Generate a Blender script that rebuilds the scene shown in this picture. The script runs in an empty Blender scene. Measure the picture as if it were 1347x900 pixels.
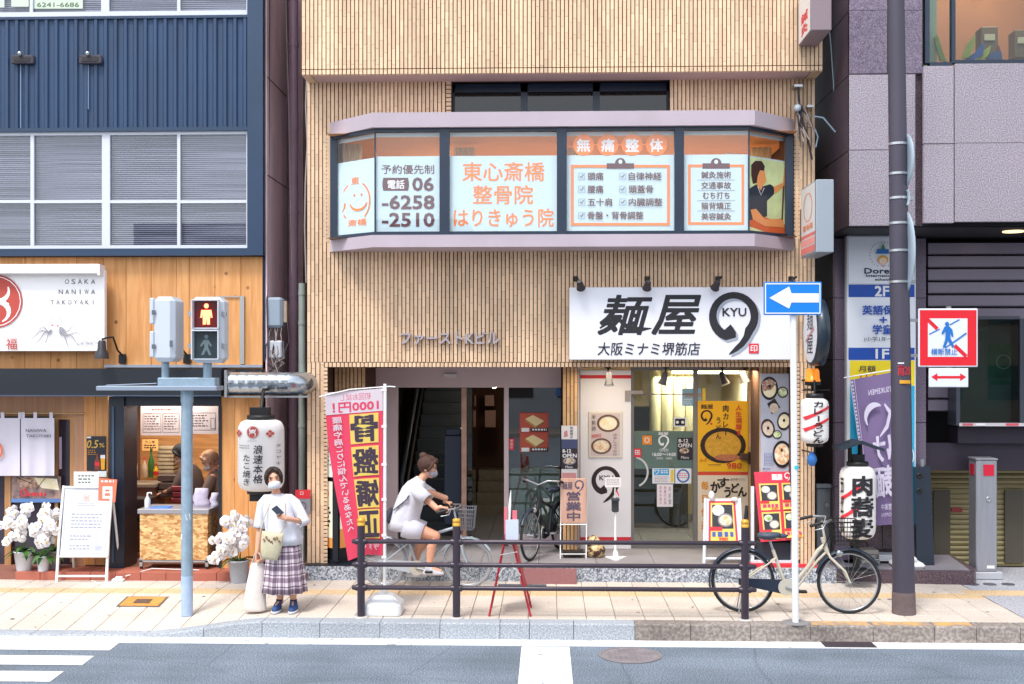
import bpy, bmesh, math, random
from math import sin, cos, pi, radians as R
from mathutils import Vector, Matrix
random.seed(7)
SC = bpy.context.scene
COL = SC.collection
# ---------------------------------------------------------------- camera, world, sun, exposure
FPX, HOR, CAMZ, TH = 1500.0, 478.0, 2.6, R(1.8)
cd = bpy.data.cameras.new('camera'); cam = bpy.data.objects.new('camera', cd); COL.objects.link(cam)
cam.location = (0, 0, CAMZ); cam.rotation_euler = (R(90), 0, TH)
cd.sensor_width = 36; cd.lens = 36 * FPX / 1347; cd.shift_y = (HOR - 450) / 1347; cd.clip_end = 500
SC.camera = cam
SUN_EL, SUN_ROT = R(58), R(205)      # sun stands high behind the camera, a little to the left
w = bpy.data.worlds.new('World'); SC.world = w; w.use_nodes = True
nt = w.node_tree; nt.nodes.clear()
sky = nt.nodes.new('ShaderNodeTexSky'); sky.sky_type = 'NISHITA'; sky.sun_disc = False
sky.sun_elevation = SUN_EL; sky.sun_rotation = SUN_ROT; sky.dust_density = 1.5; sky.air_density = 1.0; sky.ozone_density = 1.0
hs = nt.nodes.new('ShaderNodeHueSaturation'); hs.inputs['Saturation'].default_value = 0.32
bg = nt.nodes.new('ShaderNodeBackground'); bg.inputs['Strength'].default_value = 0.15
wo = nt.nodes.new('ShaderNodeOutputWorld')
nt.links.new(sky.outputs[0], hs.inputs['Color']); nt.links.new(hs.outputs[0], bg.inputs['Color']); nt.links.new(bg.outputs[0], wo.inputs[0])
sl = bpy.data.lights.new('sun', 'SUN'); sl.energy = 1.35; sl.angle = R(13); sl.color = (1, 0.96, 0.91)
sun = bpy.data.objects.new('sun', sl); COL.objects.link(sun)
_sd = Vector((-0.30, -0.62, 1.25)).normalized()      # direction towards the sun
sun.rotation_euler = _sd.to_track_quat('Z', 'Y').to_euler(); sun.location = (-5, -5, 14)
sky.sun_elevation = math.asin(_sd.z); sky.sun_rotation = math.atan2(_sd.x, _sd.y)
SC.view_settings.view_transform = 'Standard'; SC.view_settings.look = 'None'; SC.view_settings.gamma = 1
SC.view_settings.exposure = 1.18
SC.cycles.max_bounces = 7; SC.cycles.transparent_max_bounces = 12; SC.cycles.glossy_bounces = 4

# ---------------------------------------------------------------- from the photograph to metres
def W(px, py, Y):
    u = (px - 673.5) / FPX; v = (HOR - py) / FPX
    t = Y / (cos(TH) + u * sin(TH))
    return Vector((t * (-sin(TH) + u * cos(TH)), Y, CAMZ + t * v))
def X_(px, Y): return W(px, 478, Y).x
def Z_(py, Y, px=720): return W(px, py, Y).z
def G(px, py, z=0.0):
    u = (px - 673.5) / FPX; v = (HOR - py) / FPX; t = (z - CAMZ) / v
    return Vector((t * (-sin(TH) + u * cos(TH)), t * (cos(TH) + u * sin(TH)), z))

# ---------------------------------------------------------------- materials
def lin(h):
    h = h.lstrip('#'); c = [int(h[i:i + 2], 16) / 255 for i in (0, 2, 4)]
    return tuple(x / 12.92 if x <= .04045 else ((x + .055) / 1.055) ** 2.4 for x in c) + (1,)
MATS = {}
def M(name, col='#888888', rough=.6, metal=0., var=0., scale=8., bump=0., bscale=60., island=0., obj=0., emit=0., spec=.5, stretch=None, col2=None, contrast=None):
    if name in MATS: return MATS[name]
    m = bpy.data.materials.new(name); m.use_nodes = True; MATS[name] = m
    n = m.node_tree.nodes; l = m.node_tree.links; b = n['Principled BSDF']
    c = lin(col) if isinstance(col, str) else tuple(col) + (1,)
    b.inputs['Base Color'].default_value = c; b.inputs['Roughness'].default_value = rough; b.inputs['Metallic'].default_value = metal
    b.inputs['Specular IOR Level'].default_value = spec
    cur = None
    def coords(sc, st=None):
        tc = n.new('ShaderNodeTexCoord'); mp = n.new('ShaderNodeMapping'); l.new(tc.outputs['Object'], mp.inputs[0])
        mp.inputs['Scale'].default_value = st if st else (1, 1, 1); nz = n.new('ShaderNodeTexNoise'); l.new(mp.outputs[0], nz.inputs['Vector'])
        nz.inputs['Scale'].default_value = sc; nz.inputs['Detail'].default_value = 6; nz.inputs['Roughness'].default_value = .6
        return nz
    if var > 0:
        nz = coords(scale, stretch)
        cr = n.new('ShaderNodeValToRGB'); l.new(nz.outputs['Fac'], cr.inputs[0])
        lo = contrast[0] if contrast else .3; hi = contrast[1] if contrast else .7
        cr.color_ramp.elements[0].position = lo; cr.color_ramp.elements[1].position = hi
        c2 = lin(col2) if col2 else tuple(max(0, x * (1 - var)) for x in c[:3]) + (1,)
        cr.color_ramp.elements[0].color = c2
        cr.color_ramp.elements[1].color = c if col2 else tuple(min(1, x * (1 + var * .5)) for x in c[:3]) + (1,)
        cur = cr.outputs[0]
    for amt, sock in ((island, 'Random Per Island'), (obj, 'Random')):
        if amt > 0:
            g = n.new('ShaderNodeNewGeometry' if sock[7:] else 'ShaderNodeObjectInfo')
            mr = n.new('ShaderNodeMapRange'); l.new(g.outputs[sock], mr.inputs[0]); mr.inputs[3].default_value = 1 - amt; mr.inputs[4].default_value = 1 + amt * .6
            mx = n.new('ShaderNodeVectorMath'); mx.operation = 'SCALE'
            if cur: l.new(cur, mx.inputs[0])
            else: mx.inputs[0].default_value = c[:3]
            l.new(mr.outputs[0], mx.inputs['Scale']); cur = mx.outputs[0]
    if cur: l.new(cur, b.inputs['Base Color'])
    if bump > 0:
        nz = coords(bscale, stretch); bp = n.new('ShaderNodeBump'); bp.inputs['Strength'].default_value = bump; bp.inputs['Distance'].default_value = .01
        l.new(nz.outputs['Fac'], bp.inputs['Height']); l.new(bp.outputs[0], b.inputs['Normal'])
    if emit > 0:
        b.inputs['Emission Color'].default_value = c; b.inputs['Emission Strength'].default_value = emit
    return m
def glass(name, tint='#FFFFFF', refl=1.0, rough=0.0):
    if name in MATS: return MATS[name]
    m = bpy.data.materials.new(name); m.use_nodes = True; MATS[name] = m
    n = m.node_tree.nodes; l = m.node_tree.links; n.clear()
    o = n.new('ShaderNodeOutputMaterial'); mx = n.new('ShaderNodeMixShader'); tr = n.new('ShaderNodeBsdfTransparent'); gl = n.new('ShaderNodeBsdfGlossy')
    fr = n.new('ShaderNodeFresnel'); ge = n.new('ShaderNodeNewGeometry'); mr = n.new('ShaderNodeMapRange'); mr.inputs[3].default_value = 1.5; mr.inputs[4].default_value = 1 / 1.5; l.new(ge.outputs['Backfacing'], mr.inputs[0]); l.new(mr.outputs[0], fr.inputs[0]); mu = n.new('ShaderNodeMath'); mu.operation = 'MULTIPLY'; mu.inputs[1].default_value = refl; mu.use_clamp = True
    tr.inputs[0].default_value = lin(tint); gl.inputs['Roughness'].default_value = rough
    l.new(fr.outputs[0], mu.inputs[0]); l.new(mu.outputs[0], mx.inputs[0]); l.new(tr.outputs[0], mx.inputs[1]); l.new(gl.outputs[0], mx.inputs[2]); l.new(mx.outputs[0], o.inputs[0])
    return m
def translucent(name, col, t=.5, alpha=1.0):
    if name in MATS: return MATS[name]
    m = bpy.data.materials.new(name); m.use_nodes = True; MATS[name] = m
    n = m.node_tree.nodes; l = m.node_tree.links; n.clear()
    o = n.new('ShaderNodeOutputMaterial'); mx = n.new('ShaderNodeMixShader'); a = n.new('ShaderNodeBsdfDiffuse'); b = n.new('ShaderNodeBsdfTranslucent')
    a.inputs[0].default_value = lin(col); b.inputs[0].default_value = lin(col); mx.inputs[0].default_value = t
    l.new(a.outputs[0], mx.inputs[1]); l.new(b.outputs[0], mx.inputs[2])
    if alpha < 1:
        m2 = n.new('ShaderNodeMixShader'); tr = n.new('ShaderNodeBsdfTransparent'); m2.inputs[0].default_value = alpha
        l.new(tr.outputs[0], m2.inputs[1]); l.new(mx.outputs[0], m2.inputs[2]); l.new(m2.outputs[0], o.inputs[0])
    else: l.new(mx.outputs[0], o.inputs[0])
    return m
def voro(name, cols, scale, rough=.7, stretch=(1, 1, 1), bump=0.):
    """patches of several colours (strand board, speckled granite, food)"""
    if name in MATS: return MATS[name]
    m = bpy.data.materials.new(name); m.use_nodes = True; MATS[name] = m
    n = m.node_tree.nodes; l = m.node_tree.links; b = n['Principled BSDF']; b.inputs['Roughness'].default_value = rough
    tc = n.new('ShaderNodeTexCoord'); mp = n.new('ShaderNodeMapping'); l.new(tc.outputs['Object'], mp.inputs[0]); mp.inputs['Scale'].default_value = stretch
    nz = n.new('ShaderNodeTexNoise'); nz.inputs['Scale'].default_value = scale * .6; l.new(mp.outputs[0], nz.inputs['Vector'])
    ad = n.new('ShaderNodeMixRGB'); ad.inputs[0].default_value = .5 / scale; l.new(mp.outputs[0], ad.inputs[1]); l.new(nz.outputs['Color'], ad.inputs[2])
    v = n.new('ShaderNodeTexVoronoi'); v.inputs['Scale'].default_value = scale; l.new(ad.outputs[0], v.inputs['Vector'])
    sp = n.new('ShaderNodeSeparateColor'); l.new(v.outputs['Color'], sp.inputs[0])
    cr = n.new('ShaderNodeValToRGB'); l.new(sp.outputs[0], cr.inputs[0]); cr.color_ramp.interpolation = 'LINEAR'
    e = cr.color_ramp.elements
    for i, c in enumerate(cols):
        p = i / (len(cols) - 1)
        x = e[0] if i == 0 else (e[1] if i == len(cols) - 1 else e.new(p)); x.position = p; x.color = lin(c)
    l.new(cr.outputs[0], b.inputs['Base Color'])
    if bump:
        bp = n.new('ShaderNodeBump'); bp.inputs['Strength'].default_value = bump; bp.inputs['Distance'].default_value = .005
        l.new(v.outputs['Distance'], bp.inputs['Height']); l.new(bp.outputs[0], b.inputs['Normal'])
    return m
def planks(name, c1, c2, scale=3., ring=9., stretch=(6, 6, .5), knots=True, rough=.6, obj=.12):
    """wood grain running up the board"""
    if name in MATS: return MATS[name]
    m = bpy.data.materials.new(name); m.use_nodes = True; MATS[name] = m
    n = m.node_tree.nodes; l = m.node_tree.links; b = n['Principled BSDF']; b.inputs['Roughness'].default_value = rough
    tc = n.new('ShaderNodeTexCoord'); oi = n.new('ShaderNodeObjectInfo'); va = n.new('ShaderNodeVectorMath'); va.operation = 'MULTIPLY_ADD'
    l.new(oi.outputs['Random'], va.inputs[0]); va.inputs[1].default_value = (31, 17, 23); l.new(tc.outputs['Object'], va.inputs[2])
    mp = n.new('ShaderNodeMapping'); l.new(va.outputs[0], mp.inputs[0]); mp.inputs['Scale'].default_value = stretch
    nz = n.new('ShaderNodeTexNoise'); nz.inputs['Scale'].default_value = scale; nz.inputs['Detail'].default_value = 5; nz.inputs['Distortion'].default_value = .6; l.new(mp.outputs[0], nz.inputs['Vector'])
    cr = n.new('ShaderNodeValToRGB'); l.new(nz.outputs['Fac'], cr.inputs[0]); cr.color_ramp.elements[0].position = .35; cr.color_ramp.elements[1].position = .65
    cr.color_ramp.elements[0].color = lin(c2); cr.color_ramp.elements[1].color = lin(c1)
    cur = cr.outputs[0]
    if knots:
        v = n.new('ShaderNodeTexVoronoi'); v.inputs['Scale'].default_value = 3.4; l.new(va.outputs[0], v.inputs['Vector'])
        k = n.new('ShaderNodeValToRGB'); l.new(v.outputs['Distance'], k.inputs[0]); k.color_ramp.elements[0].position = .05; k.color_ramp.elements[1].position = .11
        k.color_ramp.elements[0].color = lin('#7a4a22'); k.color_ramp.elements[1].color = (1, 1, 1, 1)
        mx = n.new('ShaderNodeMixRGB'); mx.blend_type = 'MULTIPLY'; mx.inputs[0].default_value = .8; l.new(cur, mx.inputs[1]); l.new(k.outputs[0], mx.inputs[2]); cur = mx.outputs[0]
    mr = n.new('ShaderNodeMapRange'); l.new(oi.outputs['Random'], mr.inputs[0]); mr.inputs[3].default_value = 1 - obj; mr.inputs[4].default_value = 1 + obj
    sc = n.new('ShaderNodeVectorMath'); sc.operation = 'SCALE'; l.new(cur, sc.inputs[0]); l.new(mr.outputs[0], sc.inputs['Scale'])
    l.new(sc.outputs[0], b.inputs['Base Color'])
    return m

# ---------------------------------------------------------------- objects
def tag(o, label=None, cat=None, group=None, kind=None):
    if label: o['label'] = label
    if cat: o['category'] = cat
    if group: o['group'] = group
    if kind: o['kind'] = kind
    return o
def thing(name, label, cat, loc=(0, 0, 0), rz=0., group=None):
    o = bpy.data.objects.new(name, None); COL.objects.link(o); o.location = loc; o.rotation_euler = (0, 0, rz); o.empty_display_size = .1
    return tag(o, label, cat, group)
def worldmat(o):
    m = Matrix.LocRotScale(o.location, o.rotation_euler, o.scale)
    return m if o.parent is None else worldmat(o.parent) @ o.matrix_parent_inverse @ m
def link(o, parent=None, local=False):
    COL.objects.link(o)
    if parent is not None:
        o.parent = parent
        if not local: o.matrix_parent_inverse = worldmat(parent).inverted()
    return o
def recentre(o):
    """put a mesh object's origin at the middle of its base"""
    me = o.data
    if not len(me.vertices): return o
    co = [v.co for v in me.vertices]
    c = Vector(((min(v.x for v in co) + max(v.x for v in co)) / 2, (min(v.y for v in co) + max(v.y for v in co)) / 2, min(v.z for v in co)))
    me.transform(Matrix.Translation(-c)); o.location = o.location + c
    return o
def kids(o): return [c for c in bpy.data.objects if c.parent == o]
def copy_tree(o, parent=None):
    c = o.copy(); COL.objects.link(c); c.parent = parent
    for ch in CH.get(o.name, []) if False else kids(o): copy_tree(ch, c)
    return c
class MB:
    """collects faces, builds one mesh object"""
    def __init__(s): s.v = []; s.f = []; s.mi = []; s.mats = []; s.smooth = []
    def _m(s, m):
        if m is None: return 0
        if m not in s.mats: s.mats.append(m)
        return s.mats.index(m)
    def face(s, pts, m=None, sm=False):
        k = len(s.v); s.v += [tuple(p) for p in pts]; s.f.append(tuple(range(k, k + len(pts)))); s.mi.append(s._m(m)); s.smooth.append(sm); return s
    def mesh(s, vs, fs, m=None, sm=False):
        k = len(s.v); s.v += [tuple(p) for p in vs]; i = s._m(m)
        for f in fs: s.f.append(tuple(k + j for j in f)); s.mi.append(i); s.smooth.append(sm)
        return s
    def box(s, x0, x1, y0, y1, z0, z1, m=None, bev=0., noback=False):
        if x0 > x1: x0, x1 = x1, x0
        if y0 > y1: y0, y1 = y1, y0
        if z0 > z1: z0, z1 = z1, z0
        if bev > 0:
            b = min(bev, (x1 - x0) * .45, (y1 - y0) * .45, (z1 - z0) * .45)
            vs = []; fs = []
            for (ax, ay, az) in ((0, 1, 1), (1, 0, 1), (1, 1, 0)):
                for x in (0, 1):
                    for y in (0, 1):
                        for z in (0, 1):
                            vs.append(((x1 - b * ax) if x else (x0 + b * ax), (y1 - b * ay) if y else (y0 + b * ay), (z1 - b * az) if z else (z0 + b * az)))
            bm = bmesh.new(); bv = [bm.verts.new(p) for p in vs]
            r = bmesh.ops.convex_hull(bm, input=bv); bm.verts.index_update()
            s.mesh([p.co[:] for p in bm.verts], [[q.index for q in f.verts] for f in bm.faces], m); bm.free(); return s
        vs = [(x0, y0, z0), (x1, y0, z0), (x1, y1, z0), (x0, y1, z0), (x0, y0, z1), (x1, y0, z1), (x1, y1, z1), (x0, y1, z1)]
        fs = [(0, 1, 5, 4), (1, 2, 6, 5), (3, 0, 4, 7), (4, 5, 6, 7), (3, 2, 1, 0)] + ([] if noback else [(2, 3, 7, 6)])
        return s.mesh(vs, fs, m)
    def prism(s, pts, y0, y1, m=None):
        """outline of (x, z) extruded along y"""
        n = len(pts)
        vs = [(x, y0, z) for x, z in pts] + [(x, y1, z) for x, z in pts]
        fs = [tuple(range(n)), tuple(range(2 * n - 1, n - 1, -1))] + [(i, i + n, (i + 1) % n + n, (i + 1) % n) for i in range(n)]
        return s.mesh(vs, fs, m)
    def slab(s, pts, z0, z1, m=None):
        n = len(pts)
        vs = [(x, y, z0) for x, y in pts] + [(x, y, z1) for x, y in pts]
        fs = [tuple(range(n - 1, -1, -1)), tuple(range(n, 2 * n))] + [(i, (i + 1) % n, (i + 1) % n + n, i + n) for i in range(n)]
        return s.mesh(vs, fs, m)
    def tube(s, pts, r, m=None, n=8, caps=True, flat=1.0):
        pts = [Vector(p) for p in pts]
        rs = r if isinstance(r, (list, tuple)) else [r] * len(pts)
        rings = []; up = None
        for i, p in enumerate(pts):
            d = (pts[min(i + 1, len(pts) - 1)] - pts[max(i - 1, 0)])
            d = d.normalized() if d.length > 1e-9 else Vector((0, 0, 1))
            if up is None:
                up = Vector((0, 0, 1)) if abs(d.z) < .9 else Vector((1, 0, 0))
            a = d.cross(up); a = a.normalized() if a.length > 1e-6 else d.orthogonal().normalized(); b = a.cross(d).normalized(); up = b
            rings.append([p + a * rs[i] * cos(2 * pi * k / n) + b * rs[i] * flat * sin(2 * pi * k / n) for k in range(n)])
        vs = [q for rg in rings for q in rg]; fs = []
        for i in range(len(rings) - 1):
            for k in range(n): fs.append((i * n + k, i * n + (k + 1) % n, (i + 1) * n + (k + 1) % n, (i + 1) * n + k))
        s.mesh(vs, fs, m, True)
        if caps and n > 2:
            s.face(vs[:n][::-1], m); s.face(vs[-n:], m)
        return s
    def lathe(s, prof, c, m=None, n=20, axis='Z', sx=1., sy=1., sm=True):
        """prof: (radius, height) pairs turned about an axis through c"""
        c = Vector(c); vs = []
        for r, h in prof:
            for k in range(n):
                a = 2 * pi * k / n; x, y = r * cos(a) * sx, r * sin(a) * sy
                vs.append(c + (Vector((x, y, h)) if axis == 'Z' else Vector((x, h, y)) if axis == 'Y' else Vector((h, x, y))))
        fs = []
        for i in range(len(prof) - 1):
            for k in range(n): fs.append((i * n + k, i * n + (k + 1) % n, (i + 1) * n + (k + 1) % n, (i + 1) * n + k))
        s.mesh(vs, fs, m, sm); s.face(vs[:n][::-1], m); return s.face(vs[-n:], m)
    def loft(s, rings, m=None, n=16, sm=True, caps=True):
        """rings: (cx, cy, cz, rx, ry) level ellipses"""
        vs = []
        for (cx, cy, cz, rx, ry) in rings:
            for k in range(n):
                a = 2 * pi * k / n; vs.append((cx + rx * cos(a), cy + ry * sin(a), cz))
        fs = [(i * n + k, i * n + (k + 1) % n, (i + 1) * n + (k + 1) % n, (i + 1) * n + k) for i in range(len(rings) - 1) for k in range(n)]
        if caps: fs += [tuple(range(n - 1, -1, -1)), tuple((len(rings) - 1) * n + k for k in range(n))]
        return s.mesh(vs, fs, m, sm)
    def ball(s, c, r, m=None, n=12, sx=1, sy=1, sz=1):
        return s.loft([(c[0], c[1], c[2] + r * sz * -cos(pi * i / n), max(1e-4, r * sx * sin(pi * i / n)), max(1e-4, r * sy * sin(pi * i / n))) for i in range(n + 1)], m, n=max(8, n))
    def build(s, name, mat=None, parent=None, label=None, cat=None, group=None, kind=None, local=False):
        me = bpy.data.meshes.new(name); me.from_pydata(s.v, [], s.f)
        if mat is not None and not s.mats: me.materials.append(mat)
        else:
            for m in s.mats: me.materials.append(m)
            me.polygons.foreach_set('material_index', s.mi)
        me.polygons.foreach_set('use_smooth', s.smooth); me.update()
        o = bpy.data.objects.new(name, me); link(o, parent, local)
        if parent is None: recentre(o)
        return tag(o, label, cat, group, kind)
def weld(o, d=.0005):
    bm = bmesh.new(); bm.from_mesh(o.data); bmesh.ops.remove_doubles(bm, verts=bm.verts, dist=d); bmesh.ops.recalc_face_normals(bm, faces=bm.faces); bm.to_mesh(o.data); bm.free(); return o
def pbox(m, px0, px1, py0, py1, Y0, Y1, mat=None, bev=0.):
    """box whose front face fills a rectangle of the photograph at depth Y0"""
    a = W(px0, py0, Y0); b = W(px1, py1, Y0); return m.box(a.x, b.x, Y0, Y1, b.z, a.z, mat, bev)

# ---------------------------------------------------------------- flat print: lettering, logos, pictures
class Face:
    def __init__(s, Y): s.Y = Y
    def pt(s, u, v, l): return W(u, v, s.Y) + Vector((0, -l, 0))
class Quad:
    """flat panel with known corners (top left, top right, bottom right, bottom left) and a nominal rectangle (u0, v0, u1, v1)"""
    def __init__(s, tl, tr, br, bl, rect):
        s.c = [Vector(p) for p in (tl, tr, br, bl)]; s.r = rect
        s.n = (s.c[3] - s.c[0]).cross(s.c[1] - s.c[0]).normalized()
    def pt(s, u, v, l):
        a = (u - s.r[0]) / (s.r[2] - s.r[0]); b = (v - s.r[1]) / (s.r[3] - s.r[1])
        top = s.c[0].lerp(s.c[1], a); bot = s.c[3].lerp(s.c[2], a)
        return top.lerp(bot, b) + s.n * l
class Round:
    """lantern skin: v in metres down from the top, u in metres round from the front"""
    def __init__(s, c, rad, ang=0.): s.c = Vector(c); s.rad = rad; s.ang = ang
    def pt(s, u, v, l):
        r = s.rad(v) + l; rr = s.rad(.45 * 1); a = -pi / 2 + s.ang + u / max(.05, s.rad(v) * .5 + rr * .5)
        return s.c + Vector((r * cos(a), r * sin(a), -v))
_tc = {}
def textmesh(txt, bold=0., shear=0.):
    k = (txt, bold, shear)
    if k not in _tc:
        cu = bpy.data.curves.new('t', 'FONT'); cu.body = txt; cu.resolution_u = 2; cu.offset = bold; cu.fill_mode = 'FRONT'; cu.shear = shear
        o = bpy.data.objects.new('t', cu); me = bpy.data.meshes.new_from_object(o)
        v = [(p.co.x, p.co.y) for p in me.vertices]; f = [tuple(p.vertices) for p in me.polygons]
        bpy.data.objects.remove(o); bpy.data.curves.remove(cu); bpy.data.meshes.remove(me)
        _tc[k] = (v, f)
    return _tc[k]
class Print:
    def __init__(s, surf, parent, lift=.002, step=.0005): s.s = surf; s.p = parent; s.l = lift; s.st = step; s.mb = MB()
    def up(s): s.l += s.st; return s.l
    def poly(s, pts, m):
        l = s.up(); s.mb.face([s.s.pt(u, v, l) for u, v in pts], m); return s
    def rect(s, x0, y0, x1, y1, m): return s.poly([(x0, y0), (x1, y0), (x1, y1), (x0, y1)], m)
    def frame(s, x0, y0, x1, y1, t, m):
        l = s.up()
        for a in ((x0, y0, x1, y0 + t), (x0, y1 - t, x1, y1), (x0, y0 + t, x0 + t, y1 - t), (x1 - t, y0 + t, x1, y1 - t)):
            s.mb.face([s.s.pt(u, v, l) for u, v in ((a[0], a[1]), (a[2], a[1]), (a[2], a[3]), (a[0], a[3]))], m)
        return s
    def disc(s, cx, cy, rx, ry, m, n=24, rot=0.):
        return s.poly([(cx + rx * cos(a) * cos(rot) - ry * sin(a) * sin(rot), cy + rx * cos(a) * sin(rot) + ry * sin(a) * cos(rot)) for a in [2 * pi * k / n for k in range(n)]], m)
    def stroke(s, pts, ws, m):
        if getattr(s.s, 'curved', False) and len(pts) < 4:
            w0 = ws if isinstance(ws, (list, tuple)) else [ws] * len(pts); P_, Q_ = [], []
            for i in range(len(pts) - 1):
                for k in range(10): f = k / 10; P_.append((pts[i][0] * (1 - f) + pts[i + 1][0] * f, pts[i][1] * (1 - f) + pts[i + 1][1] * f)); Q_.append(w0[i] * (1 - f) + w0[i + 1] * f)
            pts, ws = P_ + [pts[-1]], Q_ + [w0[-1]]
        l = s.up(); n = len(pts)
        if not isinstance(ws, (list, tuple)): ws = [ws] * n
        ed = []
        for i in range(n):
            a = pts[max(0, i - 1)]; b = pts[min(n - 1, i + 1)]; dx, dy = b[0] - a[0], b[1] - a[1]; d = math.hypot(dx, dy) or 1
            nx, ny = -dy / d * ws[i] / 2, dx / d * ws[i] / 2
            ed.append(((pts[i][0] + nx, pts[i][1] + ny), (pts[i][0] - nx, pts[i][1] - ny)))
        for i in range(n - 1):
            s.mb.face([s.s.pt(*q, l) for q in (ed[i][0], ed[i + 1][0], ed[i + 1][1], ed[i][1])], m)
        return s
    def arc(s, cx, cy, rx, ry, a0, a1, wd, m, n=20):
        return s.stroke([(cx + rx * cos(R(a0 + (a1 - a0) * i / n)), cy + ry * sin(R(a0 + (a1 - a0) * i / n))) for i in range(n + 1)], wd, m)
    def text(s, txt, box, m, bold=.012, shear=0., mirror=False, rot=0., tilt=0.):
        v, f = textmesh(txt, 0., shear)
        if not v: return s
        x0, x1 = min(p[0] for p in v), max(p[0] for p in v); y0, y1 = min(p[1] for p in v), max(p[1] for p in v)
        l = s.up(); vs = []; cx, cy = (box[0] + box[2]) / 2, (box[1] + box[3]) / 2; cr, sr = cos(R(rot)), sin(R(rot))
        for x, y in v:
            a = (x - x0) / max(1e-6, x1 - x0); b = (y1 - y) / max(1e-6, y1 - y0)
            if mirror: a = 1 - a
            u = box[0] + a * (box[2] - box[0]) - cx; w_ = box[1] + b * (box[3] - box[1]) - cy
            vs.append((cx + u * cr - w_ * sr, cy + u * sr + w_ * cr + u * tilt))
        hh = (box[3] - box[1]) / max(.6, y1 - y0) * bold * .52
        offs = [(0, 0)] if hh < .06 else [(-hh, -hh), (hh, -hh), (-hh, hh), (hh, hh)] + ([(0, 0), (1.3 * hh, 0), (-1.3 * hh, 0)] if hh > .6 else [])
        for k, (a, b) in enumerate(offs): s.mb.mesh([s.s.pt(u + a, w_ + b, l + k * .00012) for u, w_ in vs], f, m)
        return s
    def column(s, txt, box, m, bold=.012, gap=.08, mirror=False, shear=0., full=True):
        """characters one below the other"""
        n = len(txt); h = (box[3] - box[1]) / n
        for i, ch in enumerate(txt):
            if ch == ' ': continue
            v, f = textmesh(ch, 0., shear)
            w_ = 1.; x0, x1 = min(p[0] for p in v), max(p[0] for p in v); y0, y1 = min(p[1] for p in v), max(p[1] for p in v)
            if ch in 'ー－': 
                cx = (box[0] + box[2]) / 2; s.rect(cx - (box[2] - box[0]) * .07, box[1] + h * (i + .12), cx + (box[2] - box[0]) * .07, box[1] + h * (i + .88), m); continue
            cw, chh = (x1 - x0), (y1 - y0); bw = (box[2] - box[0]); fx = min(1, max(cw, .6)); fy = min(1, max(chh, .55))
            cx = (box[0] + box[2]) / 2; cy = box[1] + h * (i + .5)
            s.text(ch, (cx - bw / 2 * fx, cy - h * (.5 - gap / 2) * fy, cx + bw / 2 * fx, cy + h * (.5 - gap / 2) * fy), m, bold, shear, mirror)
        return s
    def lines(s, x0, y0, x1, y1, n, m, fill=.5, seed=1, ragged=.35):
        """rows of print too small to read"""
        rr = random.Random(seed); l = s.up(); h = (y1 - y0) / n
        for i in range(n):
            x = x0
            xe = x1 - (x1 - x0) * rr.random() * ragged
            while x < xe:
                wd = h * rr.uniform(.5, 1.3)
                a, b = x, min(x + wd, x1); yy = y0 + h * i
                s.mb.face([s.s.pt(u, v, l) for u, v in ((a, yy), (b, yy), (b, yy + h * fill), (a, yy + h * fill))], m)
                x += wd + h * .35
        return s
    def kyu(s, cx, cy, r, m, kyu=True, m2=None):
        """brushed ring with a tail, KYU written inside"""
        k = r / 30.; P = []; Wd = []
        P.append((cx + 1 * k, cy + 22 * k)); Wd.append(11 * k)
        for i in range(25):
            a = R(112 + 290 * i / 24); P.append((cx + r * .95 * cos(a), cy - 2 * k + r * .95 * sin(a))); Wd.append((13 - 4 * sin(pi * i / 24) - (i > 20) * 1) * k)
        for x, y, q in ((17.5, 27, 9), (11, 36, 8), (3, 43, 6.5), (-6, 50, 1.5)): P.append((cx + x * k, cy + y * k)); Wd.append(q * k)
        s.stroke(P, Wd, m); s.poly([(cx - 13 * k, cy + 17 * k), (cx - 4 * k, cy + 9 * k), (cx + 3 * k, cy + 20 * k), (cx + 3 * k, cy + 27 * k), (cx - 8 * k, cy + 26 * k)], m)
        if kyu: s.text('KYU', (cx - 15 * k, cy - 13 * k, cx + 17 * k, cy - 2 * k), m2 or m, .03)
        return s
    def bowl(s, cx, cy, rx, ry, food, rim=None, rot=0., inner=None):
        s.disc(cx, cy, rx, ry, rim or M('bowl_rim', '#241c1c', .4), rot=rot)
        s.disc(cx, cy, rx * .80, ry * .78, inner or M('bowl_inside', '#cfc4b0', .5), rot=rot)
        s.disc(cx, cy + ry * .04, rx * .75, ry * .71, food, rot=rot); return s
    def build(s, name='lettering', label=None):
        return s.mb.build(name, None, s.p, label)
FOOD = {}
def food(k):
    c = {'curry': ['#c89a28', '#e8c84a', '#f2e080', '#b8c050', '#e0a83a'], 'udon': ['#f2ead2', '#e4d4a0', '#c9d27a', '#f7f3e6', '#d99a5a'],
         'egg': ['#f4e2b0', '#f6c24a', '#e0803a', '#7a9a4a', '#fff4dc'], 'meat': ['#8a5a4a', '#c79a86', '#6a4038', '#d8b8a0'], 'salad': ['#7fa04a', '#c9d88a', '#4f7a34', '#e8f0c8'],
         'noodle': ['#efe3b6', '#dccb8c', '#f5eccb'], 'rice': ['#d8c8b8', '#f4ece4', '#c8b09c'], 'beef': ['#5a2c20', '#9a5038', '#c48a6a', '#e0d0b8']}[k]
    return voro('food_' + k, c, 34, .6)
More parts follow.
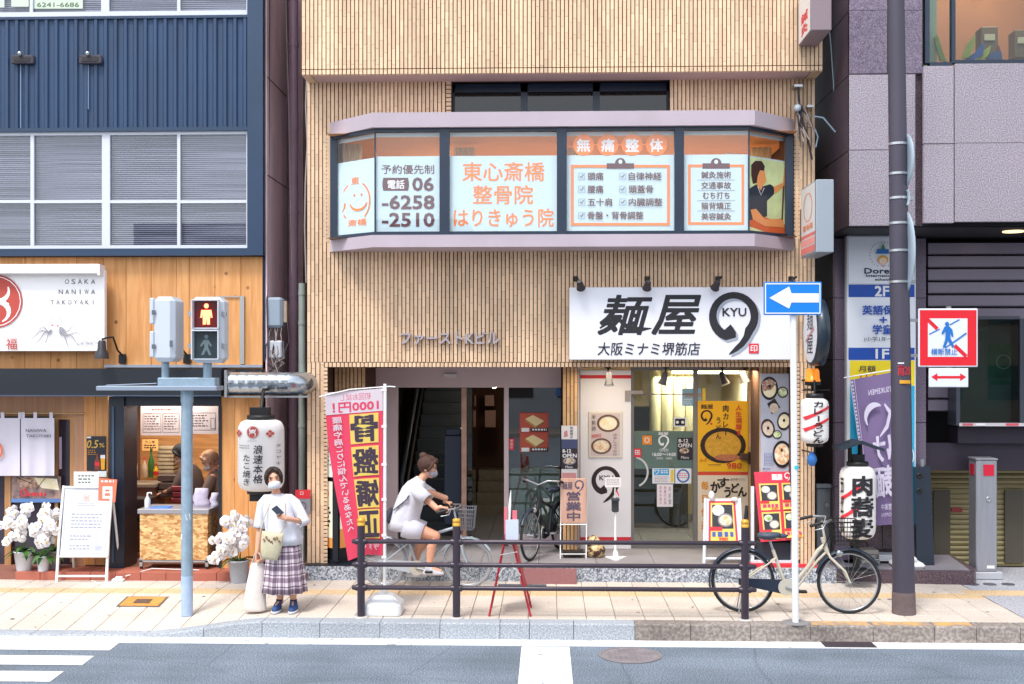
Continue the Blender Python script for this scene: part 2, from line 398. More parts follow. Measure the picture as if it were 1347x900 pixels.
# ================================================================ materials
ASPH = M('asphalt', '#5d6064', .85, var=.22, scale=2.2, bump=.5, bscale=180)
def speckle(name, a, b, c, scale=120, rough=.5, big=.12, bump=0., streak=False):
    if name in MATS: return MATS[name]
    m = bpy.data.materials.new(name); m.use_nodes = True; MATS[name] = m
    n = m.node_tree.nodes; l = m.node_tree.links; bs = n['Principled BSDF']; bs.inputs['Roughness'].default_value = rough
    tc = n.new('ShaderNodeTexCoord'); nz = n.new('ShaderNodeTexNoise'); nz.inputs['Scale'].default_value = scale; nz.inputs['Detail'].default_value = 2; l.new(tc.outputs['Object'], nz.inputs['Vector'])
    cr = n.new('ShaderNodeValToRGB'); l.new(nz.outputs['Fac'], cr.inputs[0]); e = cr.color_ramp.elements
    e[0].position = .38; e[0].color = lin(a); e[1].position = .62; e[1].color = lin(c); x = e.new(.5); x.color = lin(b)
    n2 = n.new('ShaderNodeTexNoise'); n2.inputs['Scale'].default_value = 1.3; n2.inputs['Detail'].default_value = 5; l.new(tc.outputs['Object'], n2.inputs['Vector'])
    oi = n.new('ShaderNodeObjectInfo'); ad = n.new('ShaderNodeMath'); ad.inputs[1].default_value = .0; ad.operation = 'ADD'; l.new(n2.outputs['Fac'], ad.inputs[0])
    mr = n.new('ShaderNodeMapRange'); l.new(ad.outputs[0], mr.inputs[0]); mr.inputs[1].default_value = .3; mr.inputs[2].default_value = .7; mr.inputs[3].default_value = 1 - big; mr.inputs[4].default_value = 1 + big
    m2 = n.new('ShaderNodeMapRange'); l.new(oi.outputs['Random'], m2.inputs[0]); m2.inputs[3].default_value = .95; m2.inputs[4].default_value = 1.05
    mu = n.new('ShaderNodeMath'); mu.operation = 'MULTIPLY'; l.new(mr.outputs[0], mu.inputs[0]); l.new(m2.outputs[0], mu.inputs[1])
    if streak:
        mp = n.new('ShaderNodeMapping'); mp.inputs['Scale'].default_value = (.12, 2.2, 1); l.new(tc.outputs['Object'], mp.inputs[0]); n3 = n.new('ShaderNodeTexNoise'); n3.inputs['Scale'].default_value = 1.6; n3.inputs['Detail'].default_value = 4; l.new(mp.outputs[0], n3.inputs['Vector'])
        v = n.new('ShaderNodeTexVoronoi'); v.feature = 'DISTANCE_TO_EDGE'; v.inputs['Scale'].default_value = .55; nd = n.new('ShaderNodeMixRGB'); nd.inputs[0].default_value = .12; l.new(tc.outputs['Object'], nd.inputs[1]); l.new(n2.outputs['Color'], nd.inputs[2]); l.new(nd.outputs[0], v.inputs['Vector'])
        vr = n.new('ShaderNodeMapRange'); l.new(v.outputs['Distance'], vr.inputs[0]); vr.inputs[2].default_value = .006; vr.inputs[3].default_value = .72; m3 = n.new('ShaderNodeMapRange'); l.new(n3.outputs['Fac'], m3.inputs[0]); m3.inputs[1].default_value = .3; m3.inputs[2].default_value = .7; m3.inputs[3].default_value = .86; m3.inputs[4].default_value = 1.1
        for q in (vr, m3): mm = n.new('ShaderNodeMath'); mm.operation = 'MULTIPLY'; l.new(mu.outputs[0], mm.inputs[0]); l.new(q.outputs[0], mm.inputs[1]); mu = mm
    sc = n.new('ShaderNodeVectorMath'); sc.operation = 'SCALE'; l.new(cr.outputs[0], sc.inputs[0]); l.new(mu.outputs[0], sc.inputs['Scale']); l.new(sc.outputs[0], bs.inputs['Base Color'])
    if bump:
        bp = n.new('ShaderNodeBump'); bp.inputs['Strength'].default_value = bump; bp.inputs['Distance'].default_value = .004; l.new(nz.outputs['Fac'], bp.inputs['Height']); l.new(bp.outputs[0], bs.inputs['Normal'])
    return m
ASPH = speckle('asphalt2', '#4e5a6a', '#66737f', '#88929e', 75, .9, .20, .5, streak=True)
TILE = M('facade_tile', '#dfbe9c', .5, island=.14, var=.2, scale=1.1, stretch=(2.4, 2.4, .35), contrast=(.3, .6), bump=.1, bscale=90)
GROUT = M('grout', '#523629', .9)
PLAS = M('pink_plaster', '#bfa49e', .8, var=.08, scale=1.5)
CONC = M('bay_concrete', '#b3a6b0', .75, var=.10, scale=1.3)
NAVY = M('navy_frame', '#1d2c40', .35, var=.15, scale=3)
DKNAVY = M('dark_navy', '#0f1824', .5, var=.3, scale=2.5)
WHITE = M('white_paint', '#e6e6e6', .45)
PANEL = M('white_panel', '#efedee', .4)
BLACK = M('black', '#141416', .5)
INK = M('ink', '#1f1f26', .7)
ORANGE = M('orange_print', '#ee8136', .6)
BROWN = M('brown_print', '#5b3038', .6)
REDP = M('red_print', '#d62a38', .6)
GREY = M('grey_print', '#8a8a92', .6)
GRAN_G = speckle('grey_granite', '#5c6470', '#8b929c', '#c2c6cc', 55, .45, .06)
TERR = M('terrace_stone', '#8f8a8c', .6, var=.16, scale=2.5, bump=.1)
GLASS = glass('glass'); GLASS2 = glass('shop_glass', '#dfe8e4', 1.6)
GALV = M('galvanised', '#93a9ba', .5, .35, var=.18, scale=9)
STEEL = M('steel', '#b4b8bc', .3, .8)
ROADZ = -.17
YK0, YK1, YS = 11.40, 11.60, 13.62
# ================================================================ ground, road, pavement
g = MB(); g.box(-80, 80, -60, 80, -.9, ROADZ - .02); g.build('ground', M('soil', '#6a655e', .9), kind='structure')
g = MB(); g.face([(-80, -20, ROADZ), (80, -20, ROADZ), (80, YK0 - .2, ROADZ), (-80, YK0 - .2, ROADZ)]); g.build('road', ASPH, kind='structure')
PAINT = M('road_paint', '#dadbdc', .7, var=.5, scale=11, col2='#8b909a', contrast=(.33, .40), bump=.2, bscale=90)
def mark(name, pts, z=ROADZ + .004, mat=PAINT, kind='structure', **k):
    m = MB(); m.face([(x, y, z) for x, y in pts]); return m.build(name, mat, kind=kind, **k)
gut = MB()
gut.box(-40, 40, 11.17, YK0 + .02, ROADZ - .05, ROADZ + .006); gut.build('gutter_line', PAINT, kind='structure')
for (ya, yb, pe) in ((850, 860.5, 157), (868, 880.5, 124), (889, 903, 84)):
    a = 4155 / (ya - HOR); b = 4155 / (yb - HOR); xe = X_(pe, a); mark('crosswalk_stripe', [(-12, b), (xe + .02, b), (xe, a), (-12, a)])
a = G(686, 851, ROADZ); b = G(749, 851, ROADZ)
mark('stop_line', [(a.x, 7), (b.x + .02, 7), (b.x, a.y), (a.x, a.y)])
c = G(829, 862.5, ROADZ); mh = thing('manhole_cover', 'round cast iron manhole cover set in the asphalt beside the white line', 'manhole cover', (c.x, c.y, ROADZ))
m = MB(); m.lathe([(.30, .003), (.30, .008), (.275, .008), (.275, .005)], (c.x, c.y, ROADZ), n=32, sm=False); m.build('rim', M('iron_rim', '#8a8588', .6, .4), mh)
m = MB(); m.lathe([(.27, .003), (.27, .007)], (c.x, c.y, ROADZ), n=32, sm=False)
for i in range(-5, 6):
    for j in range(-5, 6):
        if i * i + j * j < 24: m.box(c.x + i * .048 - .016, c.x + i * .048 + .016, c.y + j * .048 - .016, c.y + j * .048 + .016, ROADZ + .006, ROADZ + .011)
m.build('cover_plate', M('iron', '#857e82', .7, .1, var=.3, scale=6), mh, kind='stuff')
# pavement height: flush with the road at the crossing on the left
def zs(x, y):
    t = max(0, min(1, (x + 4.15) / 1.35)); t = t * t * (3 - 2 * t); q = max(0, min(1, (12.75 - y) / 1.15))
    return -.145 * (1 - t) * q
sw = MB(); xs = [-20, -8, -7] + [-6.2 + .4 * i for i in range(28)] + [4.86]
xs = sorted(set(round(x, 3) for x in xs if x <= 4.86)); ysl = [YK1, 11.9, 12.2, 12.5, 12.75, 13.8]
for i in range(len(xs) - 1):
    for j in range(len(ysl) - 1):
        q = [(xs[i], ysl[j]), (xs[i + 1], ysl[j]), (xs[i + 1], ysl[j + 1]), (xs[i], ysl[j + 1])]
        sw.face([(x, y, zs(x, y) - .014) for x, y in q])
side = sw.build('sidewalk', M('joint_sand', '#8d8276', .95), kind='structure')
PAV = speckle('paver', '#b8aca1', '#c3b8ad', '#cec4b9', 60, .8, .07, .15)
PAVY = speckle('paver_yellow', '#b89b76', '#c9ac86', '#d4ba96', 45, .8, .06, .25)
NX, NY, pt_ = 40, 7, .2975
for i in range(NX):
    for j in range(NY):
        x0 = 4.86 - (i + 1) * pt_; x1 = x0 + pt_ - .006; y0 = YK1 + j * .2885; y1 = y0 + .2885 - .003
        dz = random.uniform(-.0015, .0015); m = MB(); b = .004
        def q(x, y, d=0): return (x, y, zs(x, y) + dz - d)
        top = [(x0 + b, y0 + b), (x1 - b, y0 + b), (x1 - b, y1 - b), (x0 + b, y1 - b)]; ot = [(x0, y0), (x1, y0), (x1, y1), (x0, y1)]
        m.mesh([q(*p) for p in top] + [q(*p, .004) for p in ot] + [q(*p, .02) for p in ot], [(0, 1, 2, 3)] + [(k + 4, (k + 1) % 4 + 4, (k + 1) % 4, k) for k in range(4)] + [(k + 8, (k + 1) % 4 + 8, (k + 1) % 4 + 4, k + 4) for k in range(4)])
        m.build('paving_tile', PAVY if j == 4 else PAV, side)
gs = MB(); rr = random.Random(12)
for k in range(70):
    x, y = rr.uniform(-6.4, 4.7), rr.uniform(11.65, 13.55); r_ = rr.choice((.008, .012, .012, .02, .03)); e_ = rr.uniform(.4, 1.)
    gs.face([(x + r_ * cos(a), y + r_ * e_ * sin(a), zs(x, y) + .0045) for a in [2 * pi * j / 7 + rr.uniform(-.2, .2) for j in range(7)]])
gs.build('pavement_spots', M('gum', '#6e675f', .9), side, kind='stuff')
# side alley on the right
al = MB(); al.face([(4.866, YK1 - .02, -.004), (40, YK1 - .02, -.004), (40, 18, -.004), (4.866, 18, -.004)])
alley = al.build('side_alley', speckle('alley_stone', '#8e8f99', '#a5a6ae', '#b9bac0', 40, .8, .08, .2), kind='structure')
for k, px in enumerate((1279, 1302, 1326)):
    p = G(px, 768.5); m = MB(); m.lathe([(.075, -.003), (.075, .003)], (p.x, p.y, 0), n=16, sm=False); m.build('access_cap', M('cap_iron', '#5e5c64', .6, .3), alley)
p = G(1310, 780); m = MB(); m.box(p.x - .35, p.x + .6, p.y - .14, p.y + .14, -.004, .001); m.build('yellow_tile', PAVY, alley)
# kerb stones
KL = speckle('kerb_new', '#858c94', '#979da5', '#aab0b6', 60, .8, .12, .3); KO = speckle('kerb_old', '#746c68', '#857c77', '#989088', 30, .9, .30, .3)
KY = M('kerb_yellow', '#cf9f5c', .8, var=.35, scale=7, col2='#9a8878', contrast=(.4, .6))
kerb = MB(); kerb.box(-40, 40, YK0 + .02, YK1 - .01, -.4, ROADZ - .01); kerb = kerb.build('kerb', M('kerb_bed', '#6e6a66', .9), kind='structure')
kp = [-120, -40, 40, 112, 190, 268, 345, 421, 500, 579, 658, 697, 755, 835.6, 909, 988, 1067, 1149, 1230, 1285, 1343, 1420, 1500]
for i in range(len(kp) - 1):
    a, b = X_(kp[i], YK0), X_(kp[i + 1], YK0) - .006
    n = 4 if a < -2.5 else 1; m = MB(); rb = .018
    prof = [(YK0 + .012, -.4), (YK0, 0), (YK0, 1), (YK0 + rb * .3, 2), (YK0 + rb, 3), (YK1 - .006, 3), (YK1 - .006, -.4)]
    vs = []
    for k in range(n + 1):
        x = a + (b - a) * k / n; h = zs(x, YK1)
        for (y, z) in prof:
            zz = {-.4: -.3, 0: ROADZ - .02, 1: h - .016, 2: h - .006, 3: h - .001}[z]
            vs.append((x, y, max(zz, -.3)))
    P = len(prof); fs = [(k * P + j, (k + 1) * P + j, (k + 1) * P + j + 1, k * P + j + 1) for k in range(n) for j in range(P - 1)]
    fs += [tuple(range(P - 1, -1, -1)), tuple(n * P + j for j in range(P))]
    old = kp[i] > 830; m.mesh(vs, fs); o = m.build('kerb_stone', KO if old else KL, kerb)
    if 1000 < kp[i] < 1240:
        m = MB(); m.box(a + .02, b - .02, YK0 + .03, YK1 - .02, -.003, .003); m.build('yellow_paint', KY, o)
gr = G(1115, 848, ROADZ); m = MB(); m.box(gr.x - .25, gr.x + .25, 11.19, YK0 - .01, ROADZ + .004, ROADZ + .012)
for k in range(22): m.box(gr.x - .24 + k * .022, gr.x - .229 + k * .022, 11.2, YK0 - .02, ROADZ + .012, ROADZ + .018)
m.build('drain_grate', M('grate_iron', '#4c444a', .7, .3), label='dark iron drain grate breaking the white gutter line below the kerb', cat='grate')
p = G(188, 797, -.08); hc = thing('utility_cover', 'square orange framed utility cover in the pavement left of the signal post', 'utility cover', (p.x, p.y, zs(p.x, p.y)))
def cov(mm, x0, x1, y0, y1, d): mm.face([(x, y, zs(x, y) + d) for x, y in ((p.x + x0, p.y + y0), (p.x + x1, p.y + y0), (p.x + x1, p.y + y1), (p.x + x0, p.y + y1))])
m = MB(); cov(m, -.24, .24, -.17, .17, .003); m.build('rim', M('rim_iron', '#4b4a4e', .6), hc)
m = MB(); cov(m, -.215, .215, -.15, .15, .006); m.build('plate', M('orange_plate', '#c98a3c', .7, var=.3, scale=20), hc)
m = MB(); cov(m, -.09, .09, -.07, .07, .009); m.build('lid', M('lid_iron', '#5a4336', .7, var=.3, scale=30), hc)
p = G(688, 771.5); m = MB(); m.box(p.x - .29, p.x + .27, p.y - .07, p.y + .07, 0, .012)
for k in range(24): m.box(p.x - .28 + k * .0235, p.x - .27 + k * .0235, p.y - .06, p.y + .06, .012, .017)
m.build('door_grate', M('mat_grey', '#4f5058', .8), label='long dark slotted drain grate lying before the entrance step', cat='grate')

# ================================================================ tiled building in the middle
YF, YO, YB = 13.75, 13.37, 13.2
fk = thing('tiled_building', 'beige tile clad building with a bay window above the noodle shop', 'building', (X_(738, YF), YF, 0))
XL, XR = X_(404, YF), X_(1072, YF); XOL, XOR = X_(397, YO), X_(1082, YO)
ZL = Z_(483, YF); ZO = Z_(95, YO, 740); ZTOP = 8.4
zt = lambda py: Z_(py, YF, 738)
wall = MB()
UWx0, UWx1, UWz0 = X_(594, YF), X_(882, YF), zt(150)
BX0, BX1, BZ0, BZ1 = X_(446, YF), X_(1033, YF), zt(318), zt(178)
wall.box(XL, UWx0, YF, YF + .35, BZ1, ZO + .02); wall.box(UWx1, XR, YF, YF + .35, BZ1, ZO + .02); wall.box(UWx0, UWx1, YF, YF + .35, BZ1, UWz0)
wall.box(XL, BX0, YF, YF + .35, BZ0, BZ1); wall.box(BX1, XR, YF, YF + .35, BZ0, BZ1); wall.box(XL, XR, YF, YF + .35, ZL, BZ0)
PL1, PR0 = X_(428, YF), X_(1043, YF)
wall.box(XL, PL1, YF, YF + .5, -.05, ZL); wall.box(PR0, XR, YF, YF + .5, -.05, ZL)
wall.box(XOL, XOR, YO, YF + 3, ZO + .02, ZTOP)
wall.box(XL, XL + .2, YF + .36, YF + 6, -.05, ZO); wall.box(XR - .2, XR, YF + .51, YF + 6, -.05, ZO)
wall.box(XL + .2, XR - .2, YF + 5.8, YF + 6, -.05, ZO); wall.box(XL + .2, XR - .2, YF + .36, YF + 5.8, ZL + .02, ZL + .2)
wall.build('wall', GROUT, fk)
def tiles(mb, x0, x1, z0, z1, Y, pitch=.0483, length=.19, gap=.0118, holes=(), seed=1, depth=.016, back=False):
    rr = random.Random(seed); n = max(1, round((x1 - x0) / pitch)); pw = (x1 - x0) / n
    for i in range(n):
        xa = x0 + i * pw + gap / 2; xb = x0 + (i + 1) * pw - gap / 2; xm = (xa + xb) / 2
        iv = [(z0, z1)]
        for (hx0, hx1, hz0, hz1) in holes:
            if hx0 < xm < hx1:
                nv = []
                for a, b in iv:
                    if hz1 <= a or hz0 >= b: nv.append((a, b)); continue
                    if a < hz0: nv.append((a, hz0))
                    if b > hz1: nv.append((hz1, b))
                iv = nv
        ph = ((i * .5) % 1 + rr.choice((0, .25, .0, .12))) * length
        for a, b in iv:
            z = a; first = True
            k = math.floor((a - z0 - ph) / length)
            while z < b - .004:
                zn = z0 + ph + (k + 1) * length; k += 1
                if zn <= z + .01: continue
                zn = min(zn, b); dy = rr.uniform(0, .0015)
                mb.mesh([(xa, Y - depth - dy, z + .0016), (xb, Y - depth - dy, z + .0016), (xb, Y - depth - dy, zn - .0016), (xa, Y - depth - dy, zn - .0016),
                         (xa, Y, z + .0016), (xb, Y, z + .0016), (xb, Y, zn - .0016), (xa, Y, zn - .0016)],
                        [(0, 1, 2, 3), (4, 0, 3, 7), (1, 5, 6, 2), (3, 2, 6, 7), (4, 5, 1, 0)])
                z = zn
def htiles(mb, x0, x1, z0, z1, Y, pitch=.0483, gap=.012, depth=.014):
    n = round((z1 - z0) / pitch); ph = (z1 - z0) / n
    for i in range(n):
        a = z0 + i * ph + gap / 2; b = z0 + (i + 1) * ph - gap / 2; mb.box(x0, x1, Y - depth, Y, a, b, noback=True)
tl = MB(); jw = .075
tiles(tl, XL, XR, ZL + .06, ZO, YF, holes=[(X_(586, YF), X_(883, YF), zt(151), ZO + 1), (X_(437, YF), X_(1043, YF), zt(326), zt(163)), ], seed=3)
tiles(tl, XL, X_(427, YF), 0.16, ZL + .06, YF, seed=4); tiles(tl, X_(1052, YF), XR, .16, ZL + .06, YF, seed=5)
tiles(tl, X_(427, YF), X_(1052, YF), ZL, ZL + .055, YF, length=.3, seed=6)
tiles(tl, XOL, XOR, ZO + .055, ZTOP, YO, seed=8); tiles(tl, XOL, XOR, ZO - .01, ZO + .048, YO, length=.3, seed=9)
htiles(tl, X_(427.5, YF), X_(436.5, YF), zt(318), zt(176), YF); htiles(tl, X_(1044, YF), X_(1052, YF), zt(316), zt(172), YF)
htiles(tl, X_(587, YF), X_(593.5, YF), zt(150), ZO, YF)
htiles(tl, X_(424, YF), X_(431, YF), zt(745), ZL, YF); htiles(tl, X_(1043, YF), X_(1051.5, YF), zt(735), ZL, YF)
# soffit edge tiles seen from below
def stiles(mb, x0, x1, y0, y1, z, pitch=.0483):
    n = max(1, round((x1 - x0) / pitch)); p_ = (x1 - x0) / n
    for i in range(n): mb.box(x0 + i * p_ + .006, x0 + (i + 1) * p_ - .006, y0, y1, z - .014, z)
stiles(tl, XOL, XOR, YO, YO + .02, ZO)
for k in range(8):
    y = YO + .03 + k * .046
    tl.box(XOL, XOL + .10, y, y + .036, ZO - .012, ZO + .0); tl.box(XOR - .12, XOR, y, y + .036, ZO - .012, ZO + .0)
tl.build('tile_cladding', TILE, fk, kind='stuff')
m = MB(); m.box(XOL + .11, XOR - .13, YO + .025, YF, ZO - .008, ZO + .015); m.build('soffit', PLAS, fk)
# strip window above the bay
uw = MB(); Yu = YF + .16; z1u = ZO + .0; z0u = zt(150)
ux = [594, 597, 686, 694, 781, 789, 878, 882]
for a, b in ((594, 598), (685, 694), (780, 789), (877, 882.5)): uw.box(X_(a, Yu), X_(b, Yu), Yu, Yu + .08, z0u, z1u)
uw.box(X_(594, Yu), X_(882, Yu), Yu, Yu + .08, z1u - .10, z1u); uw = uw.build('window_frame', NAVY, fk)
for a, b in ((598, 685), (694, 780), (789, 877)):
    m = MB(); m.box(X_(a, Yu), X_(b, Yu), Yu + .03, Yu + .036, z0u, z1u - .10); m.build('pane', glass('dark_glass', '#55555c', 1.4), uw)
m = MB(); m.box(UWx0 - .1, UWx1 + .1, Yu + .3, Yu + .32, z0u - .1, z1u); m.build('blind', M('dim_blind', '#4a4248', .8), uw)
# ---- bay window
bay = MB(); fx0, fx1, wx0, wx1 = X_(489.5, YB), X_(993, YB), X_(433, YF), X_(1045.5, YF)
zb = lambda py: Z_(py, YB, 740)
def trap(mb, z0, z1, ins=0., m=None): mb.slab([(fx0 + ins * .6, YB + ins), (fx1 - ins * .6, YB + ins), (wx1 - ins, YF - .003 + ins * .2), (wx0 + ins, YF - .003 + ins * .2)], z0, z1, m)
ZA0, ZA1, ZC0, ZC1 = zb(324.5), zb(308.3), zb(166), zb(146.5)
trap(bay, ZC0, ZC1); trap(bay, ZA0, ZA1)
bay.box(wx0 + .2, wx1 - .2, YF + .002, YF + 3.5, ZC0, ZC1); bay.box(wx0 + .2, wx1 - .2, YF + .002, YF + 3.5, ZA0, ZA1 - .02)
bay = bay.build('bay_window', CONC, fk)
YG = YB + .09; gx0, gx1 = X_(493.5, YG), X_(985, YG); ex0, ex1 = X_(441, YF), X_(1035, YF); EY = YF - .04
fr = MB()
for a, b in ((578.5, 591.5), (732.5, 745.5), (887, 899.3)): fr.box(X_(a, YG), X_(b, YG), YG - .04, YG + .06, ZA1, ZC0)
fr.box(gx0 - .008, gx0 + .008, YG - .012, YG + .02, ZA1, ZC0); fr.box(gx1 - .008, gx1 + .008, YG - .012, YG + .02, ZA1, ZC0)
fr.box(ex0 - .05, ex0 + .035, EY - .03, EY + .04, ZA1, ZC0); fr.box(ex1 - .03, ex1 + .06, EY - .03, EY + .04, ZA1, ZC0)
for (za, zb_) in ((ZA1, ZA1 + .045), (ZC0 - .04, ZC0)):
    fr.slab([(gx0, YG - .03), (gx1, YG - .03), (ex1, EY - .04), (ex1, EY + .03), (gx1 - .02, YG + .04), (gx0 + .02, YG + .04), (ex0, EY + .03), (ex0, EY - .04)], za, zb_)
fr.build('window_frame', NAVY, bay)
FILM = translucent('window_film', '#c6dde6', .06); CURT = translucent('curtain', '#e8dcc8', .4)
zf0, zf1, zg0, zg1 = Z_(303, YG, 740), Z_(204, YG, 740), ZA1 + .045, ZC0 - .04
spans = [(493.5, 578.5), (591.5, 732.5), (745.5, 887), (899.3, 985)]
for a, b in spans:
    m = MB(); m.box(X_(a, YG), X_(b, YG), YG, YG + .006, zg0, zg1); m.build('pane', GLASS, bay)
    m = MB(); m.face([(X_(a, YG), YG + .025, zg0), (X_(b, YG), YG + .025, zg0), (X_(b, YG), YG + .025, zf1), (X_(a, YG), YG + .025, zf1)]); m.build('window_film', FILM, bay)
    m = MB(); m.box(X_(a, YG), X_(b, YG), YG + .06, YG + .07, Z_(177.5, YG, 740), zg1); m.build('valance', M('valance', '#c3cfd2', .7), bay)
for s_, (ga, ea) in enumerate(((gx0, ex0), (gx1, ex1))):
    for nm, mt, z0_, z1_, o_ in (('pane', GLASS, zg0, zg1, 0), ('window_film', FILM, zg0, zf1 - .01, .025), ('valance', M('valance', '#c3cfd2'), Z_(177.5, YG, 740), zg1, .06)):
        d = .02 if s_ == 0 else -.02
        P_ = [(ga + d * o_ * 20, YG + o_, z0_), (ea + d * o_ * 20, EY + o_, z0_), (ea + d * o_ * 20, EY + o_, z1_), (ga + d * o_ * 20, YG + o_, z1_)]
        m = MB(); m.face(P_ if s_ else P_[::-1]); m.build(nm, mt, bay)
# room behind the bay
WARM = M('room_wall', '#c8986e', .8, var=.1, scale=.6); rm = MB()
ya, yb_ = YF + .36, YF + 3.2
rm.face([(BX0 - .1, yb_, ZA1), (BX1 + .1, yb_, ZA1), (BX1 + .1, yb_, ZC0), (BX0 - .1, yb_, ZC0)]); rm.face([(BX0 - .1, YB + .3, ZC0 - .008), (BX1 + .1, YB + .3, ZC0 - .008), (BX1 + .1, yb_, ZC0 - .008), (BX0 - .1, yb_, ZC0 - .008)])
rm.build('room_wall', WARM, fk)
m = MB(); m.face([(BX0 - .1, YB + .3, ZA1 + .004), (BX1 + .1, YB + .3, ZA1 + .004), (BX1 + .1, yb_, ZA1 + .004), (BX0 - .1, yb_, ZA1 + .004)]); m.build('room_floor', M('room_floor', '#8a6a50', .6), fk)
m = MB()
for px, Yc in ((600, 14.2), (738, 14.25), (560, 15.6), (880, 15.7), (990, 14.3), (452, 13.95)):
    x = X_(px, Yc)
    for k in range(7): m.tube([(x + k * .035, Yc + .02 * (k % 2), ZA1 + .05), (x + k * .035, Yc + .02 * (k % 2), ZC0 - .05)], .022, n=6)
m.build('curtain', CURT, fk, kind='stuff')
def area(name, loc, size, energy, col=(1, .8, .55), rot=(0, 0, 0), sy=None):
    l = bpy.data.lights.new(name, 'AREA'); l.energy = energy; l.color = col; l.size = size
    if sy: l.shape = 'RECTANGLE'; l.size_y = sy
    o = bpy.data.objects.new(name, l); COL.objects.link(o); o.location = loc; o.rotation_euler = rot; return o
BULB = M('bulb', '#ffe6b0', .5, emit=9)
for k, (px, Yc) in enumerate(((701, 15.3), (846, 15.3), (560, 15.3), (960, 15.0))):
    x = X_(px, Yc); t = thing('ceiling_lamp', ('round ceiling downlight lit behind the second bay pane, above the orange clinic name', 'round ceiling downlight lit behind the third bay pane, above the clipboard list', 'round ceiling downlight lit behind the phone number pane of the bay', 'round ceiling downlight lit behind the small clipboard pane of the bay')[k], 'ceiling lamp', (x, Yc, ZC0 - .01), group='downlights in the clinic')
    m = MB(); m.lathe([(.10, -.03), (.11, -.01), (.11, 0)], (x, Yc, ZC0 - .009)); m.build('ring', WHITE, t)
    m = MB(); m.lathe([(.085, -.036), (.085, -.03)], (x, Yc, ZC0 - .009)); m.build('bulb', BULB, t)
    area('clinic_light', (x, Yc, ZC0 - .06), .18, 26)
# ---- ground floor recess
YE = 15.15; m = MB(); m.box(XL + .2, XR - .2, YF + .35, YE + .5, ZL, ZL + .018); m.build('recess_ceiling', M('recess_ceiling', '#9a8a88', .7), fk)
TZ = .17
m = MB(); m.box(X_(401, YS + .02), X_(1100, YS), YS, YF + 5.8, -.05, TZ - .03); ter = m.build('terrace', M('terrace_core', '#77757a', .8), kind='structure')
n = 9; xa, xb = X_(400, YS), X_(1100, YS)
for i in range(n):
    for j in range(2):
        m = MB(); x0 = xa + (xb - xa) * i / n; x1 = xa + (xb - xa) * (i + 1) / n - .004; yy = (YS - .0, YF + .72, YE + 3.8)
        m.box(x0, x1, yy[j], yy[j + 1] - .004, TZ - .03, TZ, bev=.003); m.build('stone_slab', TERR, ter)
for i in range(n):
    m = MB(); x0 = xa + (xb - xa) * i / n; x1 = xa + (xb - xa) * (i + 1) / n - .004
    m.box(x0, x1, YS - .03, YS - .002, -.02, TZ - .0, bev=.003); m.build('granite_slab', GRAN_G, ter)
p = [X_(684, YS - .3), X_(759, YS - .3)]; m = MB(); yr = YS - .035
m.mesh([(p[0], yr - .16, 0), (p[1], yr - .16, 0), (p[1], yr, TZ - .01), (p[0], yr, TZ - .01), (p[0], yr, 0), (p[1], yr, 0)], [(0, 1, 2, 3), (0, 3, 4), (1, 5, 2), (3, 2, 5, 4)])
m.build('step_ramp', M('ramp_red', '#7c5050', .8, var=.15, scale=40, bump=.4, bscale=200), label='reddish brown ribbed ramp plate against the granite step', cat='ramp')
# middle pilaster and deeper tile panels
pmt = MB(); Yp = 14.62
def pil(*a): m = MB(); m.box(*a); m.build('pilaster', GROUT, fk)
pil(X_(740, Yp), X_(760, Yp), Yp, Yp + .5, TZ, ZL); tiles(pmt, X_(740, Yp), X_(760, Yp), TZ, ZL, Yp, seed=11, pitch=.05)
pil(X_(440, 14.3), X_(481, 14.3), 14.3, YE + .1, TZ, ZL); tiles(pmt, X_(440, 14.3), X_(481, 14.3), TZ, ZL, 14.3, seed=12, pitch=.05)
pil(X_(984, YE), X_(1002, YE), YE - .12, YE + .1, TZ, ZL); tiles(pmt, X_(984, YE - .12), X_(1002, YE - .12), TZ, ZL, YE - .12, seed=13, pitch=.05); pil(X_(998, 14.05), X_(1046, 14.05), 14.05, 14.6, TZ, ZL); tiles(pmt, X_(998, 14.05), X_(1046, 14.05), TZ, ZL, 14.05, seed=14, pitch=.05)
pmt.build('pilaster_tile', M('tile_orange', '#d4ab7c', .45, island=.14), fk, kind='stuff')
# entrance frame
FRM = M('entrance_metal', '#d2bebf', .4, .0, var=.12, scale=1.2); e = MB()
pbox(e, 481, 523, 484, 716, YE, YE + .08); e.box(X_(523, YE), X_(738, YE), YE, YE + .08, Z_(510, YE), ZL)
pbox(e, 663, 669, 510, 716, YE, YE + .08); pbox(e, 607, 613.5, 510, 712, YE + .02, YE + .1, M('worn_post', '#a88878', .4, var=.3, scale=8)) if False else None
e.box(X_(669, YE), X_(738, YE), YE, YE + .08, TZ, Z_(703, YE)); e.build('entrance_frame', FRM, fk)
e = MB(); pbox(e, 607, 613.5, 511, 712, YE + .0, YE + .07); e.build('door_post', M('worn_post', '#b08a78', .4, var=.3, scale=8), fk)
m = MB(); pbox(m, 669, 738, 510, 703, YE + .03, YE + .036); m.build('pane', glass('entrance_glass', '#e4ece8', 3.2), fk)
m = MB(); m.box(X_(672, 15.9), X_(736, 15.9), 15.9, 16.3, TZ, Z_(624, 15.9)); m.box(X_(671, 15.85), X_(737, 15.85), 15.86, 16.34, Z_(624, 15.9), Z_(620, 15.9)); m.build('display_case', M('case_pale', '#94a4a0', .3), label='pale display counter behind the entrance window', cat='counter')
m = MB(); pbox(m, 615, 621, 511, 715, YE + .1, YE + .9); m.build('sliding_door', glass('green_glass', '#8fa09a', 2.), fk)
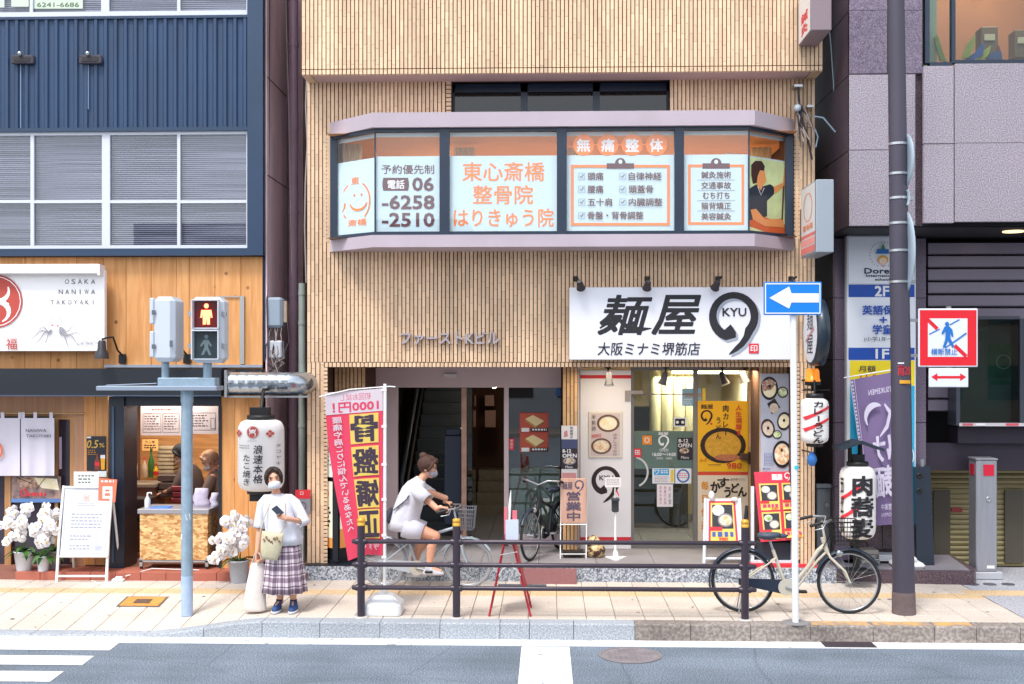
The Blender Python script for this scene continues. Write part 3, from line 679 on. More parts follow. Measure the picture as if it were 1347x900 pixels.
m = MB(); pbox(m, 583.5, 601.5, 491.5, 496.5, YE - .04, YE - .002, bev=.005); m.build('door_sensor', M('sensor', '#d0ccc8', .4), fk)
# hall inside
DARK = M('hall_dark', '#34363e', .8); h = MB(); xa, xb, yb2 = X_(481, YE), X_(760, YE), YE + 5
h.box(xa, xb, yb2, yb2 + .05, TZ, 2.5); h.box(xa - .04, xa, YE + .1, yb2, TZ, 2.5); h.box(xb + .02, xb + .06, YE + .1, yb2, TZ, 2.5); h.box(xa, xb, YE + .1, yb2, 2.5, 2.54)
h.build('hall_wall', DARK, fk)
st = thing('staircase', 'dark grey staircase climbing inside the open entrance', 'staircase', (X_(570, 17), 17, TZ))
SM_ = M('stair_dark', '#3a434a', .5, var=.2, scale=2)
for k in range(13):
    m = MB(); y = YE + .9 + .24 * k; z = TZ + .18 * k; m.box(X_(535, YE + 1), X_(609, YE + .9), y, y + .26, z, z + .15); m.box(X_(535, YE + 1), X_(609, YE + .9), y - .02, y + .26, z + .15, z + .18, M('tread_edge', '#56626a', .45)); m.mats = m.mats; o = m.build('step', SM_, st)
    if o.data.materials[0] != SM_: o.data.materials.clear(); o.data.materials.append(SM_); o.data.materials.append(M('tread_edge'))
    if False: pass
for px in (531, ):
    m = MB(); m.tube([(X_(px, YE + .9), YE + .7, TZ), (X_(px, YE + .9), YE + .7, 1.0), (X_(px, YE + .9) + .02, YE + 3.9, 3.2)], .03); m.tube([(X_(px, YE + .9), YE + .75, .5), (X_(px, YE + .9) + .02, YE + 3.9, 2.7)], .02); m.build('handrail', M('rail_dim', '#4c5258', .5, .2), st)
s2 = thing('inner_steps', 'short beige steps at the back of the dark doorway beside the glass door', 'steps', (X_(640, 18.7), 18.7, TZ))
for k in range(4):
    m = MB(); y = 18.3 + .26 * k; m.box(X_(622, 17.6), X_(668, 17.6), y, 19.9, TZ + .16 * k, TZ + .16 * (k + 1)); m.build('step', M('step_beige', '#8c8272', .7, var=.15), s2)
m = MB(); pbox(m, 584, 607, 573, 690, YE + .35, YE + .75, bev=.01); pbox(m, 586, 606, 564, 573, YE + .40, YE + .70, bev=.01)
m.build('pay_station', M('machine_navy', '#27364a', .4), label='dark navy machine cabinet standing in the open entrance', cat='cabinet')
x, y = X_(650, 17), 17.; t = thing('ceiling_lamp', 'small warm lamp glowing in the dark doorway beside the glass door', 'ceiling lamp', (x, y, 2.45))
m = MB(); m.lathe([(.02, 0), (.03, .05)], (x, y, 2.3)); m.tube([(x, y, 2.35), (x, y, 2.5)], .006); m.build('fitting', BLACK, t)
m = MB(); m.ball((x, y, 2.27), .045); m.build('bulb', BULB, t)
l = bpy.data.lights.new('hall_light', 'POINT'); l.energy = 8; l.color = (1, .88, .7); l.shadow_soft_size = .05; o = bpy.data.objects.new('hall_light', l); COL.objects.link(o); o.location = (x, y - .1, 2.15)
for (a, b, c, d, lb) in ((638, 650, 520, 534, 'upper'), (638, 652, 540, 562, 'lower')):
    m = MB(); pbox(m, a, b, c, d, 18.2, 18.22); o = m.build('wall_poster', M('faded_poster', '#7a5a50', .7), label='faded %s poster on the dark wall inside the doorway' % lb, cat='poster')
# hanging poster of sandwiches in the entrance window
pb = MB(); pbox(pb, 683.5, 721.5, 543, 594.5, YE - .012, YE - .004); pw = pb.build('window_poster', M('poster_red', '#b0402e', .6), label='red poster with two toasted sandwiches on the entrance window', cat='poster')
pr = Print(Face(YE - .012), pw)
for k, y0 in enumerate((543, 569)):
    pr.rect(684.5, y0 + 1, 720.5, y0 + 24.5, M('terracotta', '#b8503a', .6)); pr.poly([(691, y0 + 8), (701, y0 + 3), (716, y0 + 11), (705, y0 + 18)], M('bread', '#e8d29a', .7)); pr.poly([(691, y0 + 8), (705, y0 + 18), (705, y0 + 21), (691, y0 + 11)], M('crust', '#b8884a', .7))
    pr.poly([(705, y0 + 18), (716, y0 + 11), (716, y0 + 14), (705, y0 + 21)], M('filling', '#8a5a34', .7)); pr.rect(698, y0 + 20, 721, y0 + 25, INK); pr.rect(686, y0 + 20, 696, y0 + 25, WHITE); pr.lines(700, y0 + 21, 719, y0 + 24, 1, WHITE, .8, 3, 0)
pr.build()
p_ = MB(); pbox(p_, 669.5, 676.5, 577, 592, YE - .006, YE - .002); t = p_.build('red_sticker', REDP, label='small red sticker on the entrance window beside the sandwich poster', cat='sticker'); pr = Print(Face(YE - .006), t); pr.column('営業中', (671, 578, 675, 591), WHITE); pr.build()
p_ = MB(); pbox(p_, 731, 737.5, 511, 521, YE - .006, YE - .002); p_.build('blue_sticker', M('sticker_blue', '#2b5a9a', .5), label='small blue sticker in the top corner of the entrance window', cat='sticker')
# fire alarm
x = X_(487.5, YE); t = thing('fire_alarm', 'red fire alarm lamp on a white base above the entrance panel', 'fire alarm', (x, YE, Z_(488, YE)))
m = MB(); m.lathe([(.05, 0), (.05, -.05)], (x, YE - .001, Z_(488, YE)), axis='Y'); m.build('base', WHITE, t)
m = MB(); m.lathe([(.045, -.05), (.042, -.10), (.02, -.13)], (x, YE, Z_(488, YE)), axis='Y'); m.build('lens', M('alarm_red', '#b81c24', .25), t)
# ================================================================ bay window print
FS = Face(YG + .024)
fy = lambda: Print(FS, bay, .001, .0004)
pr = fy(); BR2 = BROWN
pr.text('予約優先制', (502, 217, 571, 229), BR2, .02); pr.rect(504, 234, 537, 251, BR2); pr.disc(504.5, 242.5, 1.5, 7, BR2); pr.disc(536.5, 242.5, 1.5, 7, BR2)
pr.text('電話', (510, 237, 532, 248.5), WHITE, .035); pr.text('06', (543, 234, 570, 251), BR2, .045); pr.text('-6258', (503, 257.5, 571, 275), BR2, .045); pr.text('-2510', (503, 280.5, 571, 298), BR2, .045)
pr.build()
pr = fy(); pr.text('東心斎橋', (608.5, 213.5, 716, 238.5), ORANGE, .02); pr.text('整骨院', (622.5, 244, 701, 268.5), ORANGE, .02); pr.text('はりきゅう院', (597, 274.5, 728, 298.5), ORANGE, .02); pr.build()
pr = fy(); pr.rect(758, 190, 876, 191.2, ORANGE)
for cx, ch in zip((767.5, 799.5, 831.5, 863.5), '無痛整体'): pr.disc(cx, 191, 14, 14, ORANGE); pr.text(ch, (cx - 8.5, 183, cx + 8.5, 199.5), WHITE, .045)
def clip(pr, cx, y, k):
    pr.rect(cx - 18 * k, y + 1, cx + 18 * k, y + 8, BR2); pr.disc(cx, y + 1, 7 * k, 7, BR2); pr.disc(cx, y - 1, 2.6, 2.8, M('film_hole', '#cfe3ea', .6))
pr.frame(751, 217, 881, 297, 3.6, ORANGE); clip(pr, 816, 214, 1)
for (x0, x1, yy, s_) in ((773, 793.5, 232, '頭痛'), (773, 793.5, 249, '腰痛'), (773, 805, 266, '五十肩'), (773, 846, 283.5, '骨盤・背骨調整'), (827, 870, 232, '自律神経'), (827, 859, 249, '頭蓋骨'), (827, 871, 266, '内臓調整')):
    pr.text(s_, (x0, yy - 5, x1, yy + 5.2), BR2, .025); b = x0 - 12.5; pr.frame(b, yy - 4.5, b + 9, yy + 4.5, .8, M('check_box', '#9ab0bc', .6)); pr.stroke([(b + 2.2, yy), (b + 4, yy + 2), (b + 7, yy - 2.2)], 1.1, BR2)
pr.build()
pr = fy(); pr.frame(905, 216.5, 979, 296, 3.6, ORANGE); clip(pr, 942, 214, 1)
for yy, s_ in zip((230.3, 244, 257.3, 271, 284.8), ('鍼灸施術', '交通事故', 'むち打ち', '猫背矯正', '美容鍼灸')):
    pr.text(s_, (922.5 + 2 * (s_[0] == 'む'), yy - 4.6, 961.5 - 2 * (s_[0] == 'む'), yy + 4.6), BR2, .025); pr.rect(917, yy + 6.3, 967, yy + 6.9, GREY) if yy < 280 else 0
pr.build()
# slanted ends: smiley on the left, photograph poster on the right
ql = Quad((ex0 + .02, EY - .002 + .025, zf1), (gx0, YG + .025, zf1), (gx0, YG + .025, zg0), (ex0 + .02, EY + .023, zg0), (445, 206, 494, 305))
pr = Print(ql, bay, .002, .0005)
pr.arc(469, 262, 18, 27, 130, 240, 1.6, ORANGE); pr.arc(469, 262, 18, 27, -60, 50, 1.6, ORANGE); pr.text('東', (464, 229, 474, 239), ORANGE, .02); pr.text('斎橋', (460, 285, 483, 294), ORANGE, .02)
pr.arc(473, 262, 10.5, 11, 10, 170, [1.2 + 2 * sin(pi * k / 20) for k in range(21)], ORANGE); pr.disc(468, 253, 1.2, 1.8, ORANGE); pr.disc(477, 253, 1.2, 1.8, ORANGE); pr.stroke([(456, 262), (455.5, 268), (452.5, 274)], [2.5, 2, .8], ORANGE)
pr.build()
qr = Quad((gx1, YG + .02, zf1 + .0), (ex1 - .02, EY + .02, zf1 + .0), (ex1 - .02, EY + .02, zg0), (gx1, YG + .02, zg0), (985, 206, 1032, 303))
pr = Print(qr, bay, .002, .0006); SKT = M('poster_skin', '#e8995a', .6); HAIR_P = M('poster_hair', '#3a1a14', .6); POL = M('poster_polo', '#1c2838', .6)
pr.rect(985, 209, 1032, 303, M('poster_backdrop', '#d8e4a8', .7, var=.25, scale=3)); pr.poly([(1008, 303), (985, 297), (985, 288), (1005, 283), (1032, 290), (1032, 303)], M('poster_couch', '#d8642c', .6))
pr.poly([(985, 250), (994, 243), (1003, 244), (1012, 240), (1017, 243), (1017, 252), (1008, 262), (1008, 282), (985, 290)], POL)
pr.poly([(994, 228), (1001, 220), (1005, 225), (1007, 237), (1003, 243), (1000, 250), (995, 243)], SKT); pr.poly([(988, 232), (988, 219), (993, 213), (1001, 212), (1005, 218), (1004, 224), (999, 224), (996, 232), (995, 241), (990, 243)], HAIR_P)
pr.poly([(1016, 243), (1028, 236), (1030, 216), (1032, 214), (1032, 238), (1018, 252)], SKT); pr.poly([(987, 276), (994, 274), (1005, 286), (1020, 284), (1028, 282), (1030, 294), (1005, 295), (990, 288)], SKT); pr.stroke([(996, 245), (1000, 256), (1004, 246)], .9, WHITE)
pr.stroke([(1029, 240), (1027, 284)], 2, M('poster_dark', '#5a3a2c', .6)); pr.build('photo_poster')
# ================================================================ steel letters on the tiles
v, f = textmesh('ファーストKビル', .03)
x0, x1 = min(a for a, b in v), max(a for a, b in v); y0, y1 = min(b for a, b in v), max(b for a, b in v)
cu = bpy.data.curves.new('t', 'FONT'); cu.body = 'ファーストKビル'; cu.offset = .025; cu.extrude = .12; cu.resolution_u = 2; o = bpy.data.objects.new('t', cu); me = bpy.data.meshes.new_from_object(o); bpy.data.objects.remove(o)
a = W(527, 436, YF - .06); b = W(657, 454, YF - .06)
for p in me.vertices:
    x, y, z = p.co; p.co = (a.x + (x - x0) / (x1 - x0) * (b.x - a.x), YF - .045 - z * .25, b.z + (y - y0) / (y1 - y0) * (a.z - b.z))
me.materials.append(M('letter_steel', '#aaa2a8', .4, .15)); o = bpy.data.objects.new('building_name_letters', me); COL.objects.link(o); recentre(o)
tag(o, 'raised grey metal letters of the building name on the beige tiles', 'sign')
# ================================================================ noodle shop signboard
YN = 13.56; m = MB(); pbox(m, 749, 1043, 378, 473.5, YN, YN + .12, bev=.008); sg = m.build('shop_signboard', M('sign_panel', '#dfe0e8', .35), label='wide white signboard with black brushed noodle shop name above the glass door', cat='signboard')
pr = Print(Face(YN), sg)
pr.text('麺', (787, 389, 857, 440), INK, .035, .25); pr.text('屋', (858, 389, 921, 440), INK, .035, .25)
for p_, w_ in ((((789, 432), (800, 424), (812, 418), (822, 428), (838, 434), (857, 432)), [2, 5, 5, 6, 8, 1]), (((862, 433), (870, 420), (876, 402)), [1, 6, 5])): pr.stroke(p_, w_, INK)
pr.kyu(968, 421, 29, M('kyu_shadow', '#9aa0ae', .6), False); pr.kyu(965, 418, 29, INK); pr.text('大阪ミナミ堺筋店', (786, 450.5, 921, 467.5), INK, .012, .1)
pr.rect(985, 452, 998, 465, REDP); pr.text('印', (987, 454, 996, 463), WHITE, .02); pr.build()
def spot(px, py, Y, lx, ly, col, label, group, wallY, s=1., drop=True):
    """small spotlight: bracket at (px, py), lamp head at (lx, ly)"""
    a = W(px, py, wallY); b = W(lx, ly, Y); t = thing('spotlight', label, 'spotlight', a, group=group)
    m = MB(); m.box(a.x - .03, a.x + .03, wallY - .03, wallY - .001, a.z - .03, a.z + .03, bev=.006); m.tube([a + Vector((0, -.02, 0)), (a.x, Y, a.z), b + Vector((0, 0, .03))], .012); m.build('bracket', BLACK, t)
    d = (b - Vector((a.x, Y, a.z))); d.y = .25 * s if d.length > 0 else .1; d.z -= .06; d = d.normalized()
    m = MB(); m.tube([b - d * .07 * s, b - d * .03 * s, b + d * .05 * s, b + d * .09 * s], [.03 * s, .045 * s, .055 * s, .07 * s], n=14); m.build('head', col, t)
    m = MB(); m.tube([b + d * .0905 * s, b + d * .0915 * s], [.06 * s, .06 * s], n=14); m.build('lens', M('lamp_lens', '#c8ccd0', .2), t); return t
SPB = M('spot_black', '#2a2a30', .4)
for k, (px, lx) in enumerate(((757, 763), (851, 852), (944, 943), (1040, 1040))):
    spot(px, 367, 13.42, lx, 374, SPB, ('black spotlight over the left corner of the noodle signboard', 'black spotlight over the first big character of the noodle signboard', 'black spotlight over the brushed ring of the noodle signboard', 'black spotlight just above the blue one way sign')[k], 'spotlights over the noodle signboard', YF - .015, .8)
# recess spotlights
for k, (px, lx, ly, yy) in enumerate(((800, 801, 497, 484), (876, 874, 496, 483), (950, 951, 496, 483), (980, 977, 493, 483))):
    a = W(px, yy, 14.4); b = W(lx, ly, 14.4); t = thing('spotlight', ('black spotlight hanging before the white panel with the red stripe', 'grey spotlight hanging above the glass door of the noodle shop', 'black spotlight hanging above the yellow curry poster', 'grey spotlight hanging beside the orange lit tile pillar')[k], 'spotlight', a, group='spotlights under the lintel')
    m = MB(); m.tube([(a.x, a.y, ZL), (a.x, a.y, a.z - .03), b], .012); m.box(a.x - .035, a.x + .035, a.y - .035, a.y + .035, ZL - .02, ZL - .001); m.build('bracket', BLACK, t)
    d = Vector((.35 if k in (2,) else (-.3 if k == 1 else (.3 if k == 3 else 0)), -.25 if k in (0, 2) else .1, -1)).normalized()
    hc = SPB if k in (0, 2) else M('spot_grey', '#6c6a6e', .4)
    m = MB(); m.tube([b - d * .07, b - d * .02, b + d * .04, b + d * .1], [.025, .04, .045, .062], n=14); m.build('head', hc, t); m = MB(); m.tube([b + d * .1, b + d * .102], [.055, .055], n=14); m.build('lens', M('lamp_lens', '#c8ccd0', .2), t)
# ================================================================ noodle shop front
YK = 15.05; shop = thing('noodle_shop', 'glass front of the noodle shop with aluminium frame under the white signboard', 'shop front', (X_(850, YK), YK, TZ))
m = MB(); pbox(m, 763.5, 830, 487, 727, YK - .06, YK + .06); m.box(X_(760, YK), X_(763.5, YK), YK - .03, YK + .1, TZ, ZL); wp = m.build('wall_panel', PANEL, shop)
pr = Print(Face(YK - .06), wp)
pr.rect(763.5, 493.5, 830, 498, REDP); pr.rect(763.5, 706.5, 830, 711.5, REDP)
pr.kyu(797, 633, 17, M('kyu_brown', '#2c1a1c', .6)); pr.build('logo')
AL = M('aluminium', '#8d8a86', .35, .5)
m = MB(); pbox(m, 830, 988, 481, 487.5, YK, YK + .08); pbox(m, 830, 834, 487, 722, YK, YK + .06); pbox(m, 912, 918, 487, 722, YK, YK + .06); pbox(m, 984, 990, 487, 722, YK, YK + .06); pbox(m, 834, 912, 518, 519.5, YK, YK + .05); pbox(m, 834, 912, 712, 727, YK - .01, YK + .05)
m.box(X_(918, YK), X_(988, YK), YK, YK + .06, TZ, TZ + .05); m.build('door_frame', AL, shop)
m = MB(); pbox(m, 822, 846, 514, 518.5, YK - .08, YK - .0601); pbox(m, 822, 829, 518.5, 528, YK - .08, YK - .0601); m.build('door_closer', M('closer', '#a29a96', .4, .3), shop)
m = MB(); pbox(m, 834, 912, 487.5, 712, YK + .02, YK + .026); m.build('pane', GLASS2, shop); m = MB(); pbox(m, 918, 984, 487.5, 727, YK + .02, YK + .026); m.build('pane', GLASS2, shop)
m = MB(); pbox(m, 834.2, 911.8, 567, 617, YK + .027, YK + .029); m.build('frosted_band', M('frost', '#b2b6b0', .5), shop)
# door print
pr = Print(Face(YK + .02), shop, .002); GRW = M('glass_white', '#e8eaea', .5)
pr.text('麺屋', (866, 568.5, 879, 572.5), GRW, .03); pr.kyu(873, 580, 6.4, GRW, False); pr.text('OPEN', (867.5, 590, 879, 594), GRW, .01); pr.text('16:00〜14:00', (858.5, 595.5, 889, 600), GRW, .03); pr.text('定休日　日曜日', (863.5, 601.5, 884, 604.5), GRW, .02)
pr.arc(835, 621, 17, 19, -85, 70, 2.4, M('handle_white', '#c8ccca', .4))
pr.rect(891, 576, 911, 605, M('leaf_dark', '#2a2228', .5)); pr.text('8-12', (892.5, 577.5, 905, 582), WHITE, .03); pr.text('OPEN', (892, 583.5, 910, 588.5), WHITE, .03); pr.bowl(900, 593, 8, 4.6, food('beef')); pr.text('Menu', (896, 600, 906, 603.5), WHITE, .02)
pr.rect(845, 573, 857.5, 585, M('sticker_orange', '#e0882a', .5)); pr.arc(851, 579, 3, 3, 0, 360, .9, WHITE); pr.rect(833.5, 590, 843.5, 601.5, REDP); pr.lines(835, 592, 842, 599, 3, WHITE, .6, 4, 0)
pr.rect(858, 616, 887, 636, M('leaf_white', '#dfe6ea', .5)); pr.rect(860, 617, 880, 625, M('leaf_blue', '#2f9fd8', .5)); pr.rect(882, 618, 886, 634, M('leaf_yellow', '#e8c83a', .5)); pr.text('ワ', (861, 618, 867, 624), WHITE, .03); pr.lines(869, 618.5, 879, 623.5, 2, WHITE, .6, 8, 0); pr.lines(861, 627, 880, 635, 4, M('pale_red', '#c08a90', .6), .4, 8)
pr.rect(888, 616, 909, 636, M('leaf_white', '#dfe6ea', .5)); pr.arc(898.5, 626, 7.5, 8, 0, 360, 2.2, M('badge_blue', '#3c62ac', .5)); pr.lines(893, 622, 904, 630, 3, REDP, .4, 2, 0)
pr.rect(864, 637, 885, 666.5, M('leaf_white2', '#e9e2e6', .6))
for k, c_ in enumerate(('#c0606e', '#c0606e', '#5c5c66')): pr.column('夏季休業のお知'[k * 2:k * 2 + 5], (867 + k * 6, 639, 870.5 + k * 6, 664), M('leaf_ink%d' % (k // 2), c_, .6), .01)
pr.build('window_stickers')
pr = Print(Face(YK + .02), shop, .004); pr.rect(886, 549, 903, 561.5, M('leaf_white', '#dfe6ea', .5)); pr.rect(888, 551, 901, 560, INK); pr.disc(891, 555.5, 2, 2, GRW); pr.disc(898, 555.5, 2, 2, GRW); pr.rect(897, 511, 922, 534, M('leaf_pale_blue', '#8fc0dc', .6)); pr.rect(901, 517, 923, 523, M('leaf_grey', '#a49c9c', .6)); pr.lines(899, 525, 912, 533, 3, WHITE, .4, 5); pr.rect(924, 511, 928, 527, M('leaf_yellow', '#e8c83a', .5)); pr.build('window_stickers')
# interior
SI = M('shop_wall', '#eedcc0', .8, var=.08, scale=1); h = MB(); xa, xb = X_(762, YK), X_(1000, YK); yb3 = YK + 3.4
h.box(xa, xb, yb3, yb3 + .05, TZ, ZL); h.box(xb, xb + .05, YK + .1, yb3, TZ, ZL); h.box(xa - .05, xa, YK + .1, yb3, TZ, ZL); h.box(xa, xb, YK + .1, yb3, ZL - .0, ZL + .015); h.build('shop_wall', SI, fk)
m = MB()
for k in range(4): xx = X_(862, 16.4) + k * .17; m.lathe([(.085, 0), (.085, 1.15)], (xx, 16.4, 1.35), n=12)
m.build('hanging_cloth', M('cloth_cream', '#e0d2b0', .9), label='pale cream curtains hanging inside the noodle shop behind the door', cat='curtain')
m = MB(); m.box(X_(834, 16.9), X_(905, 16.9), 16.9, 17.4, TZ, 1.25); m.box(X_(834, 16.9), X_(862, 16.9), 16.95, 17.3, 1.25, 1.95); m.build('kitchen_counter', M('counter_dark', '#33302f', .5), label='dark kitchen counter inside the noodle shop behind the door glass', cat='counter')
for k, (px, Yc, lb) in enumerate(((930, 15.9, 'long white strip light glowing behind the top of the noodle shop glass'),)):
    a = W(884, 489, Yc); b = W(976, 489, Yc); m = MB(); m.box(a.x, b.x, Yc, Yc + .05, ZL - .10, ZL - .06); m.build('strip_light', M('tube_glow', '#fff2d0', .5, emit=5), label=lb, cat='strip light')
area('shop_light', (X_(930, 16), 16.2, ZL - .15), 1.4, 30, (1, .9, .74), sy=.5)
area('shop_light', (X_(800, 14.4), 14.3, ZL - .05), .5, 5, (1, .82, .6))
area('shop_light', (X_(985, 14.4), 14.3, ZL - .05), .3, 7, (1, .72, .42))
# posters on the panel and the glass
def board(name, label, cat, x0, x1, y0, y1, Y, mat, d=.01, bev=0., parent=None):
    m = MB(); pbox(m, x0, x1, y0, y1, Y, Y + d, bev=bev); return m.build(name, mat, parent, label, cat)
b1 = board('menu_poster', 'cream framed poster of two noodle bowls on the white panel', 'poster', 774.5, 818.5, 541.5, 602.5, YK - .085, M('poster_frame', '#e6dccb', .5), .02, .006)
pr = Print(Face(YK - .085), b1); pr.rect(777, 544, 816, 600, M('poster_grey', '#cfc0bc', .6)); pr.bowl(800, 557, 15, 11.5, food('egg'), M('rim_brown', '#6a4a3a')); pr.bowl(791, 587, 13.5, 10.5, food('udon'), M('rim_brown'))
pr.column('半熟卵', (778, 545, 784, 568), M('ink_violet', '#4a3440', .6), .01); pr.text('期間限定', (778, 571, 791, 576), REDP, .02, rot=-8); pr.column('冷やしぶっかけ', (806, 570, 812, 600), M('ink_violet'), .0); pr.build()
b2 = board('opening_leaflet', 'narrow dark leaflet with opening days taped low on the middle pilaster', 'leaflet', 738.5, 759.5, 560, 630, 14.575, M('leaflet_white', '#d8d4d4', .6), .006)
pr = Print(Face(14.575), b2); pr.rect(738.5, 578, 759.5, 590, M('leaf_navy', '#3d4468', .6)); pr.rect(738.5, 590, 759.5, 617, M('leaf_dark')); pr.column('骨盤矯正', (749.5, 561, 754, 577), INK, .02); pr.poly([(742, 568), (746, 566), (747, 574), (742, 575)], M('rose', '#c08080', .6)); pr.text('8-12', (740, 591, 751, 595.5), WHITE, .04); pr.text('OPEN', (740, 597, 758.5, 602), WHITE, .04)
pr.bowl(749, 606.5, 8.5, 5, food('beef'), M('rim_grey', '#8a8088')); pr.text('Menu', (744, 612.5, 753, 616), WHITE, .02); pr.rect(739.5, 622, 758, 629.5, M('leaf_rose', '#c88a88', .6)); pr.build()
b3 = board('curry_udon_poster', 'tall yellow poster with a big bowl of meat curry udon beside the door', 'poster', 918, 984, 527.5, 620.5, YK - .03, M('poster_yellow', '#efb616', .55), .012)
pr = Print(Face(YK - .03), b3); K2 = M('ink_brown', '#2e1c18', .6)
pr.text('麺屋', (922, 532, 938, 538), K2, .03); pr.kyu(929.5, 547.5, 7, K2, False); pr.rect(934.5, 556, 937, 559, REDP); pr.bowl(951, 586, 30, 23.5, food('curry'), K2, inner=M('broth', '#d09a2a', .5)); pr.disc(957, 602, 17, 4.5, M('meat_strip', '#c07850', .6, var=.4, scale=40))
pr.column('肉カレー', (950, 532, 959, 574), K2, .03); pr.column('うどん', (941, 548, 949, 579), K2, .02); pr.column('人生満腹！', (967, 532.5, 976, 574), M('ink_red', '#c8402c', .6), .03); pr.text('980', (956, 609, 975, 616.5), M('ink_red'), .03); pr.text('みそ', (920, 603, 930, 608), M('ink_red'), .0); pr.lines(932, 611, 948, 613, 1, BROWN, .5, 4); pr.build()
b4 = board('kasu_udon_board', 'cream board reading kasu udon below the yellow curry poster', 'signboard', 918, 984, 620.8, 712, YK - .03, M('board_cream', '#e3d3ba', .55), .012)
pr = Print(Face(YK - .03), b4); pr.rect(918, 620.8, 984, 625, M('stripe_orange', '#d8482a', .6))
for ch, bx in zip('かすうどん', ((935, 634, 947, 648), (944, 629, 959, 641), (953, 641, 961, 654), (962, 636, 972, 648), (971, 641, 982, 653))): pr.text(ch, bx, K2, .06)
pr.column('毎日仕込', (922, 630, 932, 700), M('amber', '#e0962a', .6), .05, .35); pr.text('創作肉うどん', (961, 629, 980, 632.5), BROWN, .01); pr.build()
b5 = board('bowl_photo_panel', 'tall pale grey panel with seven photographed bowls on the right pillar', 'poster', 1000.5, 1039.5, 491.5, 640, 13.99, M('panel_slate', '#b4b8c6', .5, var=.12, scale=3), .015)
pr = Print(Face(13.99), b5); BK = M('bowl_rim')
pr.bowl(1012, 511, 11.5, 15.5, food('noodle'), BK, inner=food('meat')); pr.poly([(1002, 503), (1012, 498), (1021, 504), (1014, 513), (1003, 515)], food('meat')); pr.bowl(1029.5, 516, 7.2, 7.5, food('salad'), BK); pr.poly([(1009, 531), (1019, 524), (1026, 536), (1015, 545)], BK); pr.disc(1018, 537, 6, 6.5, food('rice'))
pr.bowl(1010, 563.5, 9, 12.5, food('rice'), BK, rot=-.2, inner=food('meat')); pr.bowl(1031, 554, 9, 12, food('noodle'), BK, rot=.15); pr.bowl(1022, 571.5, 6, 5.5, food('salad'), BK); pr.bowl(1028.5, 597.5, 12.5, 18, food('udon'), BK)
for x_, y_ in ((1012, 508), (1010, 563), (1031, 553), (1028, 592)): pr.disc(x_, y_, 1.6, 2.2, M('nori', '#1e2018', .6))
pr.frame(1005, 596, 1017, 612, .5, M('ink_blue', '#4a5a90', .6)); pr.lines(1006.5, 598, 1016, 611, 7, M('ink_blue'), .35, 6, .1); pr.lines(1003, 616, 1018, 619, 1, M('ink_blue'), .5, 2); pr.build()
# cable and little box by the pillar
m = MB(); m.tube([W(990, 486, 14.9), W(991, 510, 14.9), W(996, 522, 14.88), W(1001, 530, 14.9)], .008); m.build('loose_cable', BLACK, label='thin black cable drooping beside the bowl photo panel', cat='cable')
m = MB(); pbox(m, 975, 986, 597, 606, YK - .16, YK - .04, bev=.01); pbox(m, 984, 991, 595, 611, YK - .12, YK - .04, bev=.01); m.build('wall_intercom', M('intercom', '#4a3a30', .4), label='small dark box fixed beside the bowl of curry on the yellow poster', cat='switch box')
# ================================================================ blue building on the left
YL = 13.75; lb = thing('blue_building', 'blue corrugated metal upper storey over a timber takoyaki stall front', 'building', (X_(150, YL), YL, 0))
xl0, xl1 = -14., X_(346.5, YL); zl = lambda py: Z_(py, YL, 200)
BLUE = M('blue_metal', '#213d5e', .5, .0, var=.22, scale=1.4, stretch=(3, 3, .5)); BLUE2 = M('blue_trim', '#1e3855', .45, var=.15, scale=2)
ribs = MB(); za, zb1 = zl(169), zl(25); pitch = (X_(96, YL) - X_(83, YL)); x = xl1 - .19; prof = []
while x > -7.5:
    prof += [(x, 0), (x - pitch * .12, .022), (x - pitch * .40, .022), (x - pitch * .52, 0), (x - pitch * .56, -.004), (x - pitch * .9, -.004)]; x -= pitch
for i in range(len(prof) - 1): (a, d), (b, e_) = prof[i], prof[i + 1]; ribs.face([(b, YL - e_, za), (a, YL - d, za), (a, YL - d, zb1), (b, YL - e_, zb1)])
ribs.build('corrugated_cladding', BLUE, lb)
m = MB(); m.box(xl0, xl1, YL + .09, YL + .3, 2.62, 9); m.box(xl0, xl1, YL + .3, YL + 6, 2.45, 9); m.build('wall', M('dark_blue', '#22395a', .6), lb)
m = MB(); m.box(X_(326, YL), xl1, YL - .03, YL + .1, zl(337), 9); m.box(-9, X_(326, YL) - .002, YL - .02, YL + .09, zl(336), zl(327)); m.box(-9, xl1 + .01, YL - .07, YL + .05, zl(337), zl(331)); m.box(-9, X_(326, YL) - .002, YL - .03, YL + .09, zl(25), zl(21.5)); m.box(-9, X_(326, YL) - .002, YL - .03, YL + .09, zl(173), zl(168)); m.box(-14, -7.6, YL - .01, YL + .09, 3.8, 9)
m.build('trim', BLUE2, lb)
WF = M('window_white', '#c9cdd6', .4); BLIND = M('venetian', '#c2c2ca', .6)
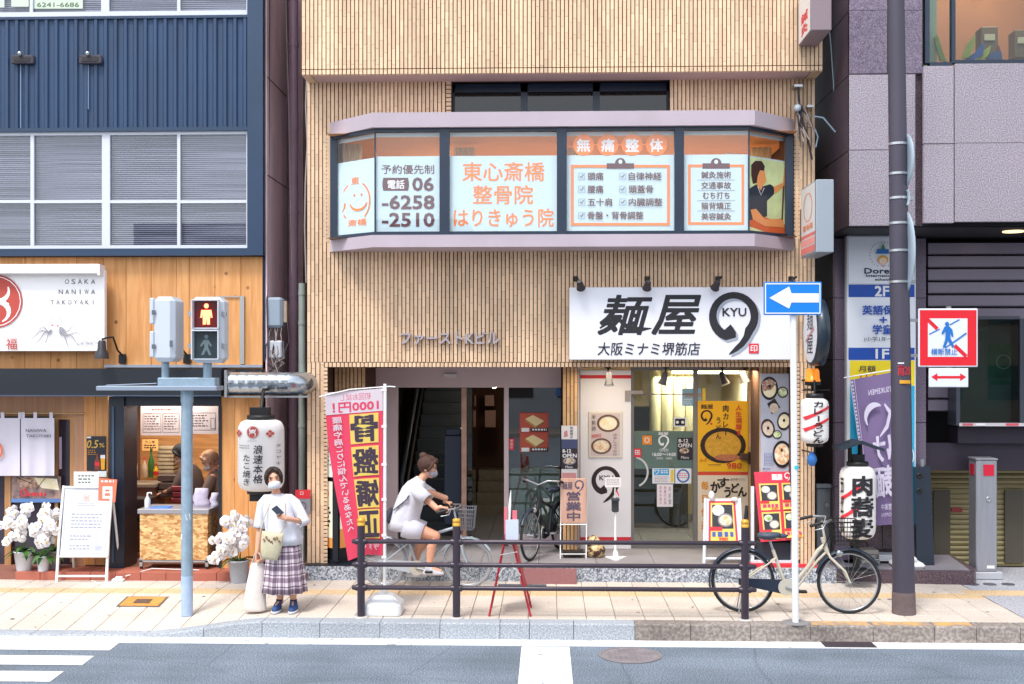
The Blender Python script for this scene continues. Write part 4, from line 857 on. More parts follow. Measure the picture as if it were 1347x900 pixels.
def win(x0, x1, y0, y1, mull, rails, blind, nm=''):
    f = MB(); Y = YL + .01
    pbox(f, x0, x1, y0, y0 + 4, Y, Y + .07); pbox(f, x0, x1, y1 - 4.5, y1, Y, Y + .07)
    for a, b in mull: pbox(f, a, b, y0 + 4, y1 - 4.5, Y + .001, Y + .069)
    for a, b in rails:
        for i in range(len(mull) - 1): pbox(f, mull[i][1], mull[i + 1][0], a, b, Y + .004, Y + .06)
    f = f.build('window_frame', WF, lb)
    for i in range(len(mull) - 1):
        m = MB(); pbox(m, mull[i][1] - .5, mull[i + 1][0] + .5, y0 + 3, y1 - 3, Y + .03, Y + .035); m.build('pane', glass('blue_glass', '#e4e6ec', 1.8), f)
        if blind:
            m = MB(); a, b = X_(mull[i][1] - 1, Y + .07), X_(mull[i + 1][0] + 1, Y + .07); z = zl(y1)
            while z < zl(y0): jt = random.uniform(-.004, .004); m.face([(a, Y + .072, z), (b, Y + .072, z + jt), (b, Y + .086 + jt, z + .023), (a, Y + .086 - jt, z + .023)]); z += .0245
            m.build('blind', BLIND if i % 2 else M('venetian2', '#b4b5be', .6), f, kind='stuff')
    return f
win(-60, 326, 172.5, 328, [(-61, -57), (40, 44.5), (134, 144.5), (233, 237), (324, 326)], [(263.5, 267)], True)
win(-60, 326, -60, 21.5, [(-61, -57), (39, 43), (133, 143.5), (233, 237), (324, 326)], [], True)
pr = Print(Face(YL + .04), lb); pr.rect(44.5, -30, 109, 11.5, M('paper_green', '#c4d4c0', .6)); pr.rect(60, -30, 92, 0, GREY); pr.text('6241-6686', (49, 3.5, 104, 9.5), M('ink_green', '#56664c', .6), .03); pr.rect(0, -30, 6, 10, M('paper_green')); pr.rect(15, -20, 38, 9, M('paper_green')); pr.build('window_notice')
for k, px in enumerate((31.5, 120.5)):
    p = W(px, 79, YL - .02); t = thing('lamp_bracket', ('rusty empty lamp bracket on the blue cladding, far from the pink wall', 'rusty empty lamp bracket on the blue cladding above the window mullion')[k], 'bracket', p)
    m = MB(); m.box(p.x - .14, p.x + .14, YL - .07, YL - .022, p.z - .055, p.z + .05, bev=.01); m.build('plate', M('rust', '#4a4550', .8, .2, var=.4, scale=20), t)
    m = MB(); m.ball((p.x - .02, YL - .09, p.z + .06), .028); m.build('bolt', STEEL, t); m = MB(); m.box(p.x - .1, p.x + .10, YL - .075, YL - .0705, p.z - .03, p.z + .02); m.build('slot', BLACK, t)
    m = MB(); m.box(p.x - .046, p.x - .034, YL - .024, YL - .0225, p.z - .9 + k * .3, p.z - .06); m.build('drip_stain', M('drip', '#66809f', .7), t)
# pink side wall, seen in the gap
PINK = M('pink_wall', '#ecccd2', .8, var=.25, scale=1.5, stretch=(2, 2, .7)); m = MB(); m.box(xl1 + .001, xl1 + .02, YL + .1, YL + 1.9, -.1, 9); m.box(xl1 + .0, xl1 + .16, YL + 1.5, YL + 1.9, -.1, 9); m.build('side_wall', PINK, lb)
m = MB()
for z in (4.9, 6.1, 7.4): m.box(xl1 + .018, xl1 + .024, YL + .12, YL + 1.5, z, z + .012)
m.build('wall_joint', M('joint_dark', '#4a3840', .8), lb, kind='stuff')
# timber front
WD = planks('timber', '#dba066', '#c88a4e'); WD2 = planks('timber_plain', '#c09070', '#b08060', knots=False)
YW = 13.8; xw1 = X_(345.5, YW); edges = [-230, -190, -150, -110, -70, -36, -2, 33, 67, 101, 136, 166, 199, 232, 249, 283, 317, 345.5]
for i in range(len(edges) - 1):
    m = MB(); m.box(X_(edges[i], YW), X_(edges[i + 1], YW) - .004, YW, YW + .03, zl(486), zl(337.5), bev=.003); m.build('plank', WD, lb)
m = MB(); pbox(m, 137, 344.5, 480, 483.5, YW - .05, YW - .001); m.build('metal_flashing', M('flashing', '#9aa4b4', .4, .4), lb)
m = MB(); m.box(-9, X_(291, 13.55), 13.55, YW + .2, Z_(522, 13.55), Z_(485, 13.55)); m.box(X_(291, 13.7), X_(345, 13.7), 13.70, YW + .2, Z_(520, 13.7), Z_(486, 13.7)); aw = m.build('fascia_beam', DKNAVY, lb)
m = MB(); pbox(m, -200, 291, 519.5, 521.5, 13.545, 13.56); m.build('beam_edge', M('edge_blue', '#3c4c62', .4), lb)
YD = 14.0
# wall pieces left of the stall opening
m = MB(); pbox(m, -250, 112, 521, 548, YD, YD + .05); m.build('header_board', WD2, lb)
for a, b in ((98, 112),): m = MB(); pbox(m, a, b, 543, 748, YD - .002, YD + .05); m.build('door_post', WD2, lb)
for a, b in ((112, 127), (127, 143.5)): m = MB(); m.box(X_(a, YD), X_(b, YD) - .004, YD - .03, YD + .05, .1, Z_(521, YD)); m.build('plank', WD, lb)
for i, (a, b) in enumerate(((291, 309), (309, 327), (327, 345.5))): m = MB(); m.box(X_(a, YW), X_(b, YW) - .004, YW, YW + .04, .1, Z_(520, YW)); m.build('plank', WD, lb)
NV = M('stall_frame', '#131e2e', .4, var=.1, scale=4)
m = MB(); pbox(m, 143.5, 163, 522, 750, 13.75, YD + .2); pbox(m, 163.5, 290, 522, 534, 13.78, YD + .1); pbox(m, 287.5, 291, 534, 750, 13.78, YD + .1); m.build('opening_frame', NV, lb)
m = MB(); pbox(m, 147, 150, 535, 740, 13.735, 13.749); m.build('door_track', M('track', '#35475e', .4), lb)
# sliding shoji door left
for (a, b, c, d) in ((92, 98, 543, 740), (72, 76, 546, 740), (6, 14, 626, 745), (76, 92, 546, 552), (-60, -40, 540, 745)):
    m = MB(); pbox(m, a, b, c, d, YD + .02, YD + .06); m.build('door_stile', planks('timber_door', '#b98d60', '#a87848', knots=False), lb)
m = MB(); pbox(m, -200, 98, 543, 748, YD + .08, YD + .085); m.build('door_glass', M('dim_glass', '#3b3440', .15), lb)
m = MB(); pbox(m, 72.5, 81, 575, 617, YD + .06, YD + .07); m.build('wall_notice', M('lilac', '#c0b4cc', .7), label='narrow lilac notice behind the door curtain edge', cat='notice')
BT = M('red_tile', '#a8604e', .7, var=.1, scale=3, obj=.1); st_ = MB(); st_.box(-14, X_(402, 13.5), 13.515, 17, -.05, .085); st_ = st_.build('stall_step', M('step_core', '#8a5a4c', .8), kind='structure')
for i in range(26):
    x1_ = X_(385, 13.5) - i * .305
    if x1_ < -6.3: break
    m = MB(); m.box(x1_ - .30, x1_, 13.49, 13.56, -.01, .10, bev=.004); m.build('red_tile', BT, st_); m = MB(); m.box(x1_ - .30, x1_, 13.565, 13.86, .085, .099, bev=.003); m.build('red_tile', BT, st_)
# stall interior
SW = planks('stall_wood', '#c8935e', '#a87444', knots=False, stretch=(.5, 6, 6)); h = MB(); xa, xb = X_(150, YD), X_(292, YD); yb4 = 16.3
h.box(xa - .5, xb + .1, yb4, yb4 + .05, .1, 1.82); h.build('stall_wall', SW, lb)
h = MB(); h.box(xa - .5, xb + .1, yb4, yb4 + .05, 1.82, 2.6); h.box(xb + .1, xb + .15, YD + .1, yb4, .1, 2.6); h.box(xa - .55, xa - .5, YD + .1, yb4, .1, 2.6); h.box(xa - .5, xb + .1, YD + .1, yb4, 2.5, 2.55); h.build('stall_wall', M('stall_brown', '#7a5a50', .8), lb)
area('stall_light', (X_(225, 15), 14.9, 2.4), .9, 26, (1, .86, .68))
mb1 = board('menu_board', 'large white menu sheet hanging at the top inside the takoyaki stall, left half', 'menu', 185, 239.5, 534.5, 573, 14.9, M('menu_white', '#cfc8d2', .6), .01)
pr = Print(Face(14.9), mb1); pr.lines(200, 538, 226, 541, 1, M('ink_red'), .5, 3, .1); pr.frame(188, 544, 212, 569, .5, M('ink_violet')); pr.frame(214, 544, 236, 569, .5, M('ink_violet')); pr.lines(190, 547, 210, 567, 6, M('ink_violet'), .3, 5); pr.lines(216, 547, 234, 567, 6, M('ink_violet'), .3, 6); pr.build()
mb2 = board('menu_board', 'large white menu sheet hanging at the top inside the takoyaki stall, right half', 'menu', 240, 287, 534.5, 571, 14.92, M('menu_white'), .01)
pr = Print(Face(14.92), mb2); pr.frame(243, 543, 284, 566, .5, M('ink_violet')); pr.lines(245, 546, 275, 563, 5, M('ink_violet'), .35, 9); pr.frame(277, 550, 283, 564, .5, M('ink_violet')); pr.build()
mb3 = board('price_card', 'small tan price card on the stall wall below the menu sheets', 'card', 187, 208, 578, 593, 15.6, M('card_tan', '#d8a868', .7), .01)
pr = Print(Face(15.6), mb3); pr.text('たこ焼', (191, 579.5, 204, 583), K2, .02); pr.lines(190, 585, 205, 591, 2, K2, .5, 3); pr.build()
m = MB(); m.box(X_(150, 15.2), X_(211, 15.2), 15.0, 15.5, .95, .99); m.box(X_(150, 15.2), X_(209, 15.2), 15.02, 15.45, .1, .95, M('shelf_brown', '#7a5548', .6)); m.mats = [M('steel_shelf', '#a89c90', .4, .3), M('shelf_brown')]
m.mi = [0] * 6 + [1] * 6; m.build('stall_shelf', None, label='brown serving shelf with a pale top inside the takoyaki stall', cat='shelf')
m = MB(); pbox(m, 163, 178, 596, 627, 15.7, 15.8)
def bottle(px, py0, py1, Y, r, body, cap, label, lab=None):
    p = W(px, py1, Y); h = Z_(py0, Y, px) - p.z; t = thing('bottle', label, 'bottle', p, group='bottles in the stall')
    m = MB(); m.lathe([(r * .9, 0), (r, .01), (r, h * .55), (r * .4, h * .75), (r * .35, h * .9)], p, n=12); m.build('body', body, t); m = MB(); m.lathe([(r * .42, h * .9), (r * .42, h)], p, n=10); m.build('cap', cap, t)
    if lab: m = MB(); m.lathe([(r * 1.02, h * .15), (r * 1.02, h * .45)], p, n=12); m.build('label', lab, t)
SK = M('sauce_pale', '#d8b89a', .5)
bottle(176, 596, 628, 15.3, .05, SK, M('cap_pink', '#e8b0a0'), 'pale squeeze bottle standing furthest left on the stall shelf')
bottle(190, 602, 628, 15.25, .04, M('clear_b', '#c0a890', .3), REDP, 'clear bottle between the pale squeeze bottle and the green bottle')
bottle(199, 590, 628, 15.3, .04, M('green_b', '#3a6a34', .2), M('green_b2', '#2a4a24'), 'tall green glass bottle on the stall shelf')
bottle(205, 610, 628, 15.15, .035, M('yellow_b', '#e0a820', .4), REDP, 'yellow sauce bottle with red cap at the end of the stall shelf', REDP)
for k, (a, b, c, d, Yc, col, lb_) in enumerate(((206, 228, 588, 625, 15.7, '#a09078', 'stack of folded trays behind the green bottle'), (207, 236, 625, 656, 15.1, '#5a4a48', 'dark cooking equipment below the trays in the stall'), (150, 195, 656, 700, 14.6, '#3c3438', 'dark griddle stand low in the left of the stall'), (225, 244, 640, 664, 15.0, '#8a2c34', 'dark red cloth draped behind the signal post in the stall'))):
    m = MB(); n_ = 7 if k == 0 else 3
    for i in range(n_): z0_ = Z_(d, Yc) + (Z_(c, Yc) - Z_(d, Yc)) * i / n_; m.box(X_(a, Yc) + .015 * (i % 2), X_(b, Yc), Yc, Yc + .3, z0_, z0_ + (Z_(c, Yc) - Z_(d, Yc)) / n_ * .86, bev=.01)
    m.build(('tray_stack', 'cooking_unit', 'griddle_stand', 'cloth')[k], M('stuff_%d' % k, col, .5, var=.3, scale=9), label=lb_, cat=('trays', 'cooker', 'stand', 'cloth')[k])
# OSB counter
Yc = 13.72; ct = thing('serving_counter', 'strand board serving counter on steel legs before the takoyaki stall', 'counter', (X_(232, Yc), Yc + .2, .1))
OSB = voro('osb', ['#a9743c', '#e4b878', '#d49c56', '#f2d6a4', '#9a6832', '#ecc68c'], 20, .7, (1, 1, 2.2), .2)
m = MB(); pbox(m, 184, 273, 675, 737, Yc, Yc + .45); m.build('board', OSB, ct)
m = MB(); pbox(m, 180.5, 274.5, 670, 676.5, Yc - .02, Yc + .5, bev=.005); m.build('worktop', M('worktop', '#a2a0a6', .3, .4), ct)
m = MB()
pbox(m, 183.5, 274, 737.2, 740, Yc - .004, Yc + .03); m.build('rail', STEEL, ct)
for a in (183.5, 270):
    for y in (Yc - .004, Yc + .42): m = MB(); m.box(X_(a, Yc), X_(a + 4, Yc), y, y + .035, .13, Z_(737.2, Yc)); m.box(X_(a + .5, Yc), X_(a + 3.5, Yc), y + .004, y + .03, .1, .13, BLACK); m.mats = [STEEL, BLACK]; m.mi = [0] * 6 + [1] * 6; m.build('leg', None, ct)
p = W(194, 670, Yc + .15); t = thing('soap_dispenser', 'white pump bottle of hand gel at the edge of the serving counter', 'pump bottle', p)
m = MB(); m.lathe([(.033, 0), (.036, .01), (.036, .12), (.015, .155)], p, n=14); m.build('body', M('gel', '#d8dce2', .3), t); m = MB(); m.lathe([(.012, .155), (.012, .20)], p, n=8); m.tube([p + Vector((0, 0, .2)), p + Vector((.05, -.01, .205)), p + Vector((.055, -.01, .185))], .008); m.build('pump', WHITE, t)
p = W(213, 669.5, Yc + .15); m = MB(); m.box(p.x - .12, p.x + .12, Yc + .05, Yc + .22, p.z, p.z + .028, bev=.01); m.build('money_tray', M('tray_blue', '#2f6fd0', .4), label='small bright blue money tray on the serving counter', cat='tray')
for k, (a, b, c, d) in enumerate(((253, 276, 644, 668), (276, 288, 650, 668))):
    m = MB(); x0_, x1_ = X_(a, Yc + .3), X_(b, Yc + .3); z0_, z1_ = Z_(d + 1, Yc + .3), Z_(c, Yc + .3)
    vs = []; rr = random.Random(5 + k)
    for i in range(5):
        f_ = i / 4; sh = .015 * sin(i * 2.2); vs.append(((x0_ + x1_) / 2 + sh, Yc + .3, z0_ + (z1_ - z0_) * f_, (x1_ - x0_) / 2 * (1 - .25 * f_), .06 * (1 - .4 * f_)))
    m.loft([(v[0], v[1], v[2], v[3], v[4]) for v in vs], n=10); m.build('paper_bag', M('bag_lilac', '#c6bcd0', .8, var=.2, scale=14), label=('crumpled pale paper bag on the right of the serving counter', 'small pale carton bag against the stall door frame')[k], cat='bag')
# takoyaki signboard
ys_ = 13.62; sb = board('takoyaki_signboard', 'white takoyaki shop signboard with red swirl logo and octopus drawing', 'signboard', -150, 137.5, 356, 462, ys_, PANEL, .08, .006)
pr = Print(Face(ys_), sb); RD = M('logo_red', '#b5463c', .6)
for t_, b_, x0 in (('OSAKA', 367.5, 85.5), ('NANIWA', 381, 77.5), ('TAKOYAKI', 394.5, 66.5)):
    n_ = len(t_); wl = 125.5 - x0; cw = wl / (n_ - .35)
    for i, ch in enumerate(t_): pr.text(ch, (x0 + i * cw + (cw * .25 if ch == 'I' else 0), b_, x0 + i * cw + cw * (.62 if ch != 'I' else .37), b_ + 6.2), M('ink_grey', '#4a5060', .6), .0)
def swirl(pr, cx, cy, r, red, wh):
    pr.disc(cx, cy, r, r, red, 36); pr.arc(cx, cy, r * .93, r * .93, 0, 360, r * .03, wh)
    for s_ in (1, -1):
        P_ = [(cx + s_ * r * .80 * cos(R(a)) * .62, cy + s_ * (r * .42 * sin(R(a)) - r * .40)) for a in range(-20, 260, 20)]
        pr.stroke(P_, [r * (.05 + .16 * sin(pi * i / (len(P_) - 1))) for i in range(len(P_))], wh)
    pr.stroke([(cx - r * .5, cy + r * .1), (cx, cy - r * .05), (cx + r * .5, cy + r * .1)], [r * .05, r * .15, r * .05], wh)
swirl(pr, -5, 396.5, 35, RD, PANEL); pr.text('福', (8.5, 445, 23, 460), RD, .01)
LG = M('line_grey', '#8c8c94', .6); cx, cy = 74, 428
pr.arc(cx, cy - 2, 8, 10, 170, 370, .6, LG)
for k in range(8):
    s_ = -1 if k < 4 else 1; j = k % 4; L_ = (22, 34, 28, 14)[j]; dy = (-2, 10, 19, 22)[j]
    P_ = [(cx + s_ * (5 + L_ * f / 8), cy + 6 + dy * f / 8 + 3.2 * sin(f * 1.1 + k)) for f in range(9)]; pr.stroke(P_, [1.6 - .15 * f for f in range(9)], LG); pr.stroke([(x_, y_ + 1.6) for x_, y_ in P_[:7]], .4, LG)
pr.disc(cx - 4, cy, 1.4, 1, REDP); pr.disc(cx + 3, cy + 1, 1.6, 1, REDP); pr.arc(cx, cy + 5, 5, 4, 20, 160, .6, LG)
for i in range(4):
    for r_ in (2, 3.4, 4.8): pr.arc(107 + i * 6, 455 - (i % 2) * 2, r_, r_, 180, 360, .5, LG)
pr.build()
m = MB(); pbox(m, -150, 130, 348, 360, ys_ - .12, ys_ - .02, bev=.01); pbox(m, 128, 131, 348, 362, ys_ - .125, ys_ + .05); m.build('sign_light', WHITE, label='long white light bar above the takoyaki signboard', cat='light bar')
for k, (hx, hy, bx, by) in enumerate(((134, 462, 161, 472), (228, 458, 246, 472))):
    a = W(bx, by, YW - .02); b = W(hx, hy, 13.45); t = thing('gooseneck_lamp', ('black gooseneck lamp at the corner of the takoyaki signboard', 'black gooseneck lamp half hidden behind the signal head')[k], 'lamp', a, group='gooseneck lamps on the timber front')
    m = MB(); m.box(a.x - .045, a.x + .045, YW - .04, YW - .003, a.z - .06, a.z + .06, bev=.01); m.tube([a + Vector((0, -.02, .05)), a + Vector((-.0, -.15, .1)), a + Vector((-.02, -.25, .26)), b + Vector((.06, 0, .16)), b + Vector((0, 0, .14))], .012); m.build('arm', BLACK, t)
    m = MB(); m.lathe([(.03, .13), (.045, .11), (.05, .02), (.075, -.02), (.085, -.09)], b, n=18); m.build('shade', SPB, t); m = MB(); m.ball(b + Vector((0, 0, -.05)), .04); m.build('bulb', WHITE, t)
# steel strip on planks
m = MB(); pbox(m, 315.5, 321, 389.5, 479, YW - .03, YW - .004); pbox(m, 286, 315, 389.5, 391, YW - .02, YW - .01); m.build('metal_conduit', M('trunk', '#a6a8a6', .4, .4), label='pale metal strip fixed upright on the timber planks beside the signal head', cat='conduit')
# noren
NO = M('noren', '#cfcbd8', .9); nr = thing('door_curtain', 'white split door curtain on a thin rail left of the takoyaki stall', 'curtain', (X_(20, 13.9), 13.9, Z_(627, 13.9)))
m = MB(); m.tube([W(-200, 544, 13.92), W(111, 543.5, 13.92)], .009); m.build('rail', M('rail_brass', '#b89a6a', .4, .6), nr)
for (a, b) in ((-40, 26.2), (27.4, 71.5)):
    m = MB(); nn = 14; P_ = []
    for i in range(nn + 1):
        for j in range(6):
            f_ = j / 5; xx = a + (b - a) * i / nn; q = W(xx, 550 + (626 - 550) * f_, 13.9 + .012 * sin(i * .9 + a) * (.3 + f_)); P_.append(tuple(q))
    m.mesh(P_, [(i * 6 + j, i * 6 + j + 1, (i + 1) * 6 + j + 1, (i + 1) * 6 + j) for i in range(nn) for j in range(5)], sm=True)
    x_ = a + 6
    for xx in (([1, 24] if a < 0 else [28, 44, 65])): pbox(m, xx, xx + 4.5, 542.5, 551, 13.9, 13.905)
    o = m.build('cloth', NO, nr)
pr = Print(Face(13.872), nr); pr.text('NANIWA', (34, 564.5, 61, 568.3), M('ink_slate', '#585868', .7), .03); pr.text('TAKOYAKI', (34.5, 571.5, 67, 575.3), M('ink_slate'), .03); pr.arc(-8, 593, 10.5, 12, 0, 360, 3, M('noren_orange', '#cf6a4a', .7)); pr.build()
# posters left
bp = board('beer_poster', 'dark poster with a bottle and a glass of beer on the timber post', 'poster', 114, 139, 574, 619.5, YD - .045, M('poster_black', '#22232c', .5), .008)
pr = Print(Face(YD - .045), bp); GD = M('gold', '#d0a848', .5); pr.text('0.5', (114.5, 579, 129.5, 589.5), GD, .02, .2); pr.text('%', (130.5, 583, 137.5, 588.5), GD, .02); pr.lines(115.5, 592, 126, 600, 3, M('amber'), .25, 4); pr.poly([(126.5, 597), (129, 597), (129.5, 603), (131.5, 606), (131.5, 618), (124.5, 618), (124.5, 606), (126.5, 603)], M('bottle_brown', '#7a3a2c', .4)); pr.rect(125, 608, 131, 613, REDP)
pr.poly([(132.5, 600), (138.5, 600), (137.8, 618), (133.2, 618)], M('beer', '#e8a828', .4)); pr.rect(132.3, 598.5, 138.6, 603, WHITE); pr.rect(114.5, 574.3, 120, 576.5, WHITE); pr.build()
m = MB(); pbox(m, 129, 140, 619.8, 627.5, YD - .05, YD - .035); m.build('small_notice', M('leaf_white'), label='small blank white card under the beer poster', cat='card')
sp_ = board('seafood_poster', 'wide colourful food poster on the door glass below the door curtain', 'poster', 15, 80, 626.5, 661, YD + .0, M('poster_photo', '#a88a80', .5, var=.6, scale=6, col2='#3a3040', contrast=(.35, .6)), .008)
pr = Print(Face(YD + .0), sp_); pr.poly([(40, 628), (75, 630), (78, 645), (55, 642)], food('egg')); pr.poly([(22, 630), (45, 628), (52, 640), (28, 644)], food('meat')); pr.rect(15, 656, 80, 661, M('leaf_blue2', '#5a80b8', .5)); pr.text('13', (28, 643.5, 36, 653), M('ink_red2', '#d02838', .5), .05, rot=-8); pr.lines(38, 648, 60, 653, 1, M('ink_red2'), .9, 4, 0); pr.stroke([(22, 628), (42, 636)], .8, INK); pr.stroke([(60, 628), (48, 644)], .8, INK); pr.build()
# ================================================================ granite building on the right
rb = thing('granite_building', 'mauve granite faced building with dark louvres and corner window', 'building', (X_(1200, 13.6), 13.6, 0))
GR1 = speckle('mauve_granite', '#7b727c', '#938a94', '#afa6b0', 80, .45, .05); GR2 = speckle('brown_granite', '#352a30', '#50414a', '#6c5a62', 95, .35, .12); GR3 = speckle('dark_mauve', '#50465a', '#6c6072', '#857888', 95, .4, .1)
YR, YR2 = 13.1, 13.0
def rz(py, Y=YR): return Z_(py, Y, 1160)
core = MB(); core.box(X_(1120, YR), X_(1216, YR), YR + .06, 22, rz(297), 9.5); core.box(X_(1216, YR), 14, YR + .06, 22, rz(297), rz(90)); core.box(X_(1216, YR), 14, YR + .06, 22, 8.6, 9.5); core.box(X_(1085, 14.9) , 14, 14.9, 22, 0, rz(297)); core = core.build('wall', M('core_dark', '#1c1a20', .8), rb)
def slab_piece(x0, x1, y0, y1, Y, mat, th=.05, name='granite_panel'):
    m = MB(); a = W(x0, y0, Y); b = W(x1, y1, Y); m.box(a.x, b.x - .006, Y, Y + th, b.z + .006, a.z, bev=.004); return m.build(name, mat, rb)
for (x0, x1, y0, y1, mt) in ((1117, 1168, -40, 14, GR3), (1168, 1214, -40, 14, GR3), (1117, 1168, 14, 97.5, GR3), (1168, 1214, 14, 97.5, GR3), (1117, 1205, 98.5, 197.5, GR1), (1117, 1205, 198, 297.5, GR1)): slab_piece(x0, x1, y0, y1, YR, mt)
for (x0, x1, y0, y1) in ((1215, 1255.5, 87, 189.5), (1256, 1420, 84, 188), (1215, 1255.5, 190, 294), (1256, 1420, 188.7, 292), (1420, 1560, 84, 188), (1420, 1560, 188.7, 292)): slab_piece(x0, x1, y0, y1, YR2, GR1)
m = MB(); m.box(X_(1205, YR), X_(1215, YR), YR + .045, YR + .1, rz(297), rz(96)); m.build('recessed_strip', GR2, rb)
# left flank running back
for k, (ya_, yb_) in enumerate(((YR + .004, 13.9), (13.904, 15.0), (15.004, 16.5))):
    for (za_, zb_) in ((rz(297), rz(198)), (rz(197.5), rz(98)), (rz(97.5), rz(14)), (rz(13.5), rz(-60))): 
        m = MB(); xx = X_(1117, YR); m.box(xx, xx + .05, ya_, yb_ - .004, za_ + .003, zb_ - .003); m.build('granite_panel', GR2, rb)
m = MB(); m.face([(X_(1117, YR), YR + .1, rz(298) + .0), (14, YR + .1, rz(298)), (14, 14.9, rz(298)), (X_(1117, YR), 14.9, rz(298))]); m.build('soffit', M('soffit_black', '#17161a', .6), rb)
# lower column, set back
YC2 = 14.2
for k, (a, b) in enumerate(((314, 392), (392.5, 473), (473.5, 556), (556.5, 640), (640.5, 742))): 
    m = MB(); p0 = W(1098, a, YC2); p1 = W(1118, b, YC2); m.box(p0.x, p1.x, YC2, YC2 + .06, p1.z + .004, p0.z); m.build('granite_panel', GR3, rb)
    m = MB(); p0 = W(1198, a, YC2); p1 = W(1218, b, YC2); m.box(p0.x, p1.x, YC2, YC2 + .9, p1.z + .004, p0.z); m.build('granite_panel', GR3, rb)
    m = MB(); xx = X_(1098, YC2); m.box(xx - .02, xx + .0, YC2 + .01, YC2 + 1.8, Z_(b, YC2), Z_(a, YC2) - .004); m.build('granite_panel', GR2, rb)
m = MB(); pbox(m, 1118, 1198, 640, 740, YC2 + .1, YC2 + .2); m.build('base_panel', GR2, rb)
for (a, b) in ((1123, 1140), (1141, 1160), (1161, 1178)): m = MB(); pbox(m, a, b, 690, 722, YC2 + .05, YC2 + .1); m.build('granite_panel', GR2, rb)
# metal door in the gap
m = MB(); pbox(m, 1074, 1099, 642, 742, 14.35, 14.4, bev=.01); pbox(m, 1074, 1099, 637, 642, 14.3, 14.4); gd = m.build('gate_panel', M('gate_grey', '#8f98a2', .5, .2, var=.1), label='plain grey metal gate closing the gap beside the tiled building', cat='gate')
m = MB(); m.lathe([(.03, 0), (.03, -.03)], W(1087, 664, 14.349), axis='Y', n=12); m.build('lock', STEEL, gd)
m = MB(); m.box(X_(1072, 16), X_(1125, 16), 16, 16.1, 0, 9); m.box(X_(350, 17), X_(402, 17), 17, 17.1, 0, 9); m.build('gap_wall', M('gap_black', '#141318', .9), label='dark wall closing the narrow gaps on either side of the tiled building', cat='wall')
# corner window with things on the sill
wf = MB(); Yw = YR2 + .12
for (a, b) in ((1217, 1223), (1252, 1257)): pbox(wf, a, b, -60, 83, Yw, Yw + .08)
pbox(wf, 1223, 1252, 82, 88, Yw, Yw + .08); pbox(wf, 1257, 1560, 79, 85, Yw, Yw + .08)
wf = wf.build('window_frame', NAVY, rb); GLW = glass('tinted_glass', '#e0e6e2', 1.)
for (a, b) in ((1223, 1252), (1257, 1560)): m = MB(); pbox(m, a, b, -60, 82, Yw + .03, Yw + .036); m.build('pane', GLW, wf)
m = MB(); m.box(X_(1223, Yw), 13, Yw + .6, Yw + 2.6, rz(86), rz(86) + .02); m.build('window_floor', M('wf', '#8a6a50', .6), rb)
m = MB(); m.box(X_(1180, Yw), 13, Yw + 2.6, Yw + 2.7, rz(92), 9.4); m.build('room_back', M('room_copper', '#b07452', .7, var=.2, scale=.8), rb)
m = MB(); m.box(X_(1216, Yw), X_(1252, Yw), Yw + .5, Yw + .55, rz(88), 9.4); m.build('curtain', M('curtain_green', '#9fb0a0', .8), rb)
core2 = None
area('room_light', (X_(1310, 14.5), 14.6, 8.4), 1.2, 38, (1, .82, .62))
for k, (pts, col, nm, lb_) in enumerate(((((1264, 78), (1272, 58), (1282, 46), (1281, 62), (1274, 76)), '#a8b04a', 'pennant', 'yellow green folded cloth shape leaning behind the corner window, left of the blue one'), (((1268, 79), (1284, 68), (1294, 55), (1292, 72), (1280, 80)), '#2f5ab8', 'pennant', 'bright blue folded cloth shape leaning behind the corner window'), (((1282, 80), (1292, 68), (1303, 60), (1300, 72), (1292, 80)), '#b4bc5a', 'pennant', 'yellow green folded cloth shape leaning behind the corner window, right of the blue one'), (((1296, 79), (1304, 70), (1316, 67), (1318, 79)), '#3f5a98', 'pennant', 'dull blue folded cloth lying on the corner window sill'), (((1228, 50), (1233, 46), (1240, 70), (1245, 82), (1236, 80)), '#8a9a4c', 'pennant', 'olive leaf shaped cloth behind the narrow left pane of the corner window'), (((1306, 76), (1313, 60), (1315, 66), (1311, 78)), '#8c2f3a', 'pennant', 'small dark red cloth shape behind the corner window, right of the box'))):
    m = MB(); P_ = [W(x, y, Yw + .3 + .04 * k) for x, y in pts]; m.prism([(p.x, p.z) for p in P_], Yw + .28 + .04 * k, Yw + .31 + .04 * k); m.build(nm, M('cloth_%d' % k, col, .8, var=.2, scale=10), label=lb_, cat='cloth', group='cloth shapes in the corner window')
for k, (a, b, c, d, lb_) in enumerate(((1291, 1313, 35, 72, 'upright brown speaker box standing behind the corner window'), (1335, 1352, 39, 76, 'dark box half cut off at the edge behind the corner window'))):
    m = MB(); pbox(m, a, b, c, d, Yw + .5, Yw + .7, bev=.01); t = m.build('speaker_box', M('box_brown', '#7a5c4c', .5), label=lb_, cat='speaker box'); m = MB(); pbox(m, a + 4, b - 4, c + 10, c + 18, Yw + .48, Yw + .499); m.build('label_plate', M('plate_lit', '#d8c8a8', .5), t)
